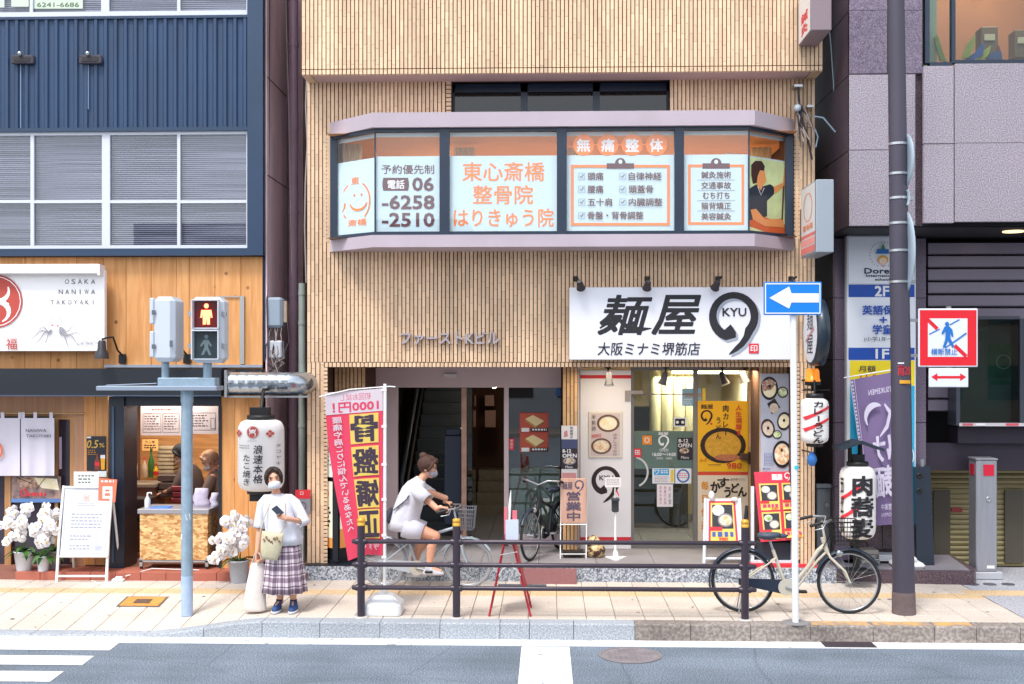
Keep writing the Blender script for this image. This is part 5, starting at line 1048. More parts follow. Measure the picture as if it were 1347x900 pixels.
# louvres
YV = 14.3; LV = M('louvre', '#7c7482', .4, .3, var=.08, scale=1)
m = MB(); m.box(X_(1216, YV), 12, YV + .5, YV + .6, 1.6, rz(298)); m.build('louvre_back', M('louvre_black', '#121114', .8), rb)
for k in range(13):
    y = 318 + 17.2 * k; a = W(1221, y, YV); 
    x1_ = 12 if y < 415 else (X_(1262, YV) if y < 500 else X_(1258, YV)); m = MB(); h_ = .158
    m.mesh([(a.x, YV, a.z - h_ * .92), (a.x, YV + .02, a.z - h_), (a.x, YV + .12, a.z - .008), (a.x, YV + .09, a.z), (a.x, YV + .0, a.z - .02),
            (x1_, YV, a.z - h_ * .92), (x1_, YV + .02, a.z - h_), (x1_, YV + .12, a.z - .008), (x1_, YV + .09, a.z), (x1_, YV + .0, a.z - .02)],
           [(0, 1, 2, 3, 4), (9, 8, 7, 6, 5), (0, 4, 9, 5), (4, 3, 8, 9), (3, 2, 7, 8), (2, 1, 6, 7), (1, 0, 5, 6)]); m.build('louvre_slat', LV, rb)
dl = thing('soffit_lamp', 'small round lamp set in the dark soffit at the far corner', 'ceiling lamp', (X_(1333, 13.9), 13.9, rz(298)))
c_ = W(1333, 297.5, 13.6); m = MB(); m.lathe([(.12, -.012), (.12, 0)], (c_.x, 13.6, rz(298) - .001), n=20); m.build('lens', M('lamp_amber', '#e8c890', .5, emit=1.2), dl)
# display window below the louvres
YDW = 14.0; dw = MB(); 
pbox(dw, 1258, 1263, 419, 560, YDW, YDW + .3); pbox(dw, 1263, 1420, 556, 561, YDW, YDW + .3); pbox(dw, 1342, 1347, 419, 556, YDW, YDW + .3); pbox(dw, 1263, 1342, 416, 420, YDW, YDW + .3); dw = dw.build('display_window', M('alu_dark', '#4a4e58', .35, .5), rb)
m = MB(); pbox(m, 1263, 1342, 420, 556, YDW + .03, YDW + .036); m.build('pane', glass('shop_glass2', '#c8d4d0', 2.), dw)
m = MB(); pbox(m, 1263, 1342, 420, 556, YDW + .28, YDW + .3); m.build('back_panel', M('back_teal', '#6c7c80', .6, var=.25, scale=2), dw)
pr = Print(Face(YDW + .27), dw, .001, .001); pr.rect(1300, 453, 1342, 497, M('poster_green', '#2f7a5c', .6, var=.4, scale=12)); pr.arc(1320, 476, 9, 9, 0, 360, 1.5, M('pale_grey', '#a8b0ac', .6)); pr.rect(1303, 500, 1342, 506, M('poster_green')); pr.rect(1263, 429, 1299, 436, M('reflect_grey', '#7c8488', .4)); pr.build('window_poster')  # poster print; the plain grey bar is a glass reflection painted in flat colour
bw = MB(); pbox(bw, 1262, 1420, 556.5, 561, YDW - .01, YDW - .002); bw = bw.build('sill_strip', M('sill_pale', '#b8b4b8', .5), dw); pr = Print(Face(YDW - .01), dw)
for (a, b, c_) in ((1266, 1280, '#b85860'), (1284, 1296, '#d8d4d8'), (1323, 1340, '#c84858')): pr.rect(a, 557, b, 560, M('tape_' + c_[1:], c_, .6))
pr.build('sill_tape')
m = MB(); m.box(X_(1218, 14.3), 12, 14.3, 14.5, Z_(617, 14.3), Z_(582, 14.3)); m.box(X_(1260, 14.2), 12, 14.2, 14.5, Z_(582, 14.2), Z_(561, 14.2)); m.build('dark_beam', M('beam_plum', '#2a2230', .6), rb)
# brass coloured roller shutter
YSH = 14.75; SHM = M('shutter_gold', '#8f835c', .45, .2, var=.15, scale=1.2); z = .01; sh = MB()
k = 0
while z < Z_(612, YSH):
    sh.box(X_(1216, YSH), 12, YSH, YSH + .02, z, z + .058); sh.face([(X_(1216, YSH), YSH - .012, z + .03), (12, YSH - .012, z + .03), (12, YSH, z + .058), (X_(1216, YSH), YSH, z + .058)]); sh.face([(X_(1216, YSH), YSH, z), (12, YSH, z), (12, YSH - .012, z + .03), (X_(1216, YSH), YSH - .012, z + .03)]); z += .066
shu = thing('roller_shutter', 'brass coloured slatted roller shutter behind the silver ticket post', 'shutter', (X_(1300, YSH), YSH, 0)); sh.build('slat', SHM, shu, kind='stuff')
m = MB(); 
for a, b in ((1228, 1250), (1322, 1347)): m = MB(); pbox(m, a, b, 645, 741, YSH - .04, YSH - .02); m.build('guide_post', M('post_dim', '#4a4438', .6), shu)
m = MB(); m.box(X_(1216, YSH), 12, YSH + .03, YSH + .1, 0, 1.4); m.build('housing', BLACK, shu)
m = MB(); pbox(m, 1252, 1266, 668, 674, YSH - .03, YSH - .022); m.build('notice_plate', M('plate_red', '#8a3030', .6), shu)
# brown granite step
m = MB(); m.slab([(X_(1075, 13.62), 13.62), (X_(1282, 13.55), 13.55), (X_(1284, 13.75), 13.75), (X_(1252, 14.7), 14.7), (X_(1080, 14.7), 14.7)], -.05, .155); m.build('granite_step', GR2, label='brown granite entrance step beside the black speaker column', cat='step')
m = MB(); m.slab([(X_(1078, 13.70), 13.66), (X_(1276, 13.6), 13.60), (X_(1248, 14.68), 14.68), (X_(1084, 14.68), 14.68)], .157, .163); m.build('step_paving', M('step_grey', '#858088', .6, var=.1), rb)
# school sign
YSG = 14.0; ss = board('school_sign', 'tall white and blue school floor sign standing behind the dark utility pole', 'sign', 1114, 1205, 310, 690, YSG, M('sign_white', '#e4e8f0', .4), .12, .01)
pr = Print(Face(YSG), ss); BL = M('sign_blue', '#0f4aa8', .5); NB = M('print_navy', '#1c2440', .5)
pr.frame(1115.5, 311.5, 1203.5, 374, .5, GREY); pr.rect(1116, 374.5, 1203, 391, BL); pr.rect(1116, 457.5, 1203, 473.5, BL); pr.text('2F', (1151, 376.5, 1169, 389.5), WHITE, .05); pr.text('1F', (1152, 459.5, 1169, 471.5), WHITE, .05)
pr.rect(1118, 474.5, 1203, 690, M('sign_yellow', '#f0d820', .5)); pr.poly([(1118, 500), (1118, 690), (1203, 690), (1203, 508), (1185, 503), (1150, 508)], M('sign_cyan', '#2aa8d0', .5)); pr.arc(1199, 555, 12, 25, 90, 270, .8, WHITE); pr.arc(1190, 600, 12, 15, 0, 360, 1, WHITE); pr.disc(1190, 600, 10.5, 13, M('print_blue2', '#1f6ab8', .5))
pr.text('Dorena', (1137, 353, 1184, 360), NB, .05); pr.text('International', (1139, 361, 1181, 364.5), NB, .05); pr.text('school', (1151, 366, 1170, 369.3), NB, .05)
for k in range(22):
    a_ = R(115 + 310 * k / 21); pr.disc(1161 + 17 * cos(a_), 335 + 16.5 * sin(a_), 1.1, .6, GREY, 8, a_)
pr.disc(1161, 342, 7, 6, M('hair_gold', '#d8a23a', .5)); pr.disc(1161, 343.5, 5, 4.5, M('print_skin', '#f0d0b8', .5)); pr.poly([(1151, 334), (1154, 328), (1168, 328), (1171, 334)], M('print_blue2')); pr.poly([(1158, 328), (1161, 320), (1164, 328)], M('leaf_green', '#3a8a4a', .5)); pr.stroke([(1158, 349), (1161, 351), (1164, 349)], .8, REDP)
pr.text('英語保育', (1134, 402, 1188, 414), BL, .045); pr.text('+', (1156.5, 417, 1166, 425), BL, .04); pr.text('学童', (1147.5, 427.5, 1173, 439.5), BL, .045); pr.text('(小学1年〜)', (1136, 443, 1176, 450), NB, .0); pr.rect(1116, 444, 1203, 444.4, GREY) if 0 else 0
pr.text('月額', (1129, 481, 1151, 489), NB, .02); pr.text('11,000', (1131, 493, 1168, 499), M('ink_red'), .05); pr.build()
# mirrored purple banner
def banner(name, label, pole_x, pole_y0, pole_y1, x0t, x1t, x0b, x1b, y0, y1, Y, mat, wav, seed):
    t = thing(name, label, 'banner', (X_(pole_x, Y), Y, 0))
    m = MB(); m.tube([W(pole_x, pole_y1, Y), W(pole_x, pole_y0, Y)], .013, n=8); m.tube([W(x0t - 6, y0 + 3, Y), W(pole_x + 12, y0 - 5, Y)], .008); m.build('pole', WHITE, t)
    return t
bnp = thing('purple_banner', 'purple soba banner seen from behind, before the school sign', 'banner', (X_(1150, 13.75), 13.75, 0))
class Cloth:
    def __init__(s, tl, tr, br, bl, rect, Y, amp, ph=0., nv=3.0): s.q = (tl, tr, br, bl); s.r = rect; s.Y = Y; s.a = amp; s.ph = ph; s.nv = nv
    def pt(s, u, v, l):
        a = (u - s.r[0]) / (s.r[2] - s.r[0]); b = (v - s.r[1]) / (s.r[3] - s.r[1])
        x = (s.q[0][0] * (1 - a) + s.q[1][0] * a) * (1 - b) + (s.q[3][0] * (1 - a) + s.q[2][0] * a) * b
        y = (s.q[0][1] * (1 - a) + s.q[1][1] * a) * (1 - b) + (s.q[3][1] * (1 - a) + s.q[2][1] * a) * b
        return W(x, y, s.Y + s.a * sin(a * 5.5 + s.ph + b * s.nv) * (.3 + b) - l)
def clothmesh(c, mat, parent, nu=16, nv=30, name='cloth', rect=None):
    m = MB(); r = rect or c.r; P_ = [tuple(c.pt(r[0] + (r[2] - r[0]) * i / nu, r[1] + (r[3] - r[1]) * j / nv, 0)) for i in range(nu + 1) for j in range(nv + 1)]
    m.mesh(P_, [(i * (nv + 1) + j, i * (nv + 1) + j + 1, (i + 1) * (nv + 1) + j + 1, (i + 1) * (nv + 1) + j) for i in range(nu) for j in range(nv)], sm=True); return m.build(name, mat, parent)
cb = Cloth((1118, 500), (1178, 489), (1175, 690), (1145, 692), (0, 0, 100, 200), 13.75, .025)
clothmesh(cb, M('banner_purple', '#7a6890', .85), bnp); pr = Print(cb, bnp, .004, .001); LC = M('banner_pale', '#cfc8dc', .85)
for y_ in range(2, 198, 5): pr.rect(2, y_, 6, y_ + 3, LC); 
pr.rect(0, 0, 1.2, 200, LC); pr.rect(9, 0, 10, 200, LC); pr.arc(52, 56, 26, 17, 150, 300, [2 + 8 * sin(pi * k / 20) for k in range(21)], LC); pr.text('つ', (36, 42, 92, 75), LC, .05, mirror=True) if 0 else pr.stroke([(74, 40), (88, 52), (80, 70), (60, 82)], [3, 9, 8, 2], LC)
pr.text('け', (40, 82, 90, 115), LC, .05, mirror=True); pr.text('麺', (36, 122, 96, 162), LC, .05, mirror=True); pr.text('TSUKEMEN', (38, 18, 92, 25), LC, .02, mirror=True); pr.text('営業中', (52, 172, 92, 180), LC, .02, mirror=True); pr.text('OPEN', (52, 184, 92, 189), LC, .0, mirror=True); pr.build()
m = MB(); m.tube([W(1180, 735, 13.76), W(1180, 484, 13.76)], .012); m.tube([W(1110, 497, 13.76), W(1184, 485, 13.76)], .008); m.build('pole', WHITE, bnp)
m = MB(); p = W(1195, 736, 13.8); m.box(p.x - .2, p.x + .16, 13.65, 13.95, .16, .23, bev=.03); m.box(p.x - .14, p.x + .08, 13.7, 13.9, .23, .3, bev=.03); m.build('base', WHITE, bnp)
# black speaker column and ticket post
p = G(1216, 741, .16); t = thing('speaker_column', 'tall dark tapered speaker column standing beside the utility pole', 'speaker', (p.x, p.y, .16)); Yq = 13.9
m = MB(); a, b, c_, d = W(1204, 615, Yq), W(1224, 614, Yq), W(1229, 741, Yq), W(1206, 738, Yq)
m.prism([(a.x, a.z), (b.x, b.z), (c_.x, .162), (d.x, .162)], Yq, Yq + .25, M('speaker_navy', '#232c3a', .4)); m.build('body', None, t)
for y_ in (626, 646): m = MB(); q = W(1209.5, y_, Yq - .002); m.lathe([(.035, 0), (.028, -.012), (.01, .0)], q, n=14, axis='Y'); m.build('driver', BLACK, t)
m = MB(); q = W(1213, 614, Yq + .1); m.tube([q, q + Vector((0, 0, .09))], .025); m.build('cap', STEEL, t)
p = G(1298, 762); t = thing('ticket_post', 'square brushed steel post with a red square near its top', 'post', (p.x, p.y, 0)); SP = M('post_steel', '#a2a4ac', .35, .55, var=.12, scale=3, stretch=(8, 8, .6))
hw = .125; zt_ = Z_(603, p.y, 1298); m = MB(); m.box(p.x - hw, p.x + hw, p.y, p.y + .25, .09, zt_ - .02, bev=.012); m.build('body', SP, t); m = MB(); m.box(p.x - hw - .02, p.x + hw + .06, p.y - .03, p.y + .3, 0, .088, bev=.008); m.build('plinth', M('plinth', '#a8aab0', .8), t)
m = MB(); m.box(p.x - hw - .008, p.x + hw + .008, p.y - .008, p.y + .258, zt_ - .022, zt_, bev=.006); m.build('top_plate', SP, t); RDS = M('post_red', '#c01f38', .3)
m = MB(); m.box(p.x - .04, p.x + .085, p.y - .008, p.y - .002, zt_ - .21, zt_ - .075); m.build('red_panel', RDS, t); m = MB(); m.box(p.x - hw - .006, p.x - hw - .002, p.y + .06, p.y + .19, zt_ - .21, zt_ - .075); m.build('red_panel', RDS, t)
m = MB(); m.lathe([(.03, 0), (.03, -.01), (.02, -.01), (.02, -.004)], (p.x + .02, p.y - .002, zt_ - .49), axis='Y', n=18); m.build('lock', STEEL, t); m = MB(); m.box(p.x - .0, p.x + .09, p.y - .006, p.y - .002, .13, .165); m.build('maker_plate', WHITE, t)
# ================================================================ projecting signs on the right pier
def lightbox(name, label, x0, x1f, x2, y0, y1, Yf, Yb, side_mat, face_mat, parent=None):
    """box sign sticking out of the wall, its left face turned to the street"""
    t = thing(name, label, 'sign', (X_(x1f, Yf), Yf, Z_(y1, Yf, x1f)))
    a = X_(x1f, Yf); b = X_(x2, Yf); z0_, z1_ = Z_(y1, Yf, x1f), Z_(y0, Yf, x1f)
    m = MB(); m.box(a, b, Yf, Yb, z0_, z1_, bev=.008); m.build('case', side_mat, t); return t, a, z0_, z1_
t, a, z0_, z1_ = lightbox('clinic_box_sign', 'grey box sign with pale clinic face jutting from the right pier', 1059, 1073.5, 1097, 236, 332, 12.75, 13.5, M('case_grey', '#99a3ad', .4, .2), None)
q = Quad((a - .001, 13.47, z1_ - .02), (a - .001, 12.78, z1_ - .02), (a - .001, 12.78, z0_ + .02), (a - .001, 13.47, z0_ + .02), (0, 0, 40, 96))
pr = Print(q, t, .002, .001); pr.rect(0, 0, 40, 96, M('face_cream', '#d8d6d4', .5)); pr.rect(0, 68, 40, 73, M('pink_strip', '#e07a70', .5)); pr.rect(0, 75, 40, 84, M('pink_strip2', '#e89a90', .5)); pr.rect(0, 86, 40, 95, M('pink_strip')); pr.arc(20, 30, 12, 20, 0, 360, 1.2, ORANGE); pr.text('整骨院', (6, 54, 34, 62), ORANGE, .02); pr.build()
m = MB(); m.box(X_(1054, YF) - .02, X_(1060, YF) , 13.3, YF - .02, Z_(316, 13.5), Z_(274, 13.5)); m.build('bracket', M('bracket_brown', '#6a5448', .6), t)
t, a, z0_, z1_ = lightbox('upper_box_sign', 'white and brown box sign high up on the corner of the overhang', 1054, 1067, 1094, -20, 40, 12.7, 13.34, M('case_mauve', '#85757c', .5), None)
q = Quad((a - .001, 13.3, z1_), (a - .001, 12.72, z1_), (a - .001, 12.72, z0_ + .01), (a - .001, 13.3, z0_ + .01), (0, 0, 40, 60)); pr = Print(q, t, .002, .001); pr.rect(0, 0, 40, 60, M('face_cream')); pr.column('鍼灸', (8, 24, 32, 56), REDP, .05); pr.build()
# round sign turned edge on, half behind the one way sign
cx_, Yc = X_(1081, 12.9), 13.15; zc = Z_(437, 13.0, 1078); t = thing('round_shop_sign', 'round dark edged shop sign jutting out half behind the blue one way sign', 'sign', (cx_, Yc, zc))
m = MB(); m.lathe([(.36, -.07), (.385, -.06), (.385, .06), (.36, .07)], (cx_, Yc, zc), axis='X', n=36, sy=1, m=M('sign_dark_edge', '#22303c', .3)); m.build('case', None, t)
class Disc:
    def pt(s, u, v, l): return Vector((cx_ - .071 - l, Yc - u, zc - v))
pr = Print(Disc(), t, .001, .002); pr.disc(0, 0, .345, .345, M('disc_white', '#d4d4d8', .5), 36); pr.column('麺屋', (-.16, -.27, .16, .27), INK, .05); pr.stroke([(-.2, .1), (.2, -.05)], .03, M('rose')); pr.build()
m = MB(); m.tube([(cx_, Yc + .38, zc + .1), (cx_, YF - .02, zc + .1)], .02); m.tube([(cx_, Yc + .38, zc - .1), (cx_, YF - .02, zc - .1)], .02); m.build('bracket', BLACK, t)
# beacon
p = W(1069, 502, 13.3); t = thing('orange_beacon', 'lit orange warning beacon above the small white lantern', 'beacon', p); Z0 = p.z
m = MB(); m.lathe([(.085, 0), (.09, .02), (.08, .025), (.075, .12), (.06, .15)], p, n=18); m.build('lens', M('beacon_amber', '#e07c14', .25, emit=.35), t); m = MB(); m.lathe([(.05, -.05), (.09, -.04), (.09, -.001)], p, n=18); m.build('base', BLACK, t)
m = MB(); m.tube([p + Vector((0, 0, -.05)), p + Vector((0, 0, -.10)), (p.x, YF - .02, p.z - .10)], .012); m.tube([p + Vector((-.12, 0, -.1)), p + Vector((.2, 0, -.1))], .007); m.build('bracket', BLACK, t)
# ================================================================ lanterns
def lantern(name, label, cx, y0, y1, Y, r, ribs, skin, capcol=None, tassel=False):
    top = W(cx, y0, Y); H = top.z - Z_(y1, Y, cx); t = thing(name, label, 'lantern', top - Vector((0, 0, H)))
    def rad(v):
        f = min(1, max(0, v / H)); e_ = min(f, 1 - f); k = min(1, e_ / .16); return r * (.62 + .38 * math.sqrt(max(0, 1 - (1 - k) ** 2)))
    prof = []; n = ribs * 2
    for i in range(n + 1): v = H * (1 - i / n); prof.append((rad(v) - (.004 if i % 2 else 0), H - v))
    m = MB(); m.lathe(prof, top - Vector((0, 0, H)), n=40); m.build('shade', skin, t)
    cm = capcol or BLACK; m = MB(); m.lathe([(r * .56, 0), (r * .6, .0), (r * .6, .05), (r * .5, .055)], top, n=24); m.build('top_ring', cm, t); m = MB(); m.lathe([(r * .5, -.04), (r * .6, -.035), (r * .6, 0)], top - Vector((0, 0, H)), n=24); m.build('bottom_ring', cm, t)
    return t, top, H, rad
class Skin:
    curved = True
    """print wrapped round a lantern, in pixels of the photograph, centred on its front"""
    def __init__(s, cx, y0, top, rad, Y, r): s.cx = cx; s.y0 = y0; s.t = top; s.rad = rad; s.k = Y / FPX; s.r = r
    def pt(s, u, v, l):
        x = (u - s.cx) * s.k; vv = (v - s.y0) * s.k; rr = s.rad(vv) + l; a = math.asin(max(-.97, min(.97, x / s.r))); f = R(-2) + math.atan2(s.t.x, s.t.y) * 0
        return Vector((s.t.x + rr * sin(a), s.t.y - rr * cos(a), s.t.z - vv))
LSK = M('lantern_paper', '#e4e2e0', .6)
t, top, H, rad = lantern('takoyaki_lantern', 'big white paper lantern with takoyaki lettering behind the standing woman', 343.5, 552, 645, 13.0, .265, 22, LSK)
pr = Print(Skin(343.5, 552, top, rad, 13.0, .265), t, .004, .0008)
swirl(pr, 340, 567, 8, RD, LSK)
for cx in (320, 361):
    for k in range(4): a_ = R(90 * k); pr.disc(cx + 2.8 * cos(a_), 569 + 2.8 * sin(a_), 1.9, 1.9, RD, 10)
pr.text('おおさか', (334, 577, 346, 579.5), GREY, 0); pr.lines(322, 584, 336, 590, 2, GREY, .4, 4, .1); pr.column('浪速本格', (341, 583, 353, 634), INK, .02, .05, shear=.1); pr.column('たこ焼き', (327.5, 595, 338, 637), INK, .02, .05, shear=.1); pr.column('タコヤキ', (366, 581, 371.5, 612), M('ink_slate2', '#4a4a54', .6), .0, .3); pr.build()
m = MB(); m.box(top.x - .12, top.x + .10, top.y - .06, top.y + .06, top.z + .02, top.z + .14); m.box(top.x - .12, top.x + .14, top.y - .06, top.y + .06, top.z - H - .12, top.z - H - .04); m.tube([(top.x, top.y, top.z + .1), (top.x, top.y + .1, top.z + .34), (top.x, YW, top.z + .34)], .02); m.build('holder', BLACK, t)
t, top, H, rad = lantern('small_lantern', 'small white curry udon lantern with red slashes beside the right pier', 1071.5, 524, 583, 13.2, .16, 14, LSK)
pr = Print(Skin(1071.5, 524, top, rad, 13.2, .16), t, .004, .0008)
for y_ in (541, 556): pr.stroke([(1056, y_ + 9), (1087, y_ - 6)], [4.5, 3], REDP)
pr.column('カレーうどん', (1064.5, 526.5, 1080, 582.5), INK, .05, .0); pr.build()
m = MB(); m.tube([(top.x, top.y, top.z + .05), (top.x, top.y, top.z + .2), (top.x - .02, YF - .02, top.z + .2)], .012); m.tube([(top.x, top.y, top.z - H - .04), (top.x, top.y, top.z - H - .12), (top.x - .02, YF - .02, top.z - H - .12)], .01); m.build('holder', BLACK, t)
m = MB(); q = Vector((top.x - .03, top.y, top.z - H - .1)); m.lathe([(.015, 0), (.05, -.05), (.06, -.10), (.03, -.16)], q, n=10); m.build('blue_tassel', M('tassel_blue', '#2f6ab0', .8), t)
# soba lantern on a stand with a little roof
t, top, H, rad = lantern('soba_lantern', 'tall white meat soba lantern under a little black roof beside the utility pole', 1128, 613, 708, 13.35, .205, 24, LSK)
pr = Print(Skin(1128, 613, top, rad, 13.35, .205), t, .004, .0008)
for y_ in (643, 668): pr.stroke([(1105, y_ + 12), (1124, y_ - 6)], [3, 5], REDP)
pr.column('肉蕎麦', (1114.5, 623, 1143.5, 705), INK, .06, .02); pr.column('うどん', (1105.6, 625, 1107.6, 700), INK, .05, .05); pr.build()
m = MB(); z_ = top.z + .055; m.box(top.x - .07, top.x + .07, top.y - .05, top.y + .05, z_, z_ + .08); m.box(top.x - .10, top.x - .07, top.y - .02, top.y + .06, z_, z_ + .22); m.box(top.x + .02, top.x + .05, top.y - .02, top.y + .06, z_, z_ + .22)
m.tube([(top.x, top.y + .05, .20), (top.x, top.y + .05, top.z - H - .03)], .04); m.box(top.x - .16, top.x + .16, top.y - .1, top.y + .2, .16, .20, bev=.01); m.build('stand', BLACK, t)
m = MB(); zr = z_ + .13
for s_ in (-1, 1): m.mesh([(top.x, top.y - .22, zr + .09), (top.x, top.y + .22, zr + .09), (top.x + s_ * .25, top.y + .2, zr + .0), (top.x + s_ * .25, top.y - .2, zr + .0), (top.x, top.y - .22, zr + .12), (top.x, top.y + .22, zr + .12), (top.x + s_ * .25, top.y + .2, zr + .03), (top.x + s_ * .25, top.y - .2, zr + .03)], [(0, 1, 2, 3), (4, 7, 6, 5), (0, 3, 7, 4), (2, 1, 5, 6), (3, 2, 6, 7)])
m.build('roof', M('roof_slate', '#23303c', .5), t)
for k, (a, b, c_, d, mt, lb_) in enumerate(((1112, 1148, 742, 748, '#8a9098', 'low grey metal trolley under the soba lantern'), (1133, 1158, 721, 740, '#9a938c', 'stack of beige trays behind the front wheel of the white bicycle'), (1150, 1197, 728, 736, '#c8ccd2', 'white base rail of the school sign behind the utility pole'))):
    m = MB(); Yc = 14.0
    for i in range(3): z0_ = Z_(d, Yc) + (Z_(c_, Yc) - Z_(d, Yc)) * i / 3; m.box(X_(a + i, Yc), X_(b - i, Yc), Yc, Yc + .25, max(.164, z0_), max(.17, z0_ + (Z_(c_, Yc) - Z_(d, Yc)) / 3 * .9), bev=.004)
    m.build(('trolley', 'tray_stack', 'base_rail')[k], M('misc%d' % k, mt, .5), label=lb_, cat=('trolley', 'trays', 'rail')[k])
# ================================================================ gap on the left: ducts, pipes, boxes
DU = M('duct', '#b4bcc4', .22, .9, var=.1, scale=6); p = W(303, 504.5, 13.45); t = thing('exhaust_duct', 'shiny silver exhaust duct bending out at the corner of the timber front', 'duct', p); r_ = .135
m = MB(); xA, xB = X_(303, 13.45), X_(380, 13.45)
prof = []
for k in range(7): x_ = xA + (xB - xA) * k / 6; prof += [(r_, x_ - xA), (r_ * 1.03, x_ - xA + .012), (r_, x_ - xA + .03)]
m.lathe(prof, p, axis='X', n=28); m.build('pipe', DU, t)
m = MB(); m.tube([(xB - .02, 13.45, p.z), (xB + .07, 13.46, p.z), (xB + .13, 13.53, p.z), (xB + .145, 13.66, p.z), (xB + .145, 14.2, p.z)], [r_ * .99, r_ * 1.0, r_, r_, r_], n=28); m.build('elbow', DU, t)
m = MB(); m.box(xA - .03, xA + .0, 13.30, 13.69, p.z - .16, p.z + .16); m.box(xA, xB + .25, 13.36, 13.5, p.z - .165, p.z - .145); m.build('flange', STEEL, t)
for k, (px, lb_, rr, y0, y1, Yc, mt) in enumerate(((386, 'tall mauve drain pipe running up the gap beside the tiled building', .06, -60, 745, 14.6, '#a08494'), (397.5, 'grey green drain pipe on the edge of the tiled building', .045, 372, 742, 14.0, '#8a938c'), (377, 'thin dark pipe on the pink side wall behind the mauve drain pipe', .022, -60, 740, 14.9, '#7c6472'))):
    t = thing('drain_pipe', lb_, 'pipe', (X_(px, Yc), Yc, .05), group='pipes in the left gap'); m = MB(); m.tube([(X_(px, Yc), Yc, Z_(y1, Yc)), (X_(px, Yc), Yc, Z_(y0, Yc))], rr, n=14); m.build('pipe', M('pipe%d' % k, mt, .5, var=.15, scale=3), t)
    if k < 2:
        for y_ in ((60, 170, 280, 390, 560, 660) if k == 0 else (386, 425, 560)): 
            m = MB(); c_ = W(px, y_, Yc); m.lathe([(rr * 1.15, -.02), (rr * 1.15, .02)], c_, n=14); m.build('collar', M('pipe%d' % k), t)
t = thing('meter_box', 'grey electrical box with a domed lid on the pink side wall', 'electrical box', W(361, 430, 13.9)); MBX = M('meter', '#8b98a6', .45, .1)
m = MB(); pbox(m, 349, 371, 391, 431, 13.85, 14.05, bev=.03); m.build('case', MBX, t); m = MB(); pbox(m, 371, 377, 396, 424, 13.9, 14.0); m.build('hinge', M('hinge_tan', '#a08c78', .6), t)
t = thing('fuse_box', 'smaller pale electrical box below the grey one in the gap', 'electrical box', W(362, 470, 13.9)); m = MB(); pbox(m, 353, 371, 448, 472, 13.85, 13.98, bev=.02); m.build('case', M('fuse', '#b0b4bc', .5), t)
CB = M('cable_black', '#2c2a30', .6); CW = M('cable_grey', '#9a8f8c', .6)
m = MB(); rr = random.Random(3)
for k in range(9):
    x0_ = 352 + k * 2.3; P_ = [W(x0_, 430, 13.9), W(x0_ + rr.uniform(-5, 5), 440, 13.88), W(x0_ + rr.uniform(-6, 6), 455 + k * 2, 13.84), W(350 + rr.uniform(0, 24), 478, 13.86), W(350 + rr.uniform(0, 20), 488 + k, 13.9)]; m.tube(P_, .007, CB if k % 2 else CW, n=5)
m.tube([W(352, 372, 13.9), W(351, 400, 13.83), W(353, 470, 13.83)], .008, CB, n=5); m.tube([W(355, 0, 13.95), W(354, 200, 13.95), W(353, 368, 13.95)], .006, CB, n=5); m.tube([W(378, 424, 14.3), W(380, 450, 14.2), W(366, 480, 14.1)], .007, CW, n=5); m.tube([W(376, 0, 14.4), W(380, 150, 14.4), W(384, 360, 14.3)], .008, CW, n=5)
m.build('cable_tangle', None, label='tangle of thin cables hanging below the electrical boxes in the left gap', cat='cables')
m = MB(); a = W(403, 230, 13.9)
m.tube([W(404, 100, 13.8), W(402.5, 140, 13.8), W(404.5, 190, 13.8), W(402, 240, 13.8), W(401, 300, 13.85), W(403, 372, 13.9)], .012, n=6); m.build('wall_cable', CW, label='grey cable running down the left edge of the tiled building', cat='cable')
t = thing('red_notice_plate', 'red and grey notice plate in the gap behind the woman', 'notice', W(399, 672, 13.7)); m = MB(); pbox(m, 388.5, 408, 644.5, 656, 13.68, 13.7); m.build('red_panel', REDP, t); m = MB(); pbox(m, 388.5, 408, 656.3, 676, 13.68, 13.7); m.build('grey_panel', M('notice_grey', '#8c8c94', .5), t); m = MB(); pbox(m, 397, 399, 676, 745, 13.69, 13.71); m.build('post', STEEL, t)
pr = Print(Face(13.68), t); pr.text('口', (395, 647, 399, 651), WHITE, .03); pr.text('P', (394, 660, 402, 672), INK, .02) if 0 else pr.arc(398, 666, 4.5, 5, 0, 360, .8, INK); pr.build()
# wires and bulb on the right pier
t = thing('wire_bundle', 'loose electrical wires and white insulator on the right pier', 'wires', W(1050, 140, YF)); m = MB(); rr = random.Random(9)
m.tube([W(1050, 114, 13.6), W(1051, 132, 13.6), W(1053, 150, 13.6), W(1062, 180, 13.6), W(1068, 210, 13.6)], .014, CB, n=6)
for k in range(9): 
    x_, y_ = 1050, 130; P_ = [W(x_, y_, 13.62)]
    for j in range(5): x_ += rr.uniform(-3, 7); y_ += rr.uniform(6, 18); P_.append(W(min(1070, x_), y_, 13.6 + rr.uniform(-.05, .05)))
    m.tube(P_, .008, CW if k % 3 else CB, n=5)
m.tube([W(1070, 153, 13.6), W(1083, 155, 13.5), W(1099, 174, 13.5)], .01, M('wire_pale', '#8aa0b0', .5), n=5); m.tube([W(1072, 170, 13.6), W(1076, 180, 13.6), W(1073, 194, 13.6)], .01, M('wire_pale'), n=5); m.tube([W(1087, 0, 13.8), W(1093, 60, 13.8), W(1097, 120, 13.8), W(1101, 145, 13.8)], .007, M('wire_pale'), n=5); m.build('wire', None, t)
m = MB(); c_ = W(1049, 142, 13.58); m.ball(c_, .045); m.build('insulator', M('insul', '#b8c4cc', .4), t); m = MB(); pbox(m, 1045, 1056, 111, 114, 13.58, 13.72); pbox(m, 1062, 1070, 138, 141, 13.6, 13.7); m.build('clamp', STEEL, t)
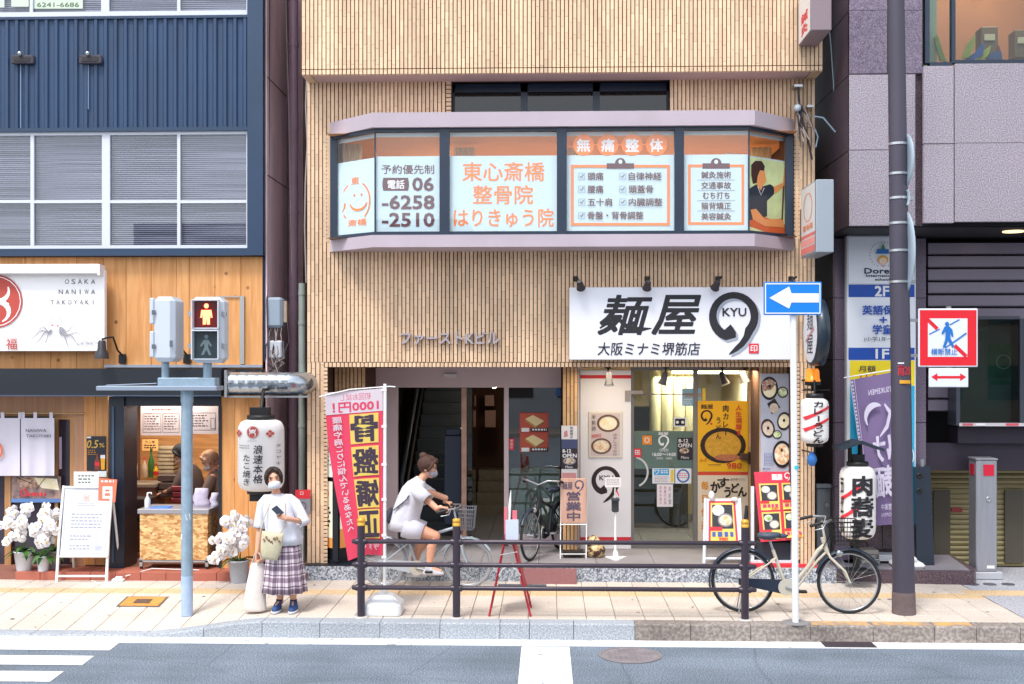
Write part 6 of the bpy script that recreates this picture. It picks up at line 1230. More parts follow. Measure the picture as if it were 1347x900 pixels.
# ================================================================ guard rail
RAIL = M('rail_brown', '#3d3540', .35, .3); p0 = G(475, 812); YRL = p0.y
rl = thing('guard_rail', 'dark brown three bar guard rail along the kerb before the shops', 'guard rail', (X_(730, YRL), YRL, 0))
CAPY = M('cap_yellow', '#d8a23c', .3, .3)
for k, px in enumerate((475, 600.5, 980)):
    x = X_(px, YRL); m = MB(); m.tube([(x, YRL, 0), (x, YRL, .94)], .039, n=18); po = m.build('post', RAIL, rl)
    m = MB(); m.lathe([(.08, 0), (.08, .008), (.05, .012)], (x, YRL, 0), n=18); m.build('base_ring', M('ring_pale', '#b8b4b0', .8), po)
    m = MB(); m.lathe([(.041, .0), (.041, .028), (.034, .033), (.041, .038), (.041, .062), (.03, .075)], (x, YRL, .94), n=18); m.build('reflector_cap', CAPY, po)
for py in (713.5, 744, 774.5):
    z = Z_(py, YRL, 720); m = MB(); m.tube([(X_(463, YRL), YRL - .0, z), (X_(464, YRL), YRL, z), (X_(994, YRL), YRL, z), (X_(995, YRL), YRL, z)], [.015, .024, .024, .015], n=12); bar = m.build('rail_bar', RAIL, rl)
    for px in (475, 600.5, 980): m = MB(); m.lathe([(.031, -.06), (.034, -.05), (.034, .05), (.031, .06)], (X_(px, YRL), YRL, z), axis='X', n=14); m.build('clamp', RAIL, bar)
# ================================================================ red banner seen from behind
Yb = 11.83; bt = thing('red_banner', 'red bone care banner seen from behind on a white pole and water base', 'banner', (X_(505, Yb), Yb, 0))
m = MB(); m.tube([W(506, 795, Yb), W(506.5, 505, Yb)], .017, n=10); m.tube([W(420, 522, Yb), W(460, 512.5, Yb), W(512, 508.5, Yb), W(520, 509, Yb)], .007, n=6)
for y_ in (513, 561, 611, 657, 704, 733): q = W(506, y_, Yb); m.box(q.x - .03, q.x + .02, Yb - .02, Yb + .02, q.z - .012, q.z + .012)
m.build('pole', WHITE, bt)
m = MB(); q = W(505, 813, Yb); zb0 = .0; hw_ = .195
vs = []
for (w_, d_, z_) in ((hw_, .17, 0), (hw_ + .004, .175, .03), (hw_, .17, .11), (.10, .08, .20)):
    for sx, sy in ((-1, -1), (1, -1), (1, 1), (-1, 1)): 
        vs += [(q.x + sx * (w_ - .03 * (sx * sy < 0)), Yb + sy * (d_ - .03 * (sx * sy > 0)), z_), (q.x + sx * (w_ - .03 * (sx * sy > 0)), Yb + sy * (d_ - .03 * (sx * sy < 0)), z_)]
n_ = 8; m.mesh(vs, [(i * n_ + k, i * n_ + (k + 1) % n_, (i + 1) * n_ + (k + 1) % n_, (i + 1) * n_ + k) for i in range(3) for k in range(n_)] + [tuple(range(7, -1, -1)), tuple(range(24, 32))]); m.lathe([(.035, .2), (.035, .24)], (q.x, Yb, 0), n=12); o = m.build('base', M('base_white', '#d8dadd', .4), bt)
bvm = o.modifiers.new('b', 'BEVEL'); bvm.width = .012; bvm.segments = 2
class Cloth2(Cloth):
    def pt(s, u, v, l):
        b = v / 225.; a = u / 78.; xl = 427 + 20 * b + 9 * b * b - 2 * sin(b * 5); xr = 503.5
        x = xl + (xr - xl) * a; y = 517 + (511 - 517) * a + b * (221 - a * 0 - 14 * sin(pi * a) * b * .3 - a * 1)
        yy = Yb + .025 * sin(a * 4 + b * 3.5) * (1 - a) + .03 * b * (1 - a); return W(x, y, yy - l)
cl = Cloth2(None, None, None, None, (0, 0, 78, 225), Yb, .03)
RB = translucent('banner_red', '#e4506a', .25); YB_ = translucent('banner_yellow', '#e8d070', .25); WB = translucent('banner_white', '#dcd4dc', .25); INB = M('banner_ink', '#3a2c3c', .8)
clothmesh(cl, RB, bt); pr = Print(cl, bt, .003, .0012)
def crect(pr, x0, y0, x1, y1, m, nx=6, ny=8):
    l = pr.up()
    for i in range(nx):
        for j in range(ny):
            a, b, c, d = x0 + (x1 - x0) * i / nx, x0 + (x1 - x0) * (i + 1) / nx, y0 + (y1 - y0) * j / ny, y0 + (y1 - y0) * (j + 1) / ny
            pr.mb.face([pr.s.pt(a, c, l), pr.s.pt(b, c, l), pr.s.pt(b, d, l), pr.s.pt(a, d, l)], m)
crect(pr, 0, 0, 78, 30, WB)
pr.text('初回お試し', (20, 4, 62, 13), M('banner_pink', '#d06078', .8), .01, mirror=True); pr.text('1000円！', (10, 15, 72, 28), M('banner_pink2', '#cc3a5c', .8), .05, mirror=True)
for k, (ch, y0) in enumerate(zip('骨盤矯正', (32, 76, 120, 162))):
    crect(pr, 32, y0, 72, y0 + 40, YB_); pr.text(ch, (34, y0 + 3, 70, y0 + 37), INB, .05, mirror=True)
pr.column('腰痛や肩こりに悩んでいるあなたへ', (8, 33, 22, 190), WB, .03, .04, mirror=True); pr.text('今すぐ', (34, 206, 70, 218), WB, .03, mirror=True); pr.build()
# ================================================================ menu column behind the banner
YM = 13.85; mc = thing('menu_column', 'black framed lit menu column standing behind the red banner', 'menu stand', (X_(440, YM), YM, TZ)); a0 = X_(414, YM); a1 = X_(438, YM - .25); a2 = X_(472, YM + .1)
zt0, zt1 = Z_(541, YM), TZ + .03; yL, yC, yR = YM + .1, YM - .12, YM + .12
m = MB(); m.slab([(a0, yL), (a1, yC), (a2, yR)], zt1 + .02, zt0 - .02); m.slab([(a0 - .03, yL + .02), (a1, yC - .04), (a2 + .03, yR + .02)], zt0 - .02, zt0 + .03); m.slab([(a0 - .03, yL + .02), (a1, yC - .04), (a2 + .03, yR + .02)], zt1 - .02, zt1 + .02); m.box(a1 - .02, a1 + .04, yC - .03, yC + .03, zt1, zt0); m.box(a0 - .07, a2 + .05, yC - .14, yC + .2, TZ, TZ + .01); m.build('frame', DKNAVY, mc)
q = Quad((a0 + .012, yL - .012, zt0 - .02), (a1 - .025, yC + .0, zt0 - .02), (a1 - .025, yC + .0, zt1 + .02), (a0 + .012, yL - .012, zt1 + .02), (414, 541, 436, 742)); pr = Print(q, mc, .006, .001); LIT = M('lit_panel', '#dfe6dc', .5, emit=.12)
pr.rect(415, 544, 436, 629, LIT); pr.rect(415, 635, 436, 726, M('lit_cream', '#e8e0c8', .5, emit=.12)); pr.rect(415, 712, 436, 726, M('lit_orange', '#f0a050', .5)); pr.lines(417, 549, 434, 577, 5, INK, .35, 3); pr.text('慰労', (418, 587, 433, 595), REDP, .04); pr.lines(417, 600, 434, 622, 4, INK, .35, 5); pr.arc(425, 652, 6, 8, 0, 360, .8, ORANGE); pr.lines(418, 670, 434, 700, 5, INK, .5, 6, .1); pr.build()
q = Quad((a1 + .045, yC + .0, zt0 - .02), (a2 - .02, yR - .012, zt0 - .02), (a2 - .02, yR - .012, zt1 + .02), (a1 + .045, yC, zt1 + .02), (440, 541, 472, 742)); pr = Print(q, mc, .012, .001); pr.rect(441, 544, 471, 629, LIT); pr.rect(441, 635, 471, 726, M('lit_cream')); pr.rect(441, 700, 471, 726, M('lit_orange')); pr.build()
# ================================================================ red A frame seen edge on
p = G(670, 811); Y0 = p.y; t = thing('red_stand', 'thin red A frame sign stand seen edge on between the guard rail posts', 'stand', (p.x, Y0, 0)); RS = M('stand_red', '#b01c2c', .4)
for k, (xb, xt, yt) in enumerate(((643.5, 669, 686), (698, 669, 690))):
    m = MB()
    for dy in (-.0, .42): m.tube([W(xb, 811, Y0) + Vector((0, dy, 0)), W(xt, yt, Y0) + Vector((0, dy * .95, 0))], .012, n=8)
    a, b = W(xb, 811, Y0).lerp(W(xt, yt, Y0), .3), W(xt, yt, Y0); m.mesh([a + Vector((0, .01, 0)), a + Vector((0, .41, 0)), b + Vector((0, .40, 0)), b + Vector((0, .01, 0)), a + Vector((.012, .01, 0)), a + Vector((.012, .41, 0)), b + Vector((.012, .40, 0)), b + Vector((.012, .01, 0))], [(0, 1, 2, 3), (7, 6, 5, 4), (0, 3, 7, 4), (1, 5, 6, 2), (0, 4, 5, 1), (3, 2, 6, 7)]); 
    for v_ in range(len(m.v)): x_, y_, z_ = m.v[v_]; m.v[v_] = (x_, y_, max(.002, z_))
    m.build('leg', RS, t)
m = MB(); m.tube([W(656, 757, Y0 - .02), W(662, 748, Y0 - .02), W(670, 745, Y0 - .02), W(679, 749, Y0 - .02), W(685, 757, Y0 - .02)], .006, n=6); m.tube([W(658, 730, Y0 - .02), W(681, 726, Y0 - .02)], .005, n=6); m.build('wire_brace', WHITE, t)
m = MB(); pbox(m, 665, 682, 684, 713, Y0 - .06, Y0 - .02); m.build('leaflet_pocket', M('pocket', '#c0c8d8', .2), t); m = MB(); pbox(m, 663, 667, 668, 702, Y0 - .05, Y0 - .01); pbox(m, 674, 680, 672, 690, Y0 - .02, Y0 + .02); m.build('leaflet', M('leaf_pinkish', '#d06a78', .6), t)
m = MB(); m.tube([W(669, 690, Y0), W(671, 660, Y0), W(672, 645, Y0)], [.022, .014, .003], n=6); m.build('paper_tip', WHITE, t)
# ================================================================ traffic signs
p = G(1046.5, 819); Y0 = p.y; t = thing('one_way_sign', 'blue one way sign with a white left arrow on a slim white post', 'traffic sign', (p.x, Y0, 0))
m = MB(); m.tube([(p.x, Y0, 0), (X_(1043, Y0), Y0, Z_(372, Y0, 1043))], .033, n=16); m.build('post', M('post_white', '#dfe3ea', .4), t)
m = MB(); m.lathe([(.036, 0), (.036, .035)], W(1046, 617, Y0), n=16); m.build('cyan_band', M('cyan', '#40b8c8', .4), t); m = MB(); m.lathe([(.14, 0), (.13, .006)], (p.x, Y0, 0), n=20); m.build('foot_patch', M('patch_grey', '#7c7a7c', .9), t)
SB = M('sign_blue_bright', '#0d78d0', .35); m = MB(); pbox(m, 1004.5, 1081, 371, 414.5, Y0 - .06, Y0 - .045, bev=.006); m.build('plate', SB, t)
pr = Print(Face(Y0 - .06), t, .001, .001); pr.frame(1006.3, 372.8, 1079.2, 412.7, 1.3, WHITE); pr.poly([(1012, 392), (1038, 377), (1041, 386), (1077, 386), (1077, 398), (1041, 398), (1038, 406)], WHITE); pr.build('arrow')
p = G(1189, 807); Y0 = p.y; t = thing('utility_pole', 'tall dark brown utility pole with steel straps at the kerb', 'utility pole', (p.x, Y0, 0)); UP = M('pole_brown', '#45414f', .55, .1, var=.14, scale=1.6, stretch=(3, 3, .4))
def ux(py): return 1178.5 + (py - 0) * .0131
m = MB(); pp = [W(ux(py), py, Y0) for py in (-180, 0, 200, 450, 650, 760)] + [Vector((p.x, Y0, 0))]; m.tube([pp[-1], *pp[-2::-1]], [.117, .112, .106, .100, .092, .085, .08][:7], n=28); m.build('shaft', UP, t)
m = MB(); q = Vector((p.x, Y0, 0)); m.tube([q, W(ux(772), 778, Y0)], [.121, .1165], n=28); m.build('concrete_sleeve', M('sleeve', '#6a5c5c', .9, var=.3, scale=9), t)
def rad_at(py): return .08 + (py + 180) / 990 * .037
for py in (190, 229, 261, 294, 330, 371): q = W(ux(py), py, Y0); r_ = rad_at(py) + .004; m = MB(); m.lathe([(r_, -.012), (r_, .012)], q, n=28); m.box(q.x + r_ - .01, q.x + r_ + .05, Y0 - .03, Y0 + .03, q.z - .02, q.z + .02); m.build('steel_strap', STEEL, t)
q = W(1185.5, 487, Y0 - .11); m = MB()
for (a, b, c, d) in ((1178, 1192, 478, 497),): pass
class Wrap:
    def __init__(s, cx, Y, r): s.c = X_(cx, Y); s.r = r; s.cx = cx; s.Y = Y
    def pt(s, u, v, l): x = (u - s.cx) * s.Y / FPX; rr = s.r + l; a = math.asin(max(-.95, min(.95, x / s.r))); return Vector((s.c + rr * sin(a), s.Y - rr * cos(a), Z_(v, s.Y, s.cx)))
pr = Print(Wrap(1185, Y0, .102), t, .002, .002); pr.rect(1178, 477, 1185, 478.5, WHITE); pr.text('南28', (1178, 480, 1193, 494), M('red_dim', '#b02838', .5), .03); 
for k in range(6): pr.rect(1180 + k * 2, 500, 1182 + k * 2, 504.5, M('yellow_tag', '#d89a28', .5))
pr.build()
for k, (y0, y1, w_) in enumerate(((173, 246, .30), (250, 270, .18), (275, 386, .34))): 
    m = MB(); c_ = W(1195.5 + (k == 1) * -1, (y0 + y1) / 2, Y0 - .1); h_ = (y1 - y0) / 2 * Y0 / FPX
    m.loft([(c_.x - .02 * cos(1.4 * f) + .03 * (1 - f * f), Y0 + .05 , c_.z + h_ * f, .012, max(.02, w_ * math.sqrt(max(.0, 1.02 - f * f * (k != 1))))) for f in [i / 8 - 1 for i in range(17)]], n=10)
    m.build('side_sign', M('side_sign_grey', '#9fb0bc', .4, .2), t)
m = MB(); qa = W(1193, 668, Y0); m.box(qa.x - .02, qa.x + .03, Y0 - .07, Y0 + .02, qa.z - .16, qa.z + .16); m.build('red_tag', M('tag_red', '#6a2834', .6), t)
t2 = thing('no_crossing_sign', 'square red and white no pedestrian crossing sign beside the utility pole', 'traffic sign', W(1246, 483, Y0)); YQ = Y0 - .05
WSG = M('sign_white2', '#d4d8e0', .35); RSG = M('sign_red2', '#d4202e', .35); BSG = M('sign_blue2', '#1c6cb8', .35)
m = MB(); pbox(m, 1208, 1286.5, 406, 483, YQ, YQ + .02, bev=.008); m.build('plate', WSG, t2)
pr = Print(Face(YQ), t2, .001, .0008); pr.rect(1210, 408, 1284.5, 481, RSG); pr.rect(1220.5, 419, 1272.5, 469.5, WSG)
pr.stroke([(1219, 419.5), (1233, 433)], 5, RSG); pr.stroke([(1255.5, 454.5), (1271, 469)], 5, RSG); pr.stroke([(1222, 440), (1236, 433)], 1.6, BSG); pr.stroke([(1249, 427.5), (1262, 420.5)], 1.6, BSG); pr.stroke([(1243, 458), (1271, 438)], 1.6, BSG); pr.stroke([(1252, 452), (1271, 438.5)], 1.6, BSG)
pr.disc(1245.5, 426.5, 2.8, 3, BSG); pr.poly([(1242, 430), (1248, 429), (1252.5, 434), (1254, 443), (1251.5, 443), (1249.5, 437), (1250, 445), (1255, 456), (1252.5, 457.5), (1246.5, 448), (1243.5, 457), (1239.5, 457), (1243, 447), (1243.5, 436), (1240, 440), (1238, 438.5)], BSG)
pr.text('横断禁止', (1224.5, 458.5, 1259, 467), BSG, .02); pr.build('pictogram')
m = MB(); pbox(m, 1222, 1274, 484.5, 509.5, YQ, YQ + .02, bev=.006); o = m.build('arrow_plate', WSG, t2); pr = Print(Face(YQ), t2, .001, .0008); pr.poly([(1225, 496), (1233, 491), (1233, 494.6), (1263, 494.6), (1263, 491), (1271, 496), (1263, 501.5), (1263, 498), (1233, 498), (1233, 501.5)], RSG); pr.build('arrow')
m = MB(); m.box(X_(1188, Y0), X_(1275, Y0), YQ + .03, YQ + .06, Z_(424, Y0), Z_(420, Y0)); m.box(X_(1188, Y0), X_(1270, Y0), YQ + .03, YQ + .06, Z_(470, Y0), Z_(466, Y0)); m.box(X_(1244, Y0), X_(1250, Y0), YQ + .022, YQ + .05, Z_(508, Y0), Z_(404, Y0)); m.build('bracket', STEEL, t2)
# ================================================================ pedestrian signal
YS_ = 12.0; bx = X_(246, YS_); bz = zs(bx, YS_); t = thing('pedestrian_signal', 'grey steel pedestrian signal post with two heads, one showing a lit red man', 'traffic signal', (bx, YS_, bz))
m = MB(); m.tube([(bx, YS_, bz - .02), (bx, YS_, Z_(512, YS_))], .060, n=24); m.lathe([(.066, 0), (.066, .16)], (bx, YS_, Z_(530, YS_)), n=24); m.tube([(bx - .07, YS_, Z_(521, YS_)), (bx + .07, YS_, Z_(521, YS_))], .012); m.build('post', GALV, t)
m = MB(); m.lathe([(.0615, 0), (.0615, .42)], (bx, YS_, bz + .005), n=24); m.build('lower_sleeve', M('sleeve_blue', '#a3b8d4', .5, var=.1, scale=10), t); m = MB(); pr = Print(Wrap(246, YS_, .0605), t, .001, .001); pr.poly([(246, 676), (251, 675), (252, 682), (248, 684)], WHITE); pr.rect(239.5, 702, 242, 709, WHITE); pr.build('sticker_scrap')
m = MB(); pbox(m, 207, 283, 497, 514, YS_ - .08, YS_ + .08, bev=.008); m.build('cross_box', GALV, t); m = MB(); pbox(m, 126, 285, 508, 514, YS_ - .16, YS_ + .10, bev=.006); m.tube([W(140, 507, YS_), W(206, 504.5, YS_)], .006, n=6); m.build('cross_arm', M('arm_grey', '#8c99aa', .45, .3), t)
m = MB(); m.tube([W(217.5, 497, YS_), W(217.5, 470, YS_)], .04, n=18); m.build('stub_post', GALV, t); m = MB(); m.tube([W(273, 497, YS_), W(273, 470, YS_)], .045, n=18); m.build('stub_post', GALV, t)
HD = M('head_grey', '#c2cad4', .4, .1)
m = MB(); pbox(m, 201, 229, 390, 476, YS_ - .16, YS_ + .2, bev=.045); h1 = m.build('signal_head', HD, t)
for y_ in (392, 436): m = MB(); pbox(m, 196.5, 202, y_, y_ + 34, YS_ - .13, YS_ + .15, bev=.008); m.build('visor', HD, h1)
m = MB()
for y_ in (411, 456): pbox(m, 199.5, 203.5, y_ - 3, y_ + 3, YS_ - .175, YS_ - .15)
pbox(m, 223, 227, 448, 456, YS_ - .164, YS_ - .158, M('label_dark', '#5a6470', .6)); m.build('hinge', None, h1)
m = MB(); pbox(m, 249.5, 293.5, 390.5, 477.5, YS_ - .14, YS_ + .12, bev=.05); h2 = m.build('signal_head', HD, t)
FRB = M('lens_frame', '#20262c', .4)
for k, (y0, y1) in enumerate(((396, 431.5), (436, 472))):
    m = MB(); Yv = YS_ - .14; a, b = W(253.5, y0 - 1.5, Yv), W(289.5, y1 + 1, Yv)
    m.box(a.x, b.x, Yv - .06, Yv - .0, a.z - .012, a.z, bev=.004); m.box(a.x, a.x + .012, Yv - .06, Yv, b.z, a.z - .012); m.box(b.x - .012, b.x, Yv - .06, Yv, b.z, a.z - .012); m.box(a.x, b.x, Yv - .03, Yv, b.z, b.z + .01); m.build('visor', HD, h2)
    m = MB(); pbox(m, 255.5, 287.5, y0, y1, Yv - .006, Yv - .001); m.build('lens', M('lens_red', '#5c1418', .25) if k == 0 else M('lens_off', '#2a363c', .25), h2)
RM = M('red_man', '#ff5a3a', .5, emit=4.5); pr = Print(Face(YS_ - .146), h2, .001, .0005); pr.disc(271.5, 402.5, 3, 3.2, RM); pr.poly([(265, 408), (278, 408), (279.5, 418), (277, 418), (276, 412), (276, 427), (272.3, 427), (271.5, 419), (270.7, 427), (267, 427), (267, 412), (266, 418), (263.5, 418)], RM); pr.build('red_man')
GM = M('grey_man', '#5c6c72', .5); pr = Print(Face(YS_ - .146), h2, .001, .0005); pr.disc(271.5, 443, 2.6, 2.8, GM); pr.poly([(268, 447), (274, 447), (279, 455), (277, 456), (274, 452), (274, 457), (278, 467), (275, 467.5), (271.5, 460), (268, 467), (264.5, 467), (269, 457), (268.5, 452), (265, 456), (263, 455)], GM); pr.build('walking_man')
m = MB()
for y_ in (413, 455): pbox(m, 292, 297, y_ - 3, y_ + 3, YS_ - .12, YS_ - .08); pbox(m, 247, 251, y_ - 3, y_ + 3, YS_ - .12, YS_ - .08)
m.build('latch', STEEL, h2, kind='stuff')
# ================================================================ boards on the terrace
WP = M('frame_white', '#d6dae2', .4)
def stand_board(name, label, tl, tr, br, bl, Yt, Yb_, mat, th=.02):
    t = thing(name, label, 'signboard', (X_((bl[0] + br[0]) / 2, Yb_), Yb_, TZ)); q = Quad(W(*tl, Yt), W(*tr, Yt), W(*br, Yb_), W(*bl, Yb_), (0, 0, 100, 140)); m = MB(); c = [q.pt(0, 0, 0), q.pt(100, 0, 0), q.pt(100, 140, 0), q.pt(0, 140, 0)]; d = [p_ - q.n * th for p_ in c]
    m.mesh(c + d, [(0, 3, 2, 1), (4, 5, 6, 7), (0, 1, 5, 4), (1, 2, 6, 5), (2, 3, 7, 6), (3, 0, 4, 7)]); m.build('panel', mat, t); return t, q
t, q = stand_board('menu_stand', 'red menu board with four food pictures beside the white bicycle', (992, 621), (1057, 620), (1060.5, 709), (1001, 713), 13.95, 13.75, M('board_red', '#d8304a', .5))
pr = Print(q, t, .002, .0008); pr.text('麺屋', (35, 5, 56, 17), WHITE, .07); pr.kyu(67, 9, 6, WHITE, False)
YP = M('card_yellow', '#f0c860', .5)
for i in range(2):
    for j in range(2):
        x0, y0 = 7 + i * 46, 24 + j * 58; pr.rect(x0, y0, x0 + 40, y0 + 54, YP); pr.rect(x0 + 3, y0 + 3, x0 + 37, y0 + 36, M('photo_dark', '#2b2c34', .5)); pr.bowl(x0 + 13, y0 + 12, 9, 7, food('salad' if j else 'egg'), M('rim_pale', '#c8ccd0')); pr.bowl(x0 + 25, y0 + 25, 11, 9, food('udon' if i else 'noodle'), M('rim_grey')); pr.rect(x0, y0 + 35, x0 + 18, y0 + 40, REDP); pr.lines(x0 + 4, y0 + 42, x0 + 36, y0 + 49, 1, M('ink_pink', '#c03a6a', .6), .9, i + 2 * j, .05); pr.text(('680', '780', '720', '850')[i * 2 + j], (x0 + 22, y0 + 49, x0 + 36, y0 + 53), REDP, .03)
pr.build()
m = MB(); pbox(m, 996, 1060, 713, 741, 13.85, 14.3, bev=.01); m.build('crate_dark', M('crate_navy', '#232a36', .6, var=.3, scale=9), label='dark crate under the red menu board', cat='crate')
m = MB(); pbox(m, 1041, 1047, 712, 741, 13.8, 13.84); pbox(m, 1053, 1059, 712, 741, 13.8, 13.84); pbox(m, 988, 992, 640, 740, 13.86, 13.9); pbox(m, 988, 1062, 738, 742, 13.78, 13.86)
m.build('support_frame', WP, t)
m = MB(); pbox(m, 985, 1075, 742.5, 747, 13.67, 13.8); m.build('red_edge_strip', REDP, label='low red strip along the terrace edge under the red menu board', cat='strip')
t, q = stand_board('menu_stand', 'white framed A board with one dark food picture beside the glass door', (928, 656), (971, 656), (976, 713), (927, 713), 13.95, 13.8, WP)
pr = Print(q, t, .002, .0008); pr.rect(10, 8, 90, 138, M('board_red')); pr.rect(16, 14, 84, 136, YP); pr.rect(20, 20, 80, 98, M('photo_dark')); pr.bowl(38, 38, 18, 18, food('egg'), M('rim_pale')); pr.bowl(58, 70, 22, 22, food('udon'), M('rim_grey')); pr.rect(14, 92, 48, 104, REDP); pr.lines(20, 108, 82, 124, 1, M('ink_blue3', '#3a5aa0', .6), .95, 4, 0); pr.text('980', (38, 126, 62, 135), REDP, .05); pr.build()
m = MB(); 
for (xt, xb) in ((928, 926), (973, 977)): m.tube([W(xt, 656, 13.95), W(xb, 741, 13.73)], .02, n=6); m.tube([W(xt, 656, 13.95), W(xb + 2, 737, 14.25)], .016, n=6)
m.tube([W(927, 735, 13.74), W(976, 735, 13.74)], .016, n=6); m.build('leg_frame', WP, t); m = MB(); m.ball(W(936, 652, 13.93), .045, sx=.8, sz=1.3); m.ball(W(966, 657, 13.93), .04, sz=.7); m.build('clip', WHITE, t)
m = MB(); m.tube([W(981, 738, 13.95), W(981, 690, 13.95)], .045, n=14); m.tube([W(981, 690, 13.95), W(982, 665, 13.95)], [.03, .015], n=10); m.build('folded_umbrella', M('umbrella_black', '#22242c', .7), label='dark folded umbrella between the two food boards', cat='umbrella')
# easel
t = thing('open_sign_easel', 'pale wooden sign of brushed characters on a thin white wire easel', 'sign', (X_(754, 14.3), 14.3, TZ)); m = MB(); pbox(m, 737.5, 771.5, 629.5, 688.5, 14.28, 14.31, bev=.004); m.build('board', planks('easel_wood', '#c8a08c', '#b48a78', knots=False), t)
pr = Print(Face(14.28), t, .001, .0006); IV = M('ink_slate3', '#52485c', .6); pr.text('麺屋', (740, 634, 753, 644), IV, .03); pr.kyu(762, 638, 5.5, IV, False); pr.column('営業中', (744, 646, 765, 686), IV, .05); pr.build()
m = MB()
for a in (737, 771): m.tube([W(a, 735, 14.2), W(a + .6, 688, 14.3), W(a + 1, 640, 14.33)], .008, n=6); m.tube([W(a + 1, 640, 14.33), (X_(a, 14.55), 14.55, TZ)], .008, n=6)
for y_ in (690, 729): m.tube([W(737, y_, 14.22), W(771, y_, 14.22)], .007, n=6)
m.build('wire_frame', WHITE, t); m = MB(); pbox(m, 740, 768, 727, 731, 14.22, 14.45); m.build('tray', BLACK, t)
t = thing('patterned_jar', 'squat brown and cream patterned jar on the terrace beside the easel', 'jar', (X_(782, 14.35), 14.35, TZ)); m = MB(); m.lathe([(.08, 0), (.12, .03), (.13, .1), (.10, .15), (.085, .17)], (X_(783, 14.35), 14.35, TZ), n=20); m.build('body', M('jar', '#c8b080', .4, var=.5, scale=14, col2='#4a2c1c', contrast=(.45, .55)), t); m = MB(); m.lathe([(.10, .16), (.095, .19), (.06, .24), (.02, .27)], (X_(781, 14.35), 14.35, TZ), n=18); m.build('lid', M('jar'), t)
t = thing('sanitiser_stand', 'slim white sanitiser stand before the white panel with brushed logo', 'stand', (X_(809.5, 14.2), 14.2, TZ)); x_ = X_(809.5, 14.2)
m = MB(); m.tube([(x_, 14.2, TZ + .02), (x_, 14.2, Z_(672, 14.2))], .017, n=10); m.build('pole', WHITE, t); m = MB(); m.slab([(x_ - .13, 14.33), (x_ - .03, 14.08), (x_ + .03, 14.08), (x_ + .15, 14.33)], TZ, TZ + .012); m.mesh([(x_ - .04, 14.15, TZ + .012), (x_ + .04, 14.15, TZ + .012), (x_ + .02, 14.2, TZ + .11), (x_ - .02, 14.2, TZ + .11)], [(0, 1, 2, 3)]); m.build('base', WHITE, t)
m = MB(); pbox(m, 805, 814, 659, 674, 14.15, 14.26, bev=.01); pbox(m, 804.5, 815, 656.5, 659.5, 14.1, 14.26, M('pump_dark', '#33363c', .5)); m.build('dispenser', None, t) 
m = MB(); pbox(m, 796, 817, 628, 641, 14.18, 14.185); m.tube([W(809, 641, 14.2), W(809, 657, 14.2)], .01, n=6); m.build('notice_sheet', M('sheet', '#dcd4d0', .6), t); pr = Print(Face(14.18), t); pr.lines(798, 630, 815, 639, 4, GREY, .35, 8); pr.stroke([(811, 645), (814, 652)], 1.6, REDP); pr.build()
# white frame stand with the takoyaki menu
Yt, Ybm = 13.62, 13.42; t = thing('menu_easel', 'white A frame menu stand with pale menu sheet beside the orchids', 'menu stand', (X_(110, 13.45), 13.45, 0)); zleg = 0.0
q = Quad(W(86, 640, Yt), W(147, 641.5, Yt), W(141, 731, Ybm), W(79, 731, Ybm), (80, 640, 145, 732)); m = MB(); c = [q.pt(80, 640, 0), q.pt(145, 640, 0), q.pt(145, 732, 0), q.pt(80, 732, 0)]; d = [p_ - q.n * .02 for p_ in c]; m.mesh(c + d, [(0, 3, 2, 1), (4, 5, 6, 7), (0, 1, 5, 4), (1, 2, 6, 5), (2, 3, 7, 6), (3, 0, 4, 7)]); m.build('panel', M('menu_sheet', '#ccd0dc', .5), t)
m = MB(); 
for (xt, xb) in ((84, 74.5), (148, 140)): m.tube([W(xt, 639, Yt), W((xt + xb) / 2 - 1, 700, 13.5), Vector((X_(xb, 13.38), 13.38, .0))], .018, n=6)
m.tube([W(84, 641, Yt), W(148, 641, Yt)], .016, n=6); m.tube([W(79, 732, 13.42), W(142, 732, 13.42)], .016, n=6); m.tube([W(76, 758, 13.4), W(141, 758, 13.4)], .014, n=6)
for (xt, xb) in ((90, 97), (147, 158)): m.tube([W(xt, 643, Yt + .03), Vector((X_(xb, 13.8), 13.8, .1))], .016, n=6)
m.tube([Vector((X_(96, 13.78), 13.78, .24)), Vector((X_(157, 13.78), 13.78, .24))], .014, n=6); m.build('frame', WHITE, t)
pr = Print(q, t, .002, .0008); LGR = M('ink_light', '#9a9cac', .6); pr.arc(111, 655, 6, 5, 0, 360, .6, M('logo_tan', '#c8a888', .6)); pr.text('蛸', (107, 651, 115, 659), M('logo_tan'), .0); pr.lines(100, 662, 124, 667, 2, LGR, .3, 3); pr.lines(92, 676, 134, 698, 5, LGR, .35, 6, .1); pr.lines(92, 705, 125, 714, 2, LGR, .35, 4); pr.lines(92, 718, 122, 726, 2, LGR, .35, 9); pr.frame(124, 716, 140, 729, .4, LGR); pr.lines(127, 719, 137, 726, 3, LGR, .4, 3, 0); pr.frame(83, 643, 142, 729, .4, LGR); pr.build()
m = MB(); pbox(m, 97, 130, 620.5, 642, 13.6, 13.605); c1 = m.build('paper_notice', M('paper_white', '#dcdce0', .6), label='white paper notice propped on top of the white menu stand', cat='notice'); pr = Print(Face(13.6), c1); pr.lines(103, 625, 124, 638, 3, M('ink_greenish', '#5c7060', .6), .4, 4); pr.build()
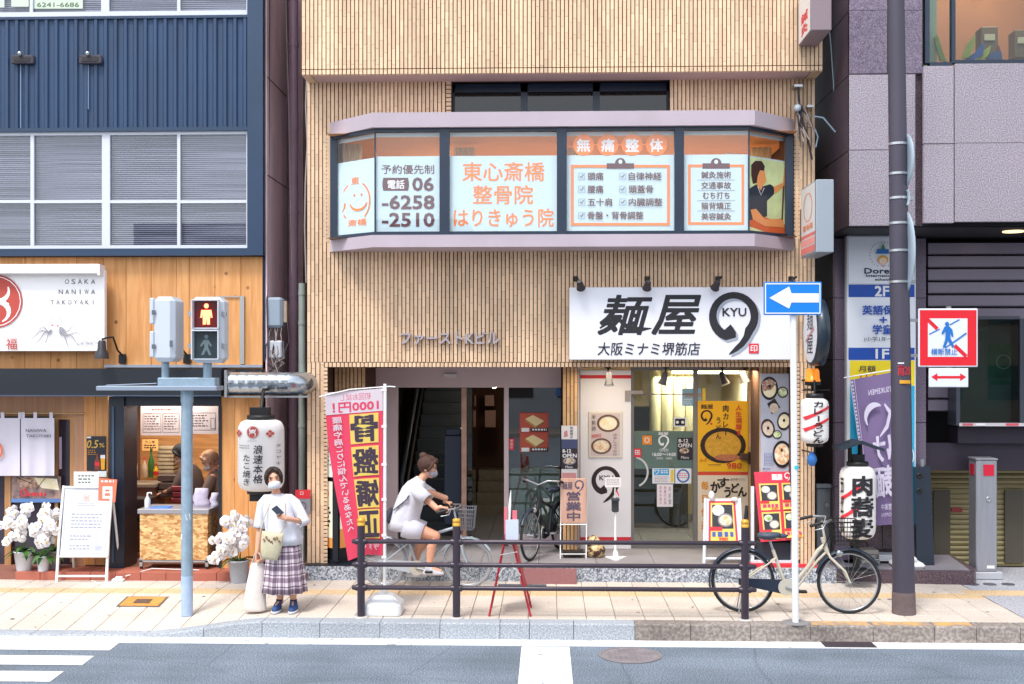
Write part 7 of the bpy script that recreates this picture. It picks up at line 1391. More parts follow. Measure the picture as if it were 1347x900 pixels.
m = MB(); a_ = [W(130, 629, 13.58), W(154, 631, 13.58), W(151.5, 661, 13.58), W(129, 659.5, 13.58)]; m.prism([(p_.x, p_.z) for p_ in a_][::-1], 13.58, 13.586); c1 = m.build('orange_card', M('card_orange', '#d8765a', .6), label='orange card hung on the corner of the white menu stand', cat='card'); pr = Print(Face(13.58), c1); pr.lines(133, 632, 150, 637, 1, WHITE, .5, 4, 0); pr.frame(135, 640, 148, 656, 1.6, WHITE); pr.frame(137.5, 643, 145.5, 649, 1.2, WHITE); pr.text('日', (136.5, 641.5, 146.5, 655), WHITE, .04); pr.build()
# cable and power strip on the ground
m = MB(); m.tube([G(118, 762), G(128, 767), G(145, 766), G(160, 763)], .006, n=6); m.tube([W(165, 758, 13.47), W(200, 748, 13.6), W(262, 750, 13.6)], .006, n=6); m.build('white_cable', WHITE, label='thin white cable lying along the red tiled step', cat='cable')
p = W(157, 762.5, 13.47); m = MB(); m.box(p.x - .07, p.x + .07, 13.4, 13.47, 0.0, .035, bev=.01); m.box(p.x - .03, p.x + .05, 13.41, 13.46, .035, .06, bev=.008); m.build('power_strip', WHITE, label='small white power strip on the pavement by the menu stand', cat='power strip')
# ================================================================ bicycles
def bicycle(name, label, loc, rz, frame_mat, dark, wb=1.09, Rw=.33, saddle_z=.80, basket=True, frame='step', lean=0., hoff=.25, bask=(.06, .34)):
    t = thing(name, label, 'bicycle', loc, rz); t.rotation_euler = (lean, 0, rz); L = dict(local=True)
    TY = M('tyre', '#1c1e22', .8) if dark != 'grey' else M('tyre_grey', '#8c8e94', .7)
    CH = STEEL; dm = M('bike_navy', '#1e2a3c', .4) if dark != 'grey' else M('bike_grey', '#aeb6be', .4)
    def wheel(cx):
        n = 40; m = MB(); m.tube([(cx + (Rw - .017) * cos(2 * pi * k / n), 0, Rw + (Rw - .017) * sin(2 * pi * k / n)) for k in range(n + 1)], .017, n=8, caps=False); w_ = m.build('wheel', TY, t, local=True); w_.name = 'wheel'
        m = MB(); m.tube([(cx + (Rw - .036) * cos(2 * pi * k / n), 0, Rw + (Rw - .036) * sin(2 * pi * k / n)) for k in range(n + 1)], .009, n=6, caps=False); m.build('rim', CH, w_, local=True)
        m = MB(); m.tube([(cx, -.045, Rw), (cx, .045, Rw)], .022, n=12); m.build('hub', CH, w_, local=True)
        m = MB()
        for k in range(20): a = 2 * pi * k / 20; a2 = a + (.35 if k % 2 else -.35); m.tube([(cx + .02 * cos(a2), (.03 if k % 4 < 2 else -.03), Rw + .02 * sin(a2)), (cx + (Rw - .04) * cos(a), 0, Rw + (Rw - .04) * sin(a))], .0018, n=3, caps=False)
        m.build('spokes', CH, w_, local=True, kind='stuff')
    wheel(0); wheel(wb)
    BBx, BBz = .44 * wb / 1.09, Rw - .05; Hx, Hz0, Hz1 = wb - hoff, Rw + .30, Rw + .56
    hb = Vector((Hx + .03, 0, Hz0)); ht = Vector((Hx - .02, 0, Hz1)); bb = Vector((BBx, 0, BBz)); st = Vector((BBx - .16, 0, saddle_z - .05))
    m = MB(); m.tube([ht + Vector((.0, 0, -.1)), hb], .024, n=12)
    if frame == 'step': m.tube([hb + Vector((-.01, 0, .10)), hb + Vector((-.10, 0, .02)), hb + Vector((-.20, 0, -.15)), bb + Vector((.10, 0, .04)), bb], .022, n=12); m.tube([hb + Vector((0, 0, .02)), hb + Vector((-.10, 0, -.08)), bb + Vector((.13, 0, .0)), bb + Vector((0, 0, -.01))], .014, n=10)
    else: m.tube([hb, bb], .02, n=12); m.tube([hb + Vector((-.02, 0, .12)), bb.lerp(st, .65)], .018, n=12)
    m.tube([bb, bb.lerp(st, .8)], .018, n=12)
    for s in (-1, 1): m.tube([(0, s * .05, Rw), (BBx - .02, s * .035, BBz)], .011, n=8); m.tube([(0, s * .05, Rw), tuple(bb.lerp(st, .62) + Vector((0, s * .02, 0)))], .009, n=8)
    m.build('frame', frame_mat, t, local=True)
    m = MB(); m.tube([bb.lerp(st, .75), st], .013, n=10); m.build('seat_post', CH, t, local=True)
    m = MB(); sx = st.x; m.loft([(sx - .02, 0, saddle_z - .035, .07, .045), (sx - .02, 0, saddle_z - .01, .11, .085), (sx - .01, 0, saddle_z + .02, .125, .09), (sx - .0, 0, saddle_z + .035, .10, .06)], n=18); m.loft([(sx + .10, 0, saddle_z - .02, .07, .025), (sx + .11, 0, saddle_z + .01, .08, .03), (sx + .09, 0, saddle_z + .025, .06, .02)], n=12); m.build('saddle', M('saddle_grey', '#3c4858', .5), t, local=True)
    m = MB()
    for s in (-1, 1): m.tube([(wb, s * .055, Rw), (wb - .05, s * .055, Rw + .12), (Hx + .05, s * .045, Hz0 - .04), (Hx + .035, s * .02, Hz0)], [.010, .012, .014, .014], n=8)
    m.tube([hb, ht + Vector((-.01, 0, .07))], .013, n=8); m.build('fork', frame_mat, t, local=True)
    hz = Hz1 + .06; m = MB(); m.tube([(Hx - .16, -.27, hz), (Hx - .06, -.25, hz + .03), (Hx + .04, -.14, hz + .04), (Hx + .0, 0, hz - .02), (Hx + .04, .14, hz + .04), (Hx - .06, .25, hz + .03), (Hx - .16, .27, hz)], .011, n=8); hbm = m.build('handlebar', CH, t, local=True)
    for s in (-1, 1):
        m = MB(); m.tube([(Hx - .20, s * .275, hz - .005), (Hx - .07, s * .255, hz + .028)], .017, n=10); m.build('grip', BLACK, hbm, local=True)
        m = MB(); m.tube([(Hx - .04, s * .24, hz + .02), (Hx - .06, s * .25, hz - .03), (Hx - .15, s * .27, hz - .045)], .006, n=6); m.build('brake_lever', CH, hbm, local=True)
    m = MB(); m.tube([(Hx - .04, .1, hz), (Hx + .08, .05, hz - .08), (Hx + .06, .02, Hz0)], .005, n=5); m.tube([(Hx - .04, -.1, hz), (Hx + .10, -.06, hz - .02), (Hx - .02, -.03, Hz0 + .06)], .005, n=5); m.build('brake_cable', BLACK, t, local=True)
    # mudguards
    for cx, a0, a1 in ((0, 15, 200), (wb, 30, 165)):
        m = MB(); nn = 18; vs = []
        for k in range(nn + 1):
            a = R(a0 + (a1 - a0) * k / nn)
            for (rr, yy) in ((Rw + .006, -.028), (Rw + .022, -.016), (Rw + .026, 0), (Rw + .022, .016), (Rw + .006, .028)): vs.append((cx + rr * cos(a), yy, Rw + rr * sin(a)))
        m.mesh(vs, [(k * 5 + j, k * 5 + j + 1, (k + 1) * 5 + j + 1, (k + 1) * 5 + j) for k in range(nn) for j in range(4)], sm=True); 
        for s in (-1, 1): m.tube([(cx, s * .05, Rw), (cx + (Rw + .01) * cos(R(a1 - 35)), s * .025, Rw + (Rw + .01) * sin(R(a1 - 35)))], .003, n=4)
        m.build('mudguard', dm if dark != 'grey' else frame_mat, t, local=True)
    m = MB(); m.prism([(-.05, Rw - .03), (-.05, Rw + .035), (BBx - .04, BBz + .075), (BBx + .07, BBz + .06), (BBx + .08, BBz - .05), (BBx - .02, BBz - .075)], -.062, -.045); m.build('chain_case', dm, t, local=True)
    m = MB(); m.lathe([(.085, -.075), (.085, -.063)], (BBx, 0, BBz), axis='Y', n=24); m.build('chain_disc', M('disc_cream', '#b8b4a8', .4), t, local=True)
    m = MB(); m.tube([(BBx, -.085, BBz), (BBx, .085, BBz)], .014, n=8); m.tube([(BBx, -.085, BBz), (BBx + .15, -.085, BBz - .03)], .010, n=6); m.tube([(BBx, .085, BBz), (BBx - .15, .085, BBz + .03)], .010, n=6); cr = m.build('crank', CH, t, local=True)
    for (x_, y_, z_) in ((BBx + .15, -.13, BBz - .03), (BBx - .15, .13, BBz + .03)): m = MB(); m.box(x_ - .045, x_ + .045, y_ - .035, y_ + .035, z_ - .012, z_ + .012, bev=.005); m.build('pedal', BLACK, cr, local=True)
    m = MB()
    for s in (-1, 1): m.tube([(0, s * .06, Rw), (-.05, s * .09, .02), (-.05, s * .09, .008)], .008, n=6)
    m.tube([(-.05, -.09, .012), (-.05, .09, .012)], .008, n=6); m.build('kickstand', CH, t, local=True)
    m = MB(); m.ball((wb - .10, -.0, Rw + .30), .038, sx=1.2); m.build('headlamp', CH, t, local=True)
    if basket:
        m = MB(); bx0, bx1, bw, z0, z1 = Hx + bask[0], Hx + bask[1], .15, Hz0 + .10, Hz0 + .34
        def P(f, g, h): 
            k = .80 + .20 * h; cx = (bx0 + bx1) / 2; return (cx + (f - .5) * (bx1 - bx0) * k, (g - .5) * 2 * bw * k, z0 + (z1 - z0) * h)
        for h in (0, .2, .4, .6, .8, 1): m.tube([P(0, 0, h), P(1, 0, h), P(1, 1, h), P(0, 1, h), P(0, 0, h)], .006 if h == 1 else .003, n=4)
        for i in range(9):
            f = i / 8
            for g in (0, 1): m.tube([P(f, g, 0), P(f, g, 1)], .003, n=4); m.tube([P(g, f, 0), P(g, f, 1)], .003, n=4)
            m.tube([P(f, 0, 0), P(f, 1, 0)], .003, n=4)
        m.build('basket', BLACK if dark != 'grey' else M('basket_grey', '#6c7078', .5), t, local=True)
    return t
CREAM = M('bike_cream', '#c8c0ae', .35, .1)
p = G(977, 805.5); q = G(1114, 807.5); bicycle('bicycle', 'cream step through city bicycle with navy mudguards parked at the kerb', (p.x, p.y + .0, .0), math.atan2(q.y - p.y, q.x - p.x), CREAM, 'navy')
bicycle('bicycle', 'dark bicycle parked facing out before the entrance window', (X_(737, 15.0), 14.95, TZ), R(-112), M('bike_black', '#23262c', .4), 'navy', wb=1.0, Rw=.31, basket=False, frame='city')
# ================================================================ people
def tf(m, Mt):
    m.v = [tuple(Mt @ Vector(v)) for v in m.v]; return m
def limb(m, pts, rs, n=12, mat=None): m.tube([Vector(p) for p in pts], rs, mat, n=n); [m.ball(p, r, n=8) for p, r in zip(pts, rs)]
def headmesh(m, Mt):
    h = MB(); h.ball((0, .012, .032), 1, n=16, sx=.074, sy=.092, sz=.088); h.ball((0, -.022, -.035), 1, n=14, sx=.058, sy=.064, sz=.075); h.ball((0, -.052, -.088), 1, n=10, sx=.030, sy=.026, sz=.024)
    h.ball((0, -.090, -.018), 1, n=8, sx=.013, sy=.018, sz=.022); h.ball((0, -.095, -.028), 1, n=8, sx=.016, sy=.012, sz=.010); h.ball((0, -.078, -.056), 1, n=8, sx=.024, sy=.012, sz=.010)
    for s in (-1, 1): h.ball((s * .076, .012, -.008), 1, n=8, sx=.011, sy=.02, sz=.032); h.ball((s * .03, -.076, .026), 1, n=8, sx=.024, sy=.010, sz=.008)
    tf(h, Mt); m.mesh(h.v, h.f)
def hand(m, wr, d, n, side=1, curl=50, sc=1.):
    """palm, four bent fingers and a thumb; d along the hand, n where the fingers curl to"""
    wr = Vector(wr); d = Vector(d).normalized(); n = Vector(n); n = (n - d * n.dot(d)).normalized(); s = d.cross(n) * side
    for k, (o, L) in enumerate(((-.030, .052), (-.010, .062), (.010, .058), (.029, .046))):
        kn = wr + (d * .078 + s * o) * sc; limb(m, [wr + s * o * .55 * sc, kn], [.013 * sc, .0115 * sc], 8); p = kn; ang = 0
        for j, f in enumerate((.42, .33, .25)):
            ang += R(curl * (.8 if j == 0 else 1.05)); q = p + (d * cos(ang) + n * sin(ang)) * L * 1.25 * f * sc * 1.1; limb(m, [p, q], [(.0092 - j * .0008) * sc, (.0086 - j * .0009) * sc], 8); p = q
    a = wr + (d * .022 - s * .028) * sc; b = a + (d * .030 - s * .022 + n * .010) * sc; c = b + (d * .024 - s * .002 + n * .020) * sc; limb(m, [a, b, c], [.013 * sc, .0105 * sc, .008 * sc], 8)
def finish_body(m, name, mat, t, vox=.006):
    o = m.build(name, mat, t, local=True); md = o.modifiers.new('r', 'REMESH'); md.mode = 'VOXEL'; md.voxel_size = vox; md.use_smooth_shade = True; sm = o.modifiers.new('s', 'SMOOTH'); sm.factor = .5; sm.iterations = 3; return o
def face_parts(t, Mt, hair_mat, mask_mat, hair='short', eyes=True, cap=None):
    if eyes:
        for s in (-1, 1):
            m = MB(); m.ball((s * .031, -.079, .010), 1, n=10, sx=.0140, sy=.009, sz=.0062); tf(m, Mt); e = m.build('eye', M('eye_white', '#d8d0c8', .3), t, local=True)
            m = MB(); m.ball((s * .031, -.086, .010), 1, n=8, sx=.0078, sy=.004, sz=.0062); tf(m, Mt); m.build('iris', M('iris', '#2a1c18', .3), e, local=True)
            m = MB(); m.tube([(s * .014, -.089, .0165), (s * .031, -.092, .019), (s * .047, -.080, .015)], .0018, n=5); m.tube([(s * .014, -.091, .027), (s * .030, -.092, .033), (s * .048, -.080, .029)], [.003, .004, .002], n=6); tf(m, Mt); m.build('eyebrow', hair_mat, t, local=True)
    # mask
    m = MB(); vs = []; nu, nv = 18, 8
    for i in range(nu + 1):
        a = R(-78 + 156 * i / nu)
        for j in range(nv + 1):
            f = j / nv; z = -.016 - .082 * f; z += (abs(sin(a)) ** 1.5) * (-.012 + .026 * f)
            rr = .070 + .009 * sin(pi * min(1, f * 1.05)) * cos(a) - .012 * max(0, f - .75) * 4; vs.append((rr * .92 * sin(a), -.024 - (rr + .004) * cos(a) * 1.0 - .016 * cos(a) * (1 - abs(f - .35)), z))
    m.mesh(vs, [(i * (nv + 1) + j, i * (nv + 1) + j + 1, (i + 1) * (nv + 1) + j + 1, (i + 1) * (nv + 1) + j) for i in range(nu) for j in range(nv)], sm=True); tf(m, Mt); mk = m.build('mask', mask_mat, t, local=True)
    so = mk.modifiers.new('s', 'SOLIDIFY'); so.thickness = .003
    m = MB()
    for s in (-1, 1): m.tube([(s * .064, -.040, -.012), (s * .078, -.005, .008), (s * .086, .016, -.002), (s * .080, .0, -.035), (s * .064, -.036, -.075)], .0018, n=4)
    tf(m, Mt); m.build('mask_loop', mask_mat, t, local=True)
    m = MB(); vs = []; nu, nv = 32, 20; fs = []
    for j in range(nv + 1):
        ph = pi * j / nv * .74
        for i in range(nu): 
            a = 2 * pi * i / nu; k = 1 + .018 * sin(a * 11 + ph * 3) + .012 * sin(a * 23); x, y, z = .086 * k * sin(ph) * cos(a), .108 * k * sin(ph) * sin(a), .103 * k * cos(ph); vs.append((x, .016 + y, .036 + z))
    for j in range(nv):
        for i in range(nu):
            q = [j * nu + i, j * nu + (i + 1) % nu, (j + 1) * nu + (i + 1) % nu, (j + 1) * nu + i]; c = sum((Vector(vs[k]) for k in q), Vector()) / 4
            if c.y < -.030 and c.z < .088 - abs(c.x) * .55: continue
            if c.y < .0 and c.z < -.01: continue
            fs.append(tuple(q))
    m.mesh(vs, fs, sm=True)
    hr = random.Random(4)
    for k in range(90):
        a = hr.uniform(-.1, pi + .1) if k % 4 else hr.uniform(pi, 2 * pi); p1 = pi * (.74 if sin(a) > -.1 else .30) * hr.uniform(.85, 1.06); q0 = hr.uniform(.05, .5); P_ = []
        for j in range(6): f = q0 + (p1 - q0) * j / 5; kk = 1.02 + hr.uniform(0, .03); aa = a + .08 * sin(f * 4 + k); P_.append((.086 * kk * sin(f) * cos(aa), .016 + .108 * kk * sin(f) * sin(aa), .036 + .103 * kk * cos(f)))
        m.tube(P_, [.003, .0045, .0045, .004, .003, .001], n=4, caps=False)
    if hair == 'short': m.ball((0, .062, -.02), 1, n=10, sx=.072, sy=.050, sz=.075)
    if hair == 'bun': m.ball((0, .085, .128), 1, n=12, sx=.05, sy=.05, sz=.042); m.ball((0, .075, .0), 1, n=10, sx=.06, sy=.04, sz=.06)
    for s in (-1, 1): m.tube([(s * .05, -.06, .085), (s * .075, -.055, .045), (s * .080, -.030, .0), (s * .078, -.02, -.03)], [.016, .016, .011, .004], n=8); m.tube([(s * .01, -.070, .112), (s * .045, -.074, .088), (s * .068, -.060, .045)], [.012, .011, .005], n=8)
    tf(m, Mt); o = m.build('hair' if not cap else 'hood', cap or hair_mat, t, local=True); so = o.modifiers.new('s', 'SOLIDIFY'); so.thickness = .006
SKIN = M('skin', '#d8a083', .5, var=.08, scale=12); SKIN.node_tree.nodes['Principled BSDF'].inputs['Subsurface Weight'].default_value = .06
HAIRM = M('hair_dark', '#2e1e1a', .75, var=.3, scale=60, stretch=(1, 1, .1)); BLOUSE = M('blouse', '#d4d6e0', .85, var=.08, scale=9, bump=1., bscale=13)
# ---- woman with the tote bag
Yw_ = 11.87; KW = Yw_ / FPX; wo_ = G(373, 806)
woman = thing('person', 'woman in white blouse and plaid skirt looking up, phone in hand, holding a tote bag', 'person', (wo_.x, Yw_, 0))
def w(px, py, y=0.): return Vector(((px - 373) * KW, y, (806.5 - py) * KW))
hc = w(358.5, 633.5, .0); HM = Matrix.Translation(hc) @ Matrix.Rotation(R(14), 4, 'Z') @ Matrix.Rotation(R(-7), 4, 'Y') @ Matrix.Rotation(R(-13), 4, 'X')
b = MB(); headmesh(b, HM); limb(b, [w(362, 658, .02), w(360, 644, .015)], [.05, .045])
limb(b, [w(368, 715), w(367, 695), w(364, 675), w(363, 662)], [.12, .105, .12, .09]); limb(b, [w(347, 662, .01), w(380, 661, .01)], [.04, .04])
e1, wr1 = w(338.5, 693, .03), w(338, 727, -.06); limb(b, [w(345, 664, .01), e1, wr1], [.040, .036, .024]); hand(b, wr1, (0.02, -.05, -1), (1, -.3, 0), 1, 60)
e2, wr2 = w(401, 688, -.02), w(380, 680, -.19); limb(b, [w(383, 664, .01), e2, wr2], [.040, .038, .025]); hand(b, wr2, (-1, -.25, .35), (0, -.5, 1), -1, 55)
for s, (kx, ax, fx) in enumerate(((363, 366.5, 362), (383, 383.5, 386))):
    limb(b, [w((366, 379)[s], 720), w(kx, 758, -.01), w(kx + (ax - kx) * .5, 772, .02), w(ax, 792, .02)], [.085, .056, .052, .032]); limb(b, [w(ax, 794, .02), w(fx, 803, -.10)], [.034, .03])
finish_body(b, 'body', SKIN, woman)
face_parts(woman, HM, HAIRM, M('mask_white', '#d8dde6', .7), 'short')
def garment(m, rings, n=36, folds=0., ph=0., nf=7):
    vs = []
    for i, (c, rx, ry, fo) in enumerate(rings):
        for k in range(n):
            a = 2 * pi * k / n; f = 1 + fo * sin(a * nf + ph + i * .25) + fo * .5 * sin(a * (nf * 2 + 1) + i * .4); vs.append((c.x + rx * f * cos(a), c.y + ry * f * sin(a), c.z + fo * .02 * cos(a * 3)))
    m.mesh(vs, [(i * n + k, i * n + (k + 1) % n, (i + 1) * n + (k + 1) % n, (i + 1) * n + k) for i in range(len(rings) - 1) for k in range(n)], sm=True); return m
m = MB(); garment(m, [(w(371, 717, .0), .190, .155, .06), (w(372, 708, .0), .190, .155, .055), (w(369, 695), .180, .145, .045), (w(366, 680), .170, .135, .035), (w(364.5, 669), .160, .125, .02), (w(363.5, 662, .005), .150, .105, .0), (w(363, 656.5, .01), .125, .085, 0), (w(362.5, 653, .012), .085, .07, 0), (w(362, 650.5, .015), .062, .06, 0)])
m.tube([w(356, 657, .01), w(349, 658.5, .01), w(343.5, 665, .015), w(340, 682, .02), w(338.5, 692, .02), w(338, 697, .01)], [.04, .056, .060, .056, .056, .056], n=18, caps=False); m.tube([w(371, 656.5, .01), w(378, 658, .01), w(385.5, 664, .01), w(394, 677, -.01), w(400, 686, -.03), w(394, 687, -.08)], [.04, .056, .060, .056, .056, .052], n=18, caps=False)
m.build('blouse', BLOUSE, woman, local=True).modifiers.new('s', 'SOLIDIFY').thickness = .004
m = MB(); m.tube([w(334.5, 697, .0), w(341.5, 697, .0)], .004); 
PL = bpy.data.materials.new('plaid'); PL.use_nodes = True; n_ = PL.node_tree.nodes; l_ = PL.node_tree.links; bs = n_['Principled BSDF']; bs.inputs['Roughness'].default_value = .9
tc = n_.new('ShaderNodeTexCoord'); se = n_.new('ShaderNodeSeparateXYZ'); l_.new(tc.outputs['Object'], se.inputs[0]); cur = None
at = n_.new('ShaderNodeMath'); at.operation = 'ARCTAN2'; l_.new(se.outputs[0], at.inputs[0]); ng = n_.new('ShaderNodeMath'); ng.operation = 'MULTIPLY'; ng.inputs[1].default_value = -1; l_.new(se.outputs[1], ng.inputs[0]); l_.new(ng.outputs[0], at.inputs[1])
def band(src, sc, off, lo, dark):
    a = n_.new('ShaderNodeMath'); a.operation = 'MULTIPLY_ADD'; a.inputs[1].default_value = sc; a.inputs[2].default_value = off; l_.new(src, a.inputs[0]); f = n_.new('ShaderNodeMath'); f.operation = 'FRACT'; l_.new(a.outputs[0], f.inputs[0]); g_ = n_.new('ShaderNodeMath'); g_.operation = 'LESS_THAN'; g_.inputs[1].default_value = lo; l_.new(f.outputs[0], g_.inputs[0]); return g_.outputs[0]
col = None
for src, sc, off, lo, c_, k_ in ((at.outputs[0], 2.3, .1, .42, '#8a7288', .72), (se.outputs[2], 8.5, .2, .42, '#8a7288', .72), (at.outputs[0], 2.3, .55, .10, '#6a3f50', .8), (se.outputs[2], 8.5, .62, .10, '#6a3f50', .8)):
    bd = band(src, sc, off, lo, None); mu = n_.new('ShaderNodeMath'); mu.operation = 'MULTIPLY'; mu.inputs[1].default_value = k_; l_.new(bd, mu.inputs[0]); mx = n_.new('ShaderNodeMixRGB'); mx.blend_type = 'MULTIPLY'; l_.new(mu.outputs[0], mx.inputs[0]); mx.inputs[2].default_value = lin(c_)
    if col: l_.new(col, mx.inputs[1])
    else: mx.inputs[1].default_value = lin('#d8ccd4')
    col = mx.outputs[0]
l_.new(col, bs.inputs['Base Color'])
m = MB(); garment(m, [(w(372, 780.5, .0), .228, .185, .075), (w(372, 768, .0), .215, .175, .07), (w(372, 752), .20, .165, .055), (w(371.5, 736), .185, .155, .035), (w(371, 722), .172, .145, .015), (w(370, 708), .15, .13, .0)], n=64, nf=9)
m.build('skirt', PL, woman, local=True).modifiers.new('s', 'SOLIDIFY').thickness = .004
for s, (ax, fx) in enumerate(((365.5, 361), (384, 386.5))):
    m = MB(); a = w(ax, 793, .02); f = w(fx, 803.5, -.13); hl = w(ax, 802, .05)
    m.loft([(((a.x + f.x) / 2), -.04, .006, .048, .13), ((a.x + f.x) / 2, -.04, .03, .049, .128)], n=20, m=M('sole', '#c8ccd6', .6)); m.loft([((a.x + f.x) / 2, -.04, .030, .046, .122), ((a.x + f.x) / 2, -.03, .055, .044, .105), ((a.x * .7 + f.x * .3), -.005, .080, .040, .066), (a.x, .015, .105, .037, .046)], n=20, m=M('shoe_blue', '#2b4a80', .7, var=.35, scale=30)); o = m.build('shoe', None, woman, local=True)
    m = MB(); m.loft([(a.x, .018, .10, .036, .044), (a.x, .018, .125, .036, .042)], n=16); m.build('sock', M('sock_navy', '#28304c', .9), woman, local=True)
ph = w(371.5, 669, -.27); t = thing('phone', 'dark smartphone held up in the raised hand of the standing woman', 'phone', (wo_.x + ph.x, Yw_ + ph.y, ph.z)); m = MB(); m.box(-.035, .035, -.005, .005, -.065, .065, bev=.008); tf(m, Matrix.Rotation(R(-35), 4, 'Y') @ Matrix.Rotation(R(35), 4, 'X')); m.build('body', M('phone_dark', '#4a5464', .3), t, local=True)
t = thing('shoulder_bag', 'small cream shoulder bag with brown embroidery worn by the standing woman', 'bag', (wo_.x + w(359, 0).x, Yw_ - .21, (806.5 - 734) * KW))
cxb = (359 - 373) * KW; m = MB(); rr = []
for i in range(9):
    f = i / 8; rr.append((0, 0, .005 + .285 * f, .118 * (1 - .35 * (1 - f) ** 3 - .04 * f), .045 * math.sqrt(max(.08, 1 - (2 * f - .9) ** 2 * .8))))
m.loft(rr, n=24); tf(m, Matrix.Rotation(R(7), 4, 'Y')); m.build('bag_body', M('bag_cream', '#c0b89c', .8, var=.12, scale=20), t, local=True)
m = MB(); rr = random.Random(2)
for k in range(7): x_, z_ = -.09 + k * .027, .21 + .025 * sin(k * 1.7); m.tube([(x_ + .03, -.043, z_), (x_ + .042, -.047, z_ + .018), (x_ + .052, -.043, z_ - .012)], .006, n=5)
m.build('embroidery', M('embroid', '#7a4a34', .8), t, local=True); m = MB(); c0 = -.0 - cxb
m.tube([(-.10, -.01, .27), tuple(w(350, 680, .21 - .14) - Vector((cxb, 0, (806.5 - 734) * KW))), tuple(w(356, 662, .21 - .09) - Vector((cxb, 0, (806.5 - 734) * KW)))], .006, n=6); m.tube([(.11, -.01, .27), tuple(w(378, 690, .21 - .15) - Vector((cxb, 0, (806.5 - 734) * KW))), tuple(w(376, 662, .21 - .085) - Vector((cxb, 0, (806.5 - 734) * KW)))], .006, n=6); m.build('strap', M('strap_tan', '#b8a890', .8), t, local=True)
t = thing('tote_bag', 'big pale cloth tote bag resting on the pavement in the woman\'s hand', 'bag', (wo_.x + (336.5 - 373) * KW, Yw_ - .03, 0)); m = MB(); rr = []
TB = M('tote', '#d4ccc6', .85, var=.06, scale=9, bump=.6, bscale=14)
for i, (y_, hw_, dp, cx) in enumerate(((809, 16, .07, 334), (805, 16.5, .085, 334), (790, 16, .08, 334.5), (770, 14, .065, 336), (752, 11.5, .05, 337), (742, 10.5, .04, 338))): rr.append((((cx - 336.5) * KW) + .006 * sin(i * 2.), 0, max(.002, (809 - y_) * KW), hw_ * KW, dp))
m.loft(rr, n=8, sm=False); o = m.build('bag_body', TB, t, local=True); o.modifiers.new('s', 'SUBSURF').levels = 2
o.modifiers['s'].render_levels = 2
m = MB()
for dy in (-.03, .03): m.tube([((331 - 336.5) * KW, dy, (809 - 743) * KW), ((335.5 - 336.5) * KW, dy * .3 - .03, (809 - 731) * KW), ((338.5 - 336.5) * KW, -.04, (809 - 728) * KW), ((342 - 336.5) * KW, dy * .3 - .03, (809 - 733) * KW), ((345.5 - 336.5) * KW, dy, (809 - 743) * KW)], .011, n=6, flat=.4)
m.build('handle', TB, t, local=True)
# ---- cyclist
Yc_ = 13.22; KC = Yc_ / FPX; bx0 = X_(505, Yc_); BS = M('bike_silver', '#a8b4bc', .35, .3)
bicycle('bicycle', 'silver grey small wheeled bicycle ridden past the entrance', (bx0, Yc_, 0), R(-2), BS, 'grey', wb=.98, Rw=.285, saddle_z=.74, basket=True, frame='city', hoff=.13, bask=(.03, .22))
rider = thing('person', 'woman in white top and shorts riding a silver bicycle, hair in a bun', 'person', (bx0, Yc_, 0))
def c(px, py, y=0.): return Vector(((px - 505) * KC, y, (775 - py) * KC))
hc = c(564, 618); HM = Matrix.Translation(hc) @ Matrix.Rotation(R(82), 4, 'Z') @ Matrix.Rotation(R(10), 4, 'X')
b = MB(); headmesh(b, HM); limb(b, [c(551, 637), c(560, 626)], [.05, .045]); limb(b, [c(533, 690), c(538, 672), c(544, 655), c(549, 643)], [.13, .115, .12, .09])
hx = .98 - .13 - .13
for s, (kn, an) in ((-1, (c(574, 706, -.10), c(566, 748, -.12))), (1, (c(553, 722, .10), c(541, 756, .12)))):
    limb(b, [c(537, 694, s * .09), kn, kn.lerp(an, .35) + Vector((-.02, 0, 0)), an], [.10, .062, .056, .034]); limb(b, [an, an + Vector((.13, 0, -.035))], [.035, .028])
    wr = Vector((hx - .035 + (.0), s * .255, .285 + .62 + .055)); el = c(578, 668, s * .25) if s < 0 else c(584, 661, .24); limb(b, [c(551, 647, s * .13), el, wr], [.042, .036, .026]); hand(b, wr, (1, 0, -.12), (0.0, 0, -1), s, 62)
finish_body(b, 'body', SKIN, rider); face_parts(rider, HM, M('hair_brown', '#4a3026', .75, var=.3, scale=50), M('mask_grey', '#8a8c98', .7), 'bun')
SH = M('rider_top', '#d0d2dc', .85, var=.08, scale=9, bump=1., bscale=12)
def tilted(m, pts, n=28):
    """rings round a bent spine: (centre, fore-aft radius, side radius)"""
    vs = []; 
    for i, (p, ra, rs) in enumerate(pts):
        d = (pts[min(i + 1, len(pts) - 1)][0] - pts[max(0, i - 1)][0]).normalized(); a_ = Vector((0, 1, 0)); b_ = d.cross(a_).normalized()
        for k in range(n): t_ = 2 * pi * k / n; f = 1 + .03 * sin(6 * t_ + i * .5) + .018 * sin(11 * t_ - i); vs.append(p + b_ * ra * f * cos(t_) + a_ * rs * f * sin(t_))
    m.mesh(vs, [(i * n + k, i * n + (k + 1) % n, (i + 1) * n + (k + 1) % n, (i + 1) * n + k) for i in range(len(pts) - 1) for k in range(n)] + [tuple((len(pts) - 1) * n + k for k in range(n))], sm=True)
m = MB(); tilted(m, [(c(531, 700), .175, .19), (c(532, 690), .175, .185), (c(535, 676), .155, .17), (c(540, 662), .15, .175), (c(545, 650), .14, .185), (c(549, 642), .115, .17), (c(552, 636), .075, .09), (c(554, 633), .062, .065)])
for s in (-1, 1): m.tube([c(549, 645, s * .13), c(556, 650, s * .19), c(566, 657, s * .235)], [.075, .075, .07], n=16, caps=False)
m.build('top', SH, rider, local=True).modifiers.new('s', 'SOLIDIFY').thickness = .004
m = MB(); 
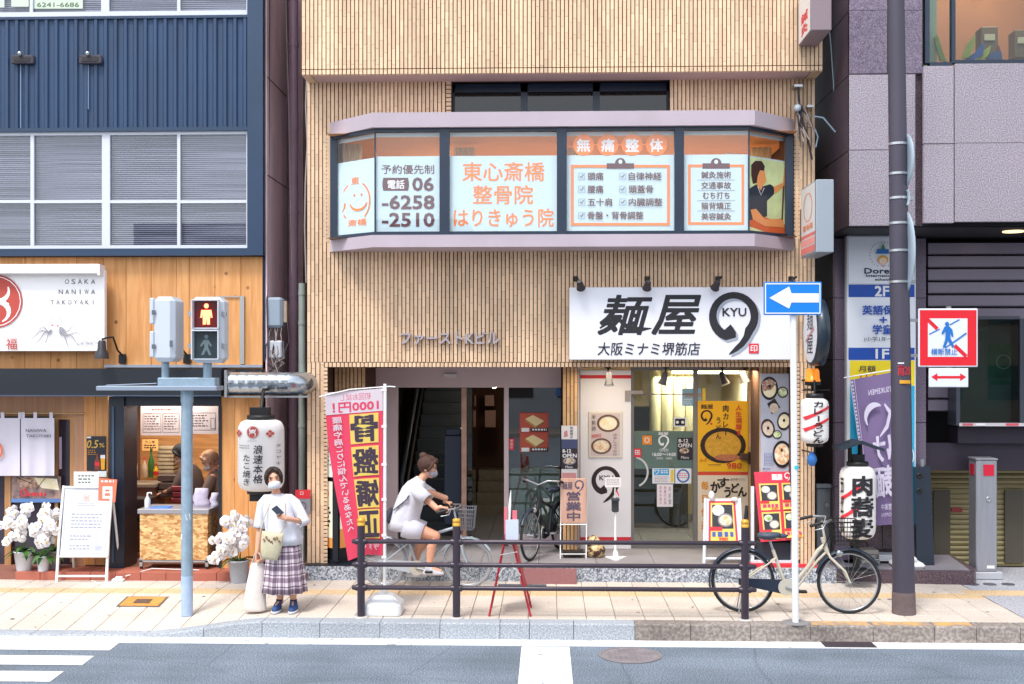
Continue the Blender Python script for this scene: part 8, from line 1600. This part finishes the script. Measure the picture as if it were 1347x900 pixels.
for s in (-1, 1): m.tube([c(534, 694, s * .08), c(548, 699, s * .095), c(558, 702, s * .1)], [.125, .108, .098], n=18, caps=False)
m.build('shorts', M('shorts_grey', '#c4c4d0', .8), rider, local=True).modifiers.new('s', 'SOLIDIFY').thickness = .004
for s, an in ((-1, c(566, 748, -.12)), (1, c(541, 756, .12))):
    m = MB(); m.loft([(an.x + .05, an.y, an.z - .075, .125, .042), (an.x + .05, an.y, an.z - .055, .127, .043), (an.x + .045, an.y, an.z - .03, .11, .04), (an.x + .005, an.y, an.z + .0, .055, .037), (an.x - .005, an.y, an.z + .03, .042, .036)], n=18); m.build('shoe', M('shoe_white', '#c8c8d0', .7), rider, local=True)
m = MB(); m.tube([c(549, 636, -.1), c(538, 657, -.20), c(520, 672, -.14)], .012, n=6, flat=.4); m.loft([(c(513, 0).x, .02, c(0, 690).z, .03, .12), (c(512, 0).x, .02, c(0, 684).z, .045, .14), (c(513, 0).x, .02, c(0, 676).z, .045, .12), (c(515, 0).x, .02, c(0, 672).z, .03, .10)], n=16); tb = thing('waist_bag', 'dark flat bag slung behind the back of the cyclist', 'bag', (bx0, Yc_, 0)); m.build('bag_body', M('bag_dark', '#33343e', .7), tb, local=True)
# ---- two cooks in the stall
for k, (px, py, Yk_, capc, topc, lb_, yaw) in enumerate(((276, 607, 14.75, '#b08a70', '#7a6458', 'stall cook in a beige head wrap bending over the work at the right', -60), (239, 598, 15.25, '#23242c', '#5c4c4a', 'stall cook in a black cap half hidden behind the signal post', -75))):
    h_ = W(px, py, Yk_); t = thing('person', lb_, 'person', (h_.x, h_.y, .1)); HZ = h_.z - .1; HM = Matrix.Translation((0, 0, HZ)) @ Matrix.Rotation(R(yaw), 4, 'Z') @ Matrix.Rotation(R(28), 4, 'X'); b = MB(); headmesh(b, HM); back = .16
    limb(b, [(.06, .05, HZ - .10), (.0, 0, HZ - .04)], [.05, .05]); limb(b, [(back, .1, HZ - .72), (back - .03, .08, HZ - .45), (.07, .05, HZ - .2)], [.13, .13, .12])
    for s in (-1, 1): sh = Vector((.07, .05 + s * .16, HZ - .2)); el = Vector((-.02, .02 + s * .2, HZ - .45)); wr = Vector((-.22, -.02 + s * .1, HZ - .5)); limb(b, [sh, el, wr], [.05, .04, .026]); hand(b, wr, (-1, 0, -.3), (0, 0, -1), s, 35); limb(b, [(back, .1 + s * .09, HZ - .75), (back - .03, .1 + s * .09, .45), (back, .12 + s * .09, .06)], [.085, .06, .04])
    finish_body(b, 'body', SKIN, t, .008); face_parts(t, HM, HAIRM, M('mask_cook', '#3c3a42' if k else '#c8b8ac', .8), 'short', True, M('cook_wrap%d' % k, capc, .8, var=.15, scale=20))
    m = MB(); tilted(m, [(Vector((back, .1, HZ - .78)), .17, .2), (Vector((back - .02, .09, HZ - .5)), .165, .2), (Vector((.09, .06, HZ - .25)), .15, .21), (Vector((.065, .05, HZ - .15)), .09, .12), (Vector((.05, .04, HZ - .11)), .06, .06)])
    for s in (-1, 1): m.tube([(.07, .05 + s * .15, HZ - .2), (.02, .03 + s * .2, HZ - .34), (-.03, .02 + s * .2, HZ - .45), (-.12, .0 + s * .15, HZ - .48)], [.075, .07, .062, .05], n=14, caps=False)
    m.loft([(back, .1, .75, .19, .22), (back, .1, HZ - .7, .17, .205)], n=20); m.build('shirt', M('cook_top%d' % k, topc, .85), t, local=True)
if True:
    m = MB()  # peak of the black cap
    kk = None
# ================================================================ orchids
PET = M('petal', '#ebe8ec', .6); LEAF = M('orchid_leaf', '#3f6a2e', .4, var=.3, scale=9); STEM = M('stem', '#5a7a3a', .6)
def flower_mesh():
    m = MB()
    for k in range(5):
        a = 2 * pi * k / 5 + pi / 2; wd, L = (.026, .040) if k in (1, 4) else (.020, .042); d = Vector((cos(a), 0, sin(a))); s = Vector((-sin(a), 0, cos(a))); P_ = [(0, 0), (.35, .9), (.7, 1.), (1., .35), (1., -.35), (.7, -1.), (.35, -.9)]
        m.face([d * L * u + s * wd * v_ + Vector((0, -.006 + .012 * u * u - .004 * k % 2, 0)) for u, v_ in P_], PET)
    m.ball((0, -.012, -.004), .011, M('orchid_lip', '#c8a858', .5), n=6); me = bpy.data.meshes.new('blossom'); me.from_pydata(m.v, [], m.f); [me.materials.append(x_) for x_ in m.mats]; me.polygons.foreach_set('material_index', m.mi); return me
FM = flower_mesh()
def orchid(label, px, pyb, Y, zb_, pot_r, pot_h, stems, pot_mat, seed):
    rr = random.Random(seed); x = X_(px, Y); t = thing('orchid', label, 'plant', (x, Y, zb_), group='white orchids in pots')
    m = MB(); m.lathe([(pot_r * .72, 0), (pot_r * .74, .005), (pot_r, pot_h), (pot_r * 1.04, pot_h), (pot_r * 1.04, pot_h + .012), (pot_r * .9, pot_h + .012), (pot_r * .88, pot_h - .02)], (x, Y, zb_), n=24); m.build('pot', pot_mat, t)
    for k in range(11):
        a = rr.uniform(0, 2 * pi); L = rr.uniform(.16, .28); w_ = rr.uniform(.022, .034); P0 = Vector((x, Y, zb_ + pot_h)); d = Vector((cos(a), sin(a), 0)); s = Vector((-sin(a), cos(a), 0)); up_ = rr.uniform(.5, 1.1); pts = [P0 + d * L * f + Vector((0, 0, L * (up_ * f - 1.0 * f * f))) for f in (0, .3, .6, .85, 1)]; wd = (.4, 1, 1, .6, .05); m = MB()
        m.mesh([p_ + s * w_ * q_ for p_, q_ in zip(pts, wd)] + [p_ + Vector((0, 0, -.006)) for p_ in pts] + [p_ - s * w_ * q_ for p_, q_ in zip(pts, wd)], [(i, i + 1, i + 6, i + 5) for i in range(4)] + [(i + 5, i + 6, i + 11, i + 10) for i in range(4)], sm=True); m.build('leaf', LEAF, t)
    for (tx, ty, dp, n) in stems:
        e = W(tx, ty, Y + dp); b0 = Vector((x + rr.uniform(-.03, .03), Y, zb_ + pot_h)); top = Vector((x + (e.x - x) * .35, Y + dp * .5, max(e.z, b0.z) + .16 + rr.uniform(0, .06))); P_ = []
        for i in range(13): f = i / 12; P_.append((b0 * (1 - f) ** 2 + top * 2 * f * (1 - f) + e * f * f))
        m = MB(); m.tube(P_, .004, n=5); m.build('stem', STEM, t)
        for k in range(n):
            f = .30 + .70 * k / max(1, n - 1); i = f * 12; i0 = min(11, int(i)); p_ = P_[i0].lerp(P_[i0 + 1], i - i0); o = bpy.data.objects.new('blossom', FM); o.location = p_ + Vector((rr.uniform(-.04, .04), rr.uniform(-.06, .0), rr.uniform(-.035, .035))); o.rotation_euler = (rr.uniform(-.5, .3), rr.uniform(-3, 3), rr.uniform(-.7, .7)); s_ = rr.uniform(1.05, 1.45); o.scale = (s_, s_, s_); COL.objects.link(o); o.parent = t; o.matrix_parent_inverse = worldmat(t).inverted()
    return t
WPOT = M('pot_white', '#ccd0d8', .35)
orchid('white orchid in the ribbed white pot furthest from the menu stand', 32, 753, 13.6, .1, .12, .22, [(4, 690, -.05, 12), (14, 675, .05, 12), (38, 668, 0, 12), (10, 712, -.1, 10), (30, 690, -.1, 11)], WPOT, 2)
orchid('white orchid in the small white pot, just left of the menu stand', 57, 757, 13.55, .1, .08, .17, [(44, 700, -.05, 10), (62, 680, 0, 12), (72, 695, -.05, 11), (58, 715, -.1, 9)], WPOT, 5)
orchid('white orchid in the grey pot half behind the menu stand', 70, 750, 13.75, .1, .11, .2, [(60, 672, 0, 11), (78, 680, 0, 10), (66, 705, -.05, 9)], M('pot_grey', '#a8a4ac', .5), 8)
orchid('tall white orchid in the square pale pot between the counter and the woman', 314, 766, 13.42, 0, .125, .255, [(277, 738, -.08, 12), (283, 712, -.05, 12), (296, 690, 0, 13), (310, 682, 0, 13), (324, 690, 0, 12), (326, 712, -.05, 10), (300, 712, -.1, 12), (288, 726, -.1, 10)], M('pot_pale', '#b4bac4', .35, .1), 11)
# ================================================================ buildings across the street (seen only in the glass)
def far_block(label, x0, x1, h, col, seed):
    t = thing('street_building', label, 'building', ((x0 + x1) / 2, -16, ROADZ)); m = MB(); m.box(x0, x1, -24, -16, ROADZ, h); m.build('wall', M('far_' + col[1:], col, .8, var=.1, scale=.6), t); z = 1.2
    while z < h - 1.5:
        x = x0 + .8
        while x < x1 - 1.6: m = MB(); m.box(x, x + 1.2, -15.98, -15.94, z, z + 1.3); m.build('window', M('far_window', '#2a3440', .2), t); x += 2.2
        z += 2.9
far_block('plain beige block across the street, mirrored in the shop glass', -16, -3, 8, '#c8bcb0', 1)
far_block('plain grey block across the street, mirrored in the bay window', -2.6, 9, 7.5, '#b4bac4', 2)
far_block('plain brown block across the street, mirrored in the display window', 9.4, 20, 10, '#8c7468', 3)
m = MB(); m.box(-40, 40, -24, -12.5, ROADZ - .01, ROADZ + .14); m.build('far_sidewalk', PAV, kind='structure')
# pieces of one part that can be told apart become parts of their own
def islands(o):
    me = o.data; n = len(me.vertices); par = list(range(n))
    def find(a):
        while par[a] != a: par[a] = par[par[a]]; a = par[a]
        return a
    for p in me.polygons:
        vs = list(p.vertices)
        for q in vs[1:]: par[find(q)] = find(vs[0])
    gr = {}
    for p in me.polygons: gr.setdefault(find(p.vertices[0]), []).append(p)
    if len(gr) < 2: return
    for k, ps in enumerate(gr.values()):
        vi = sorted({v for p in ps for v in p.vertices}); mp = {v: i for i, v in enumerate(vi)}
        nm = bpy.data.meshes.new(o.name); nm.from_pydata([me.vertices[v].co[:] for v in vi], [], [[mp[v] for v in p.vertices] for p in ps])
        for mt in me.materials: nm.materials.append(mt)
        nm.polygons.foreach_set('material_index', [p.material_index for p in ps]); nm.polygons.foreach_set('use_smooth', [p.use_smooth for p in ps])
        c = o.copy(); c.data = nm; COL.objects.link(c)
    bpy.data.objects.remove(o)
for o in list(bpy.data.objects):
    if o.type == 'MESH' and o.name.split('.')[0] in ('clip', 'clamp', 'hinge', 'wall_joint') and o.parent and len(o.data.polygons) < 400 and o.get('kind') != 'stuff': islands(o)
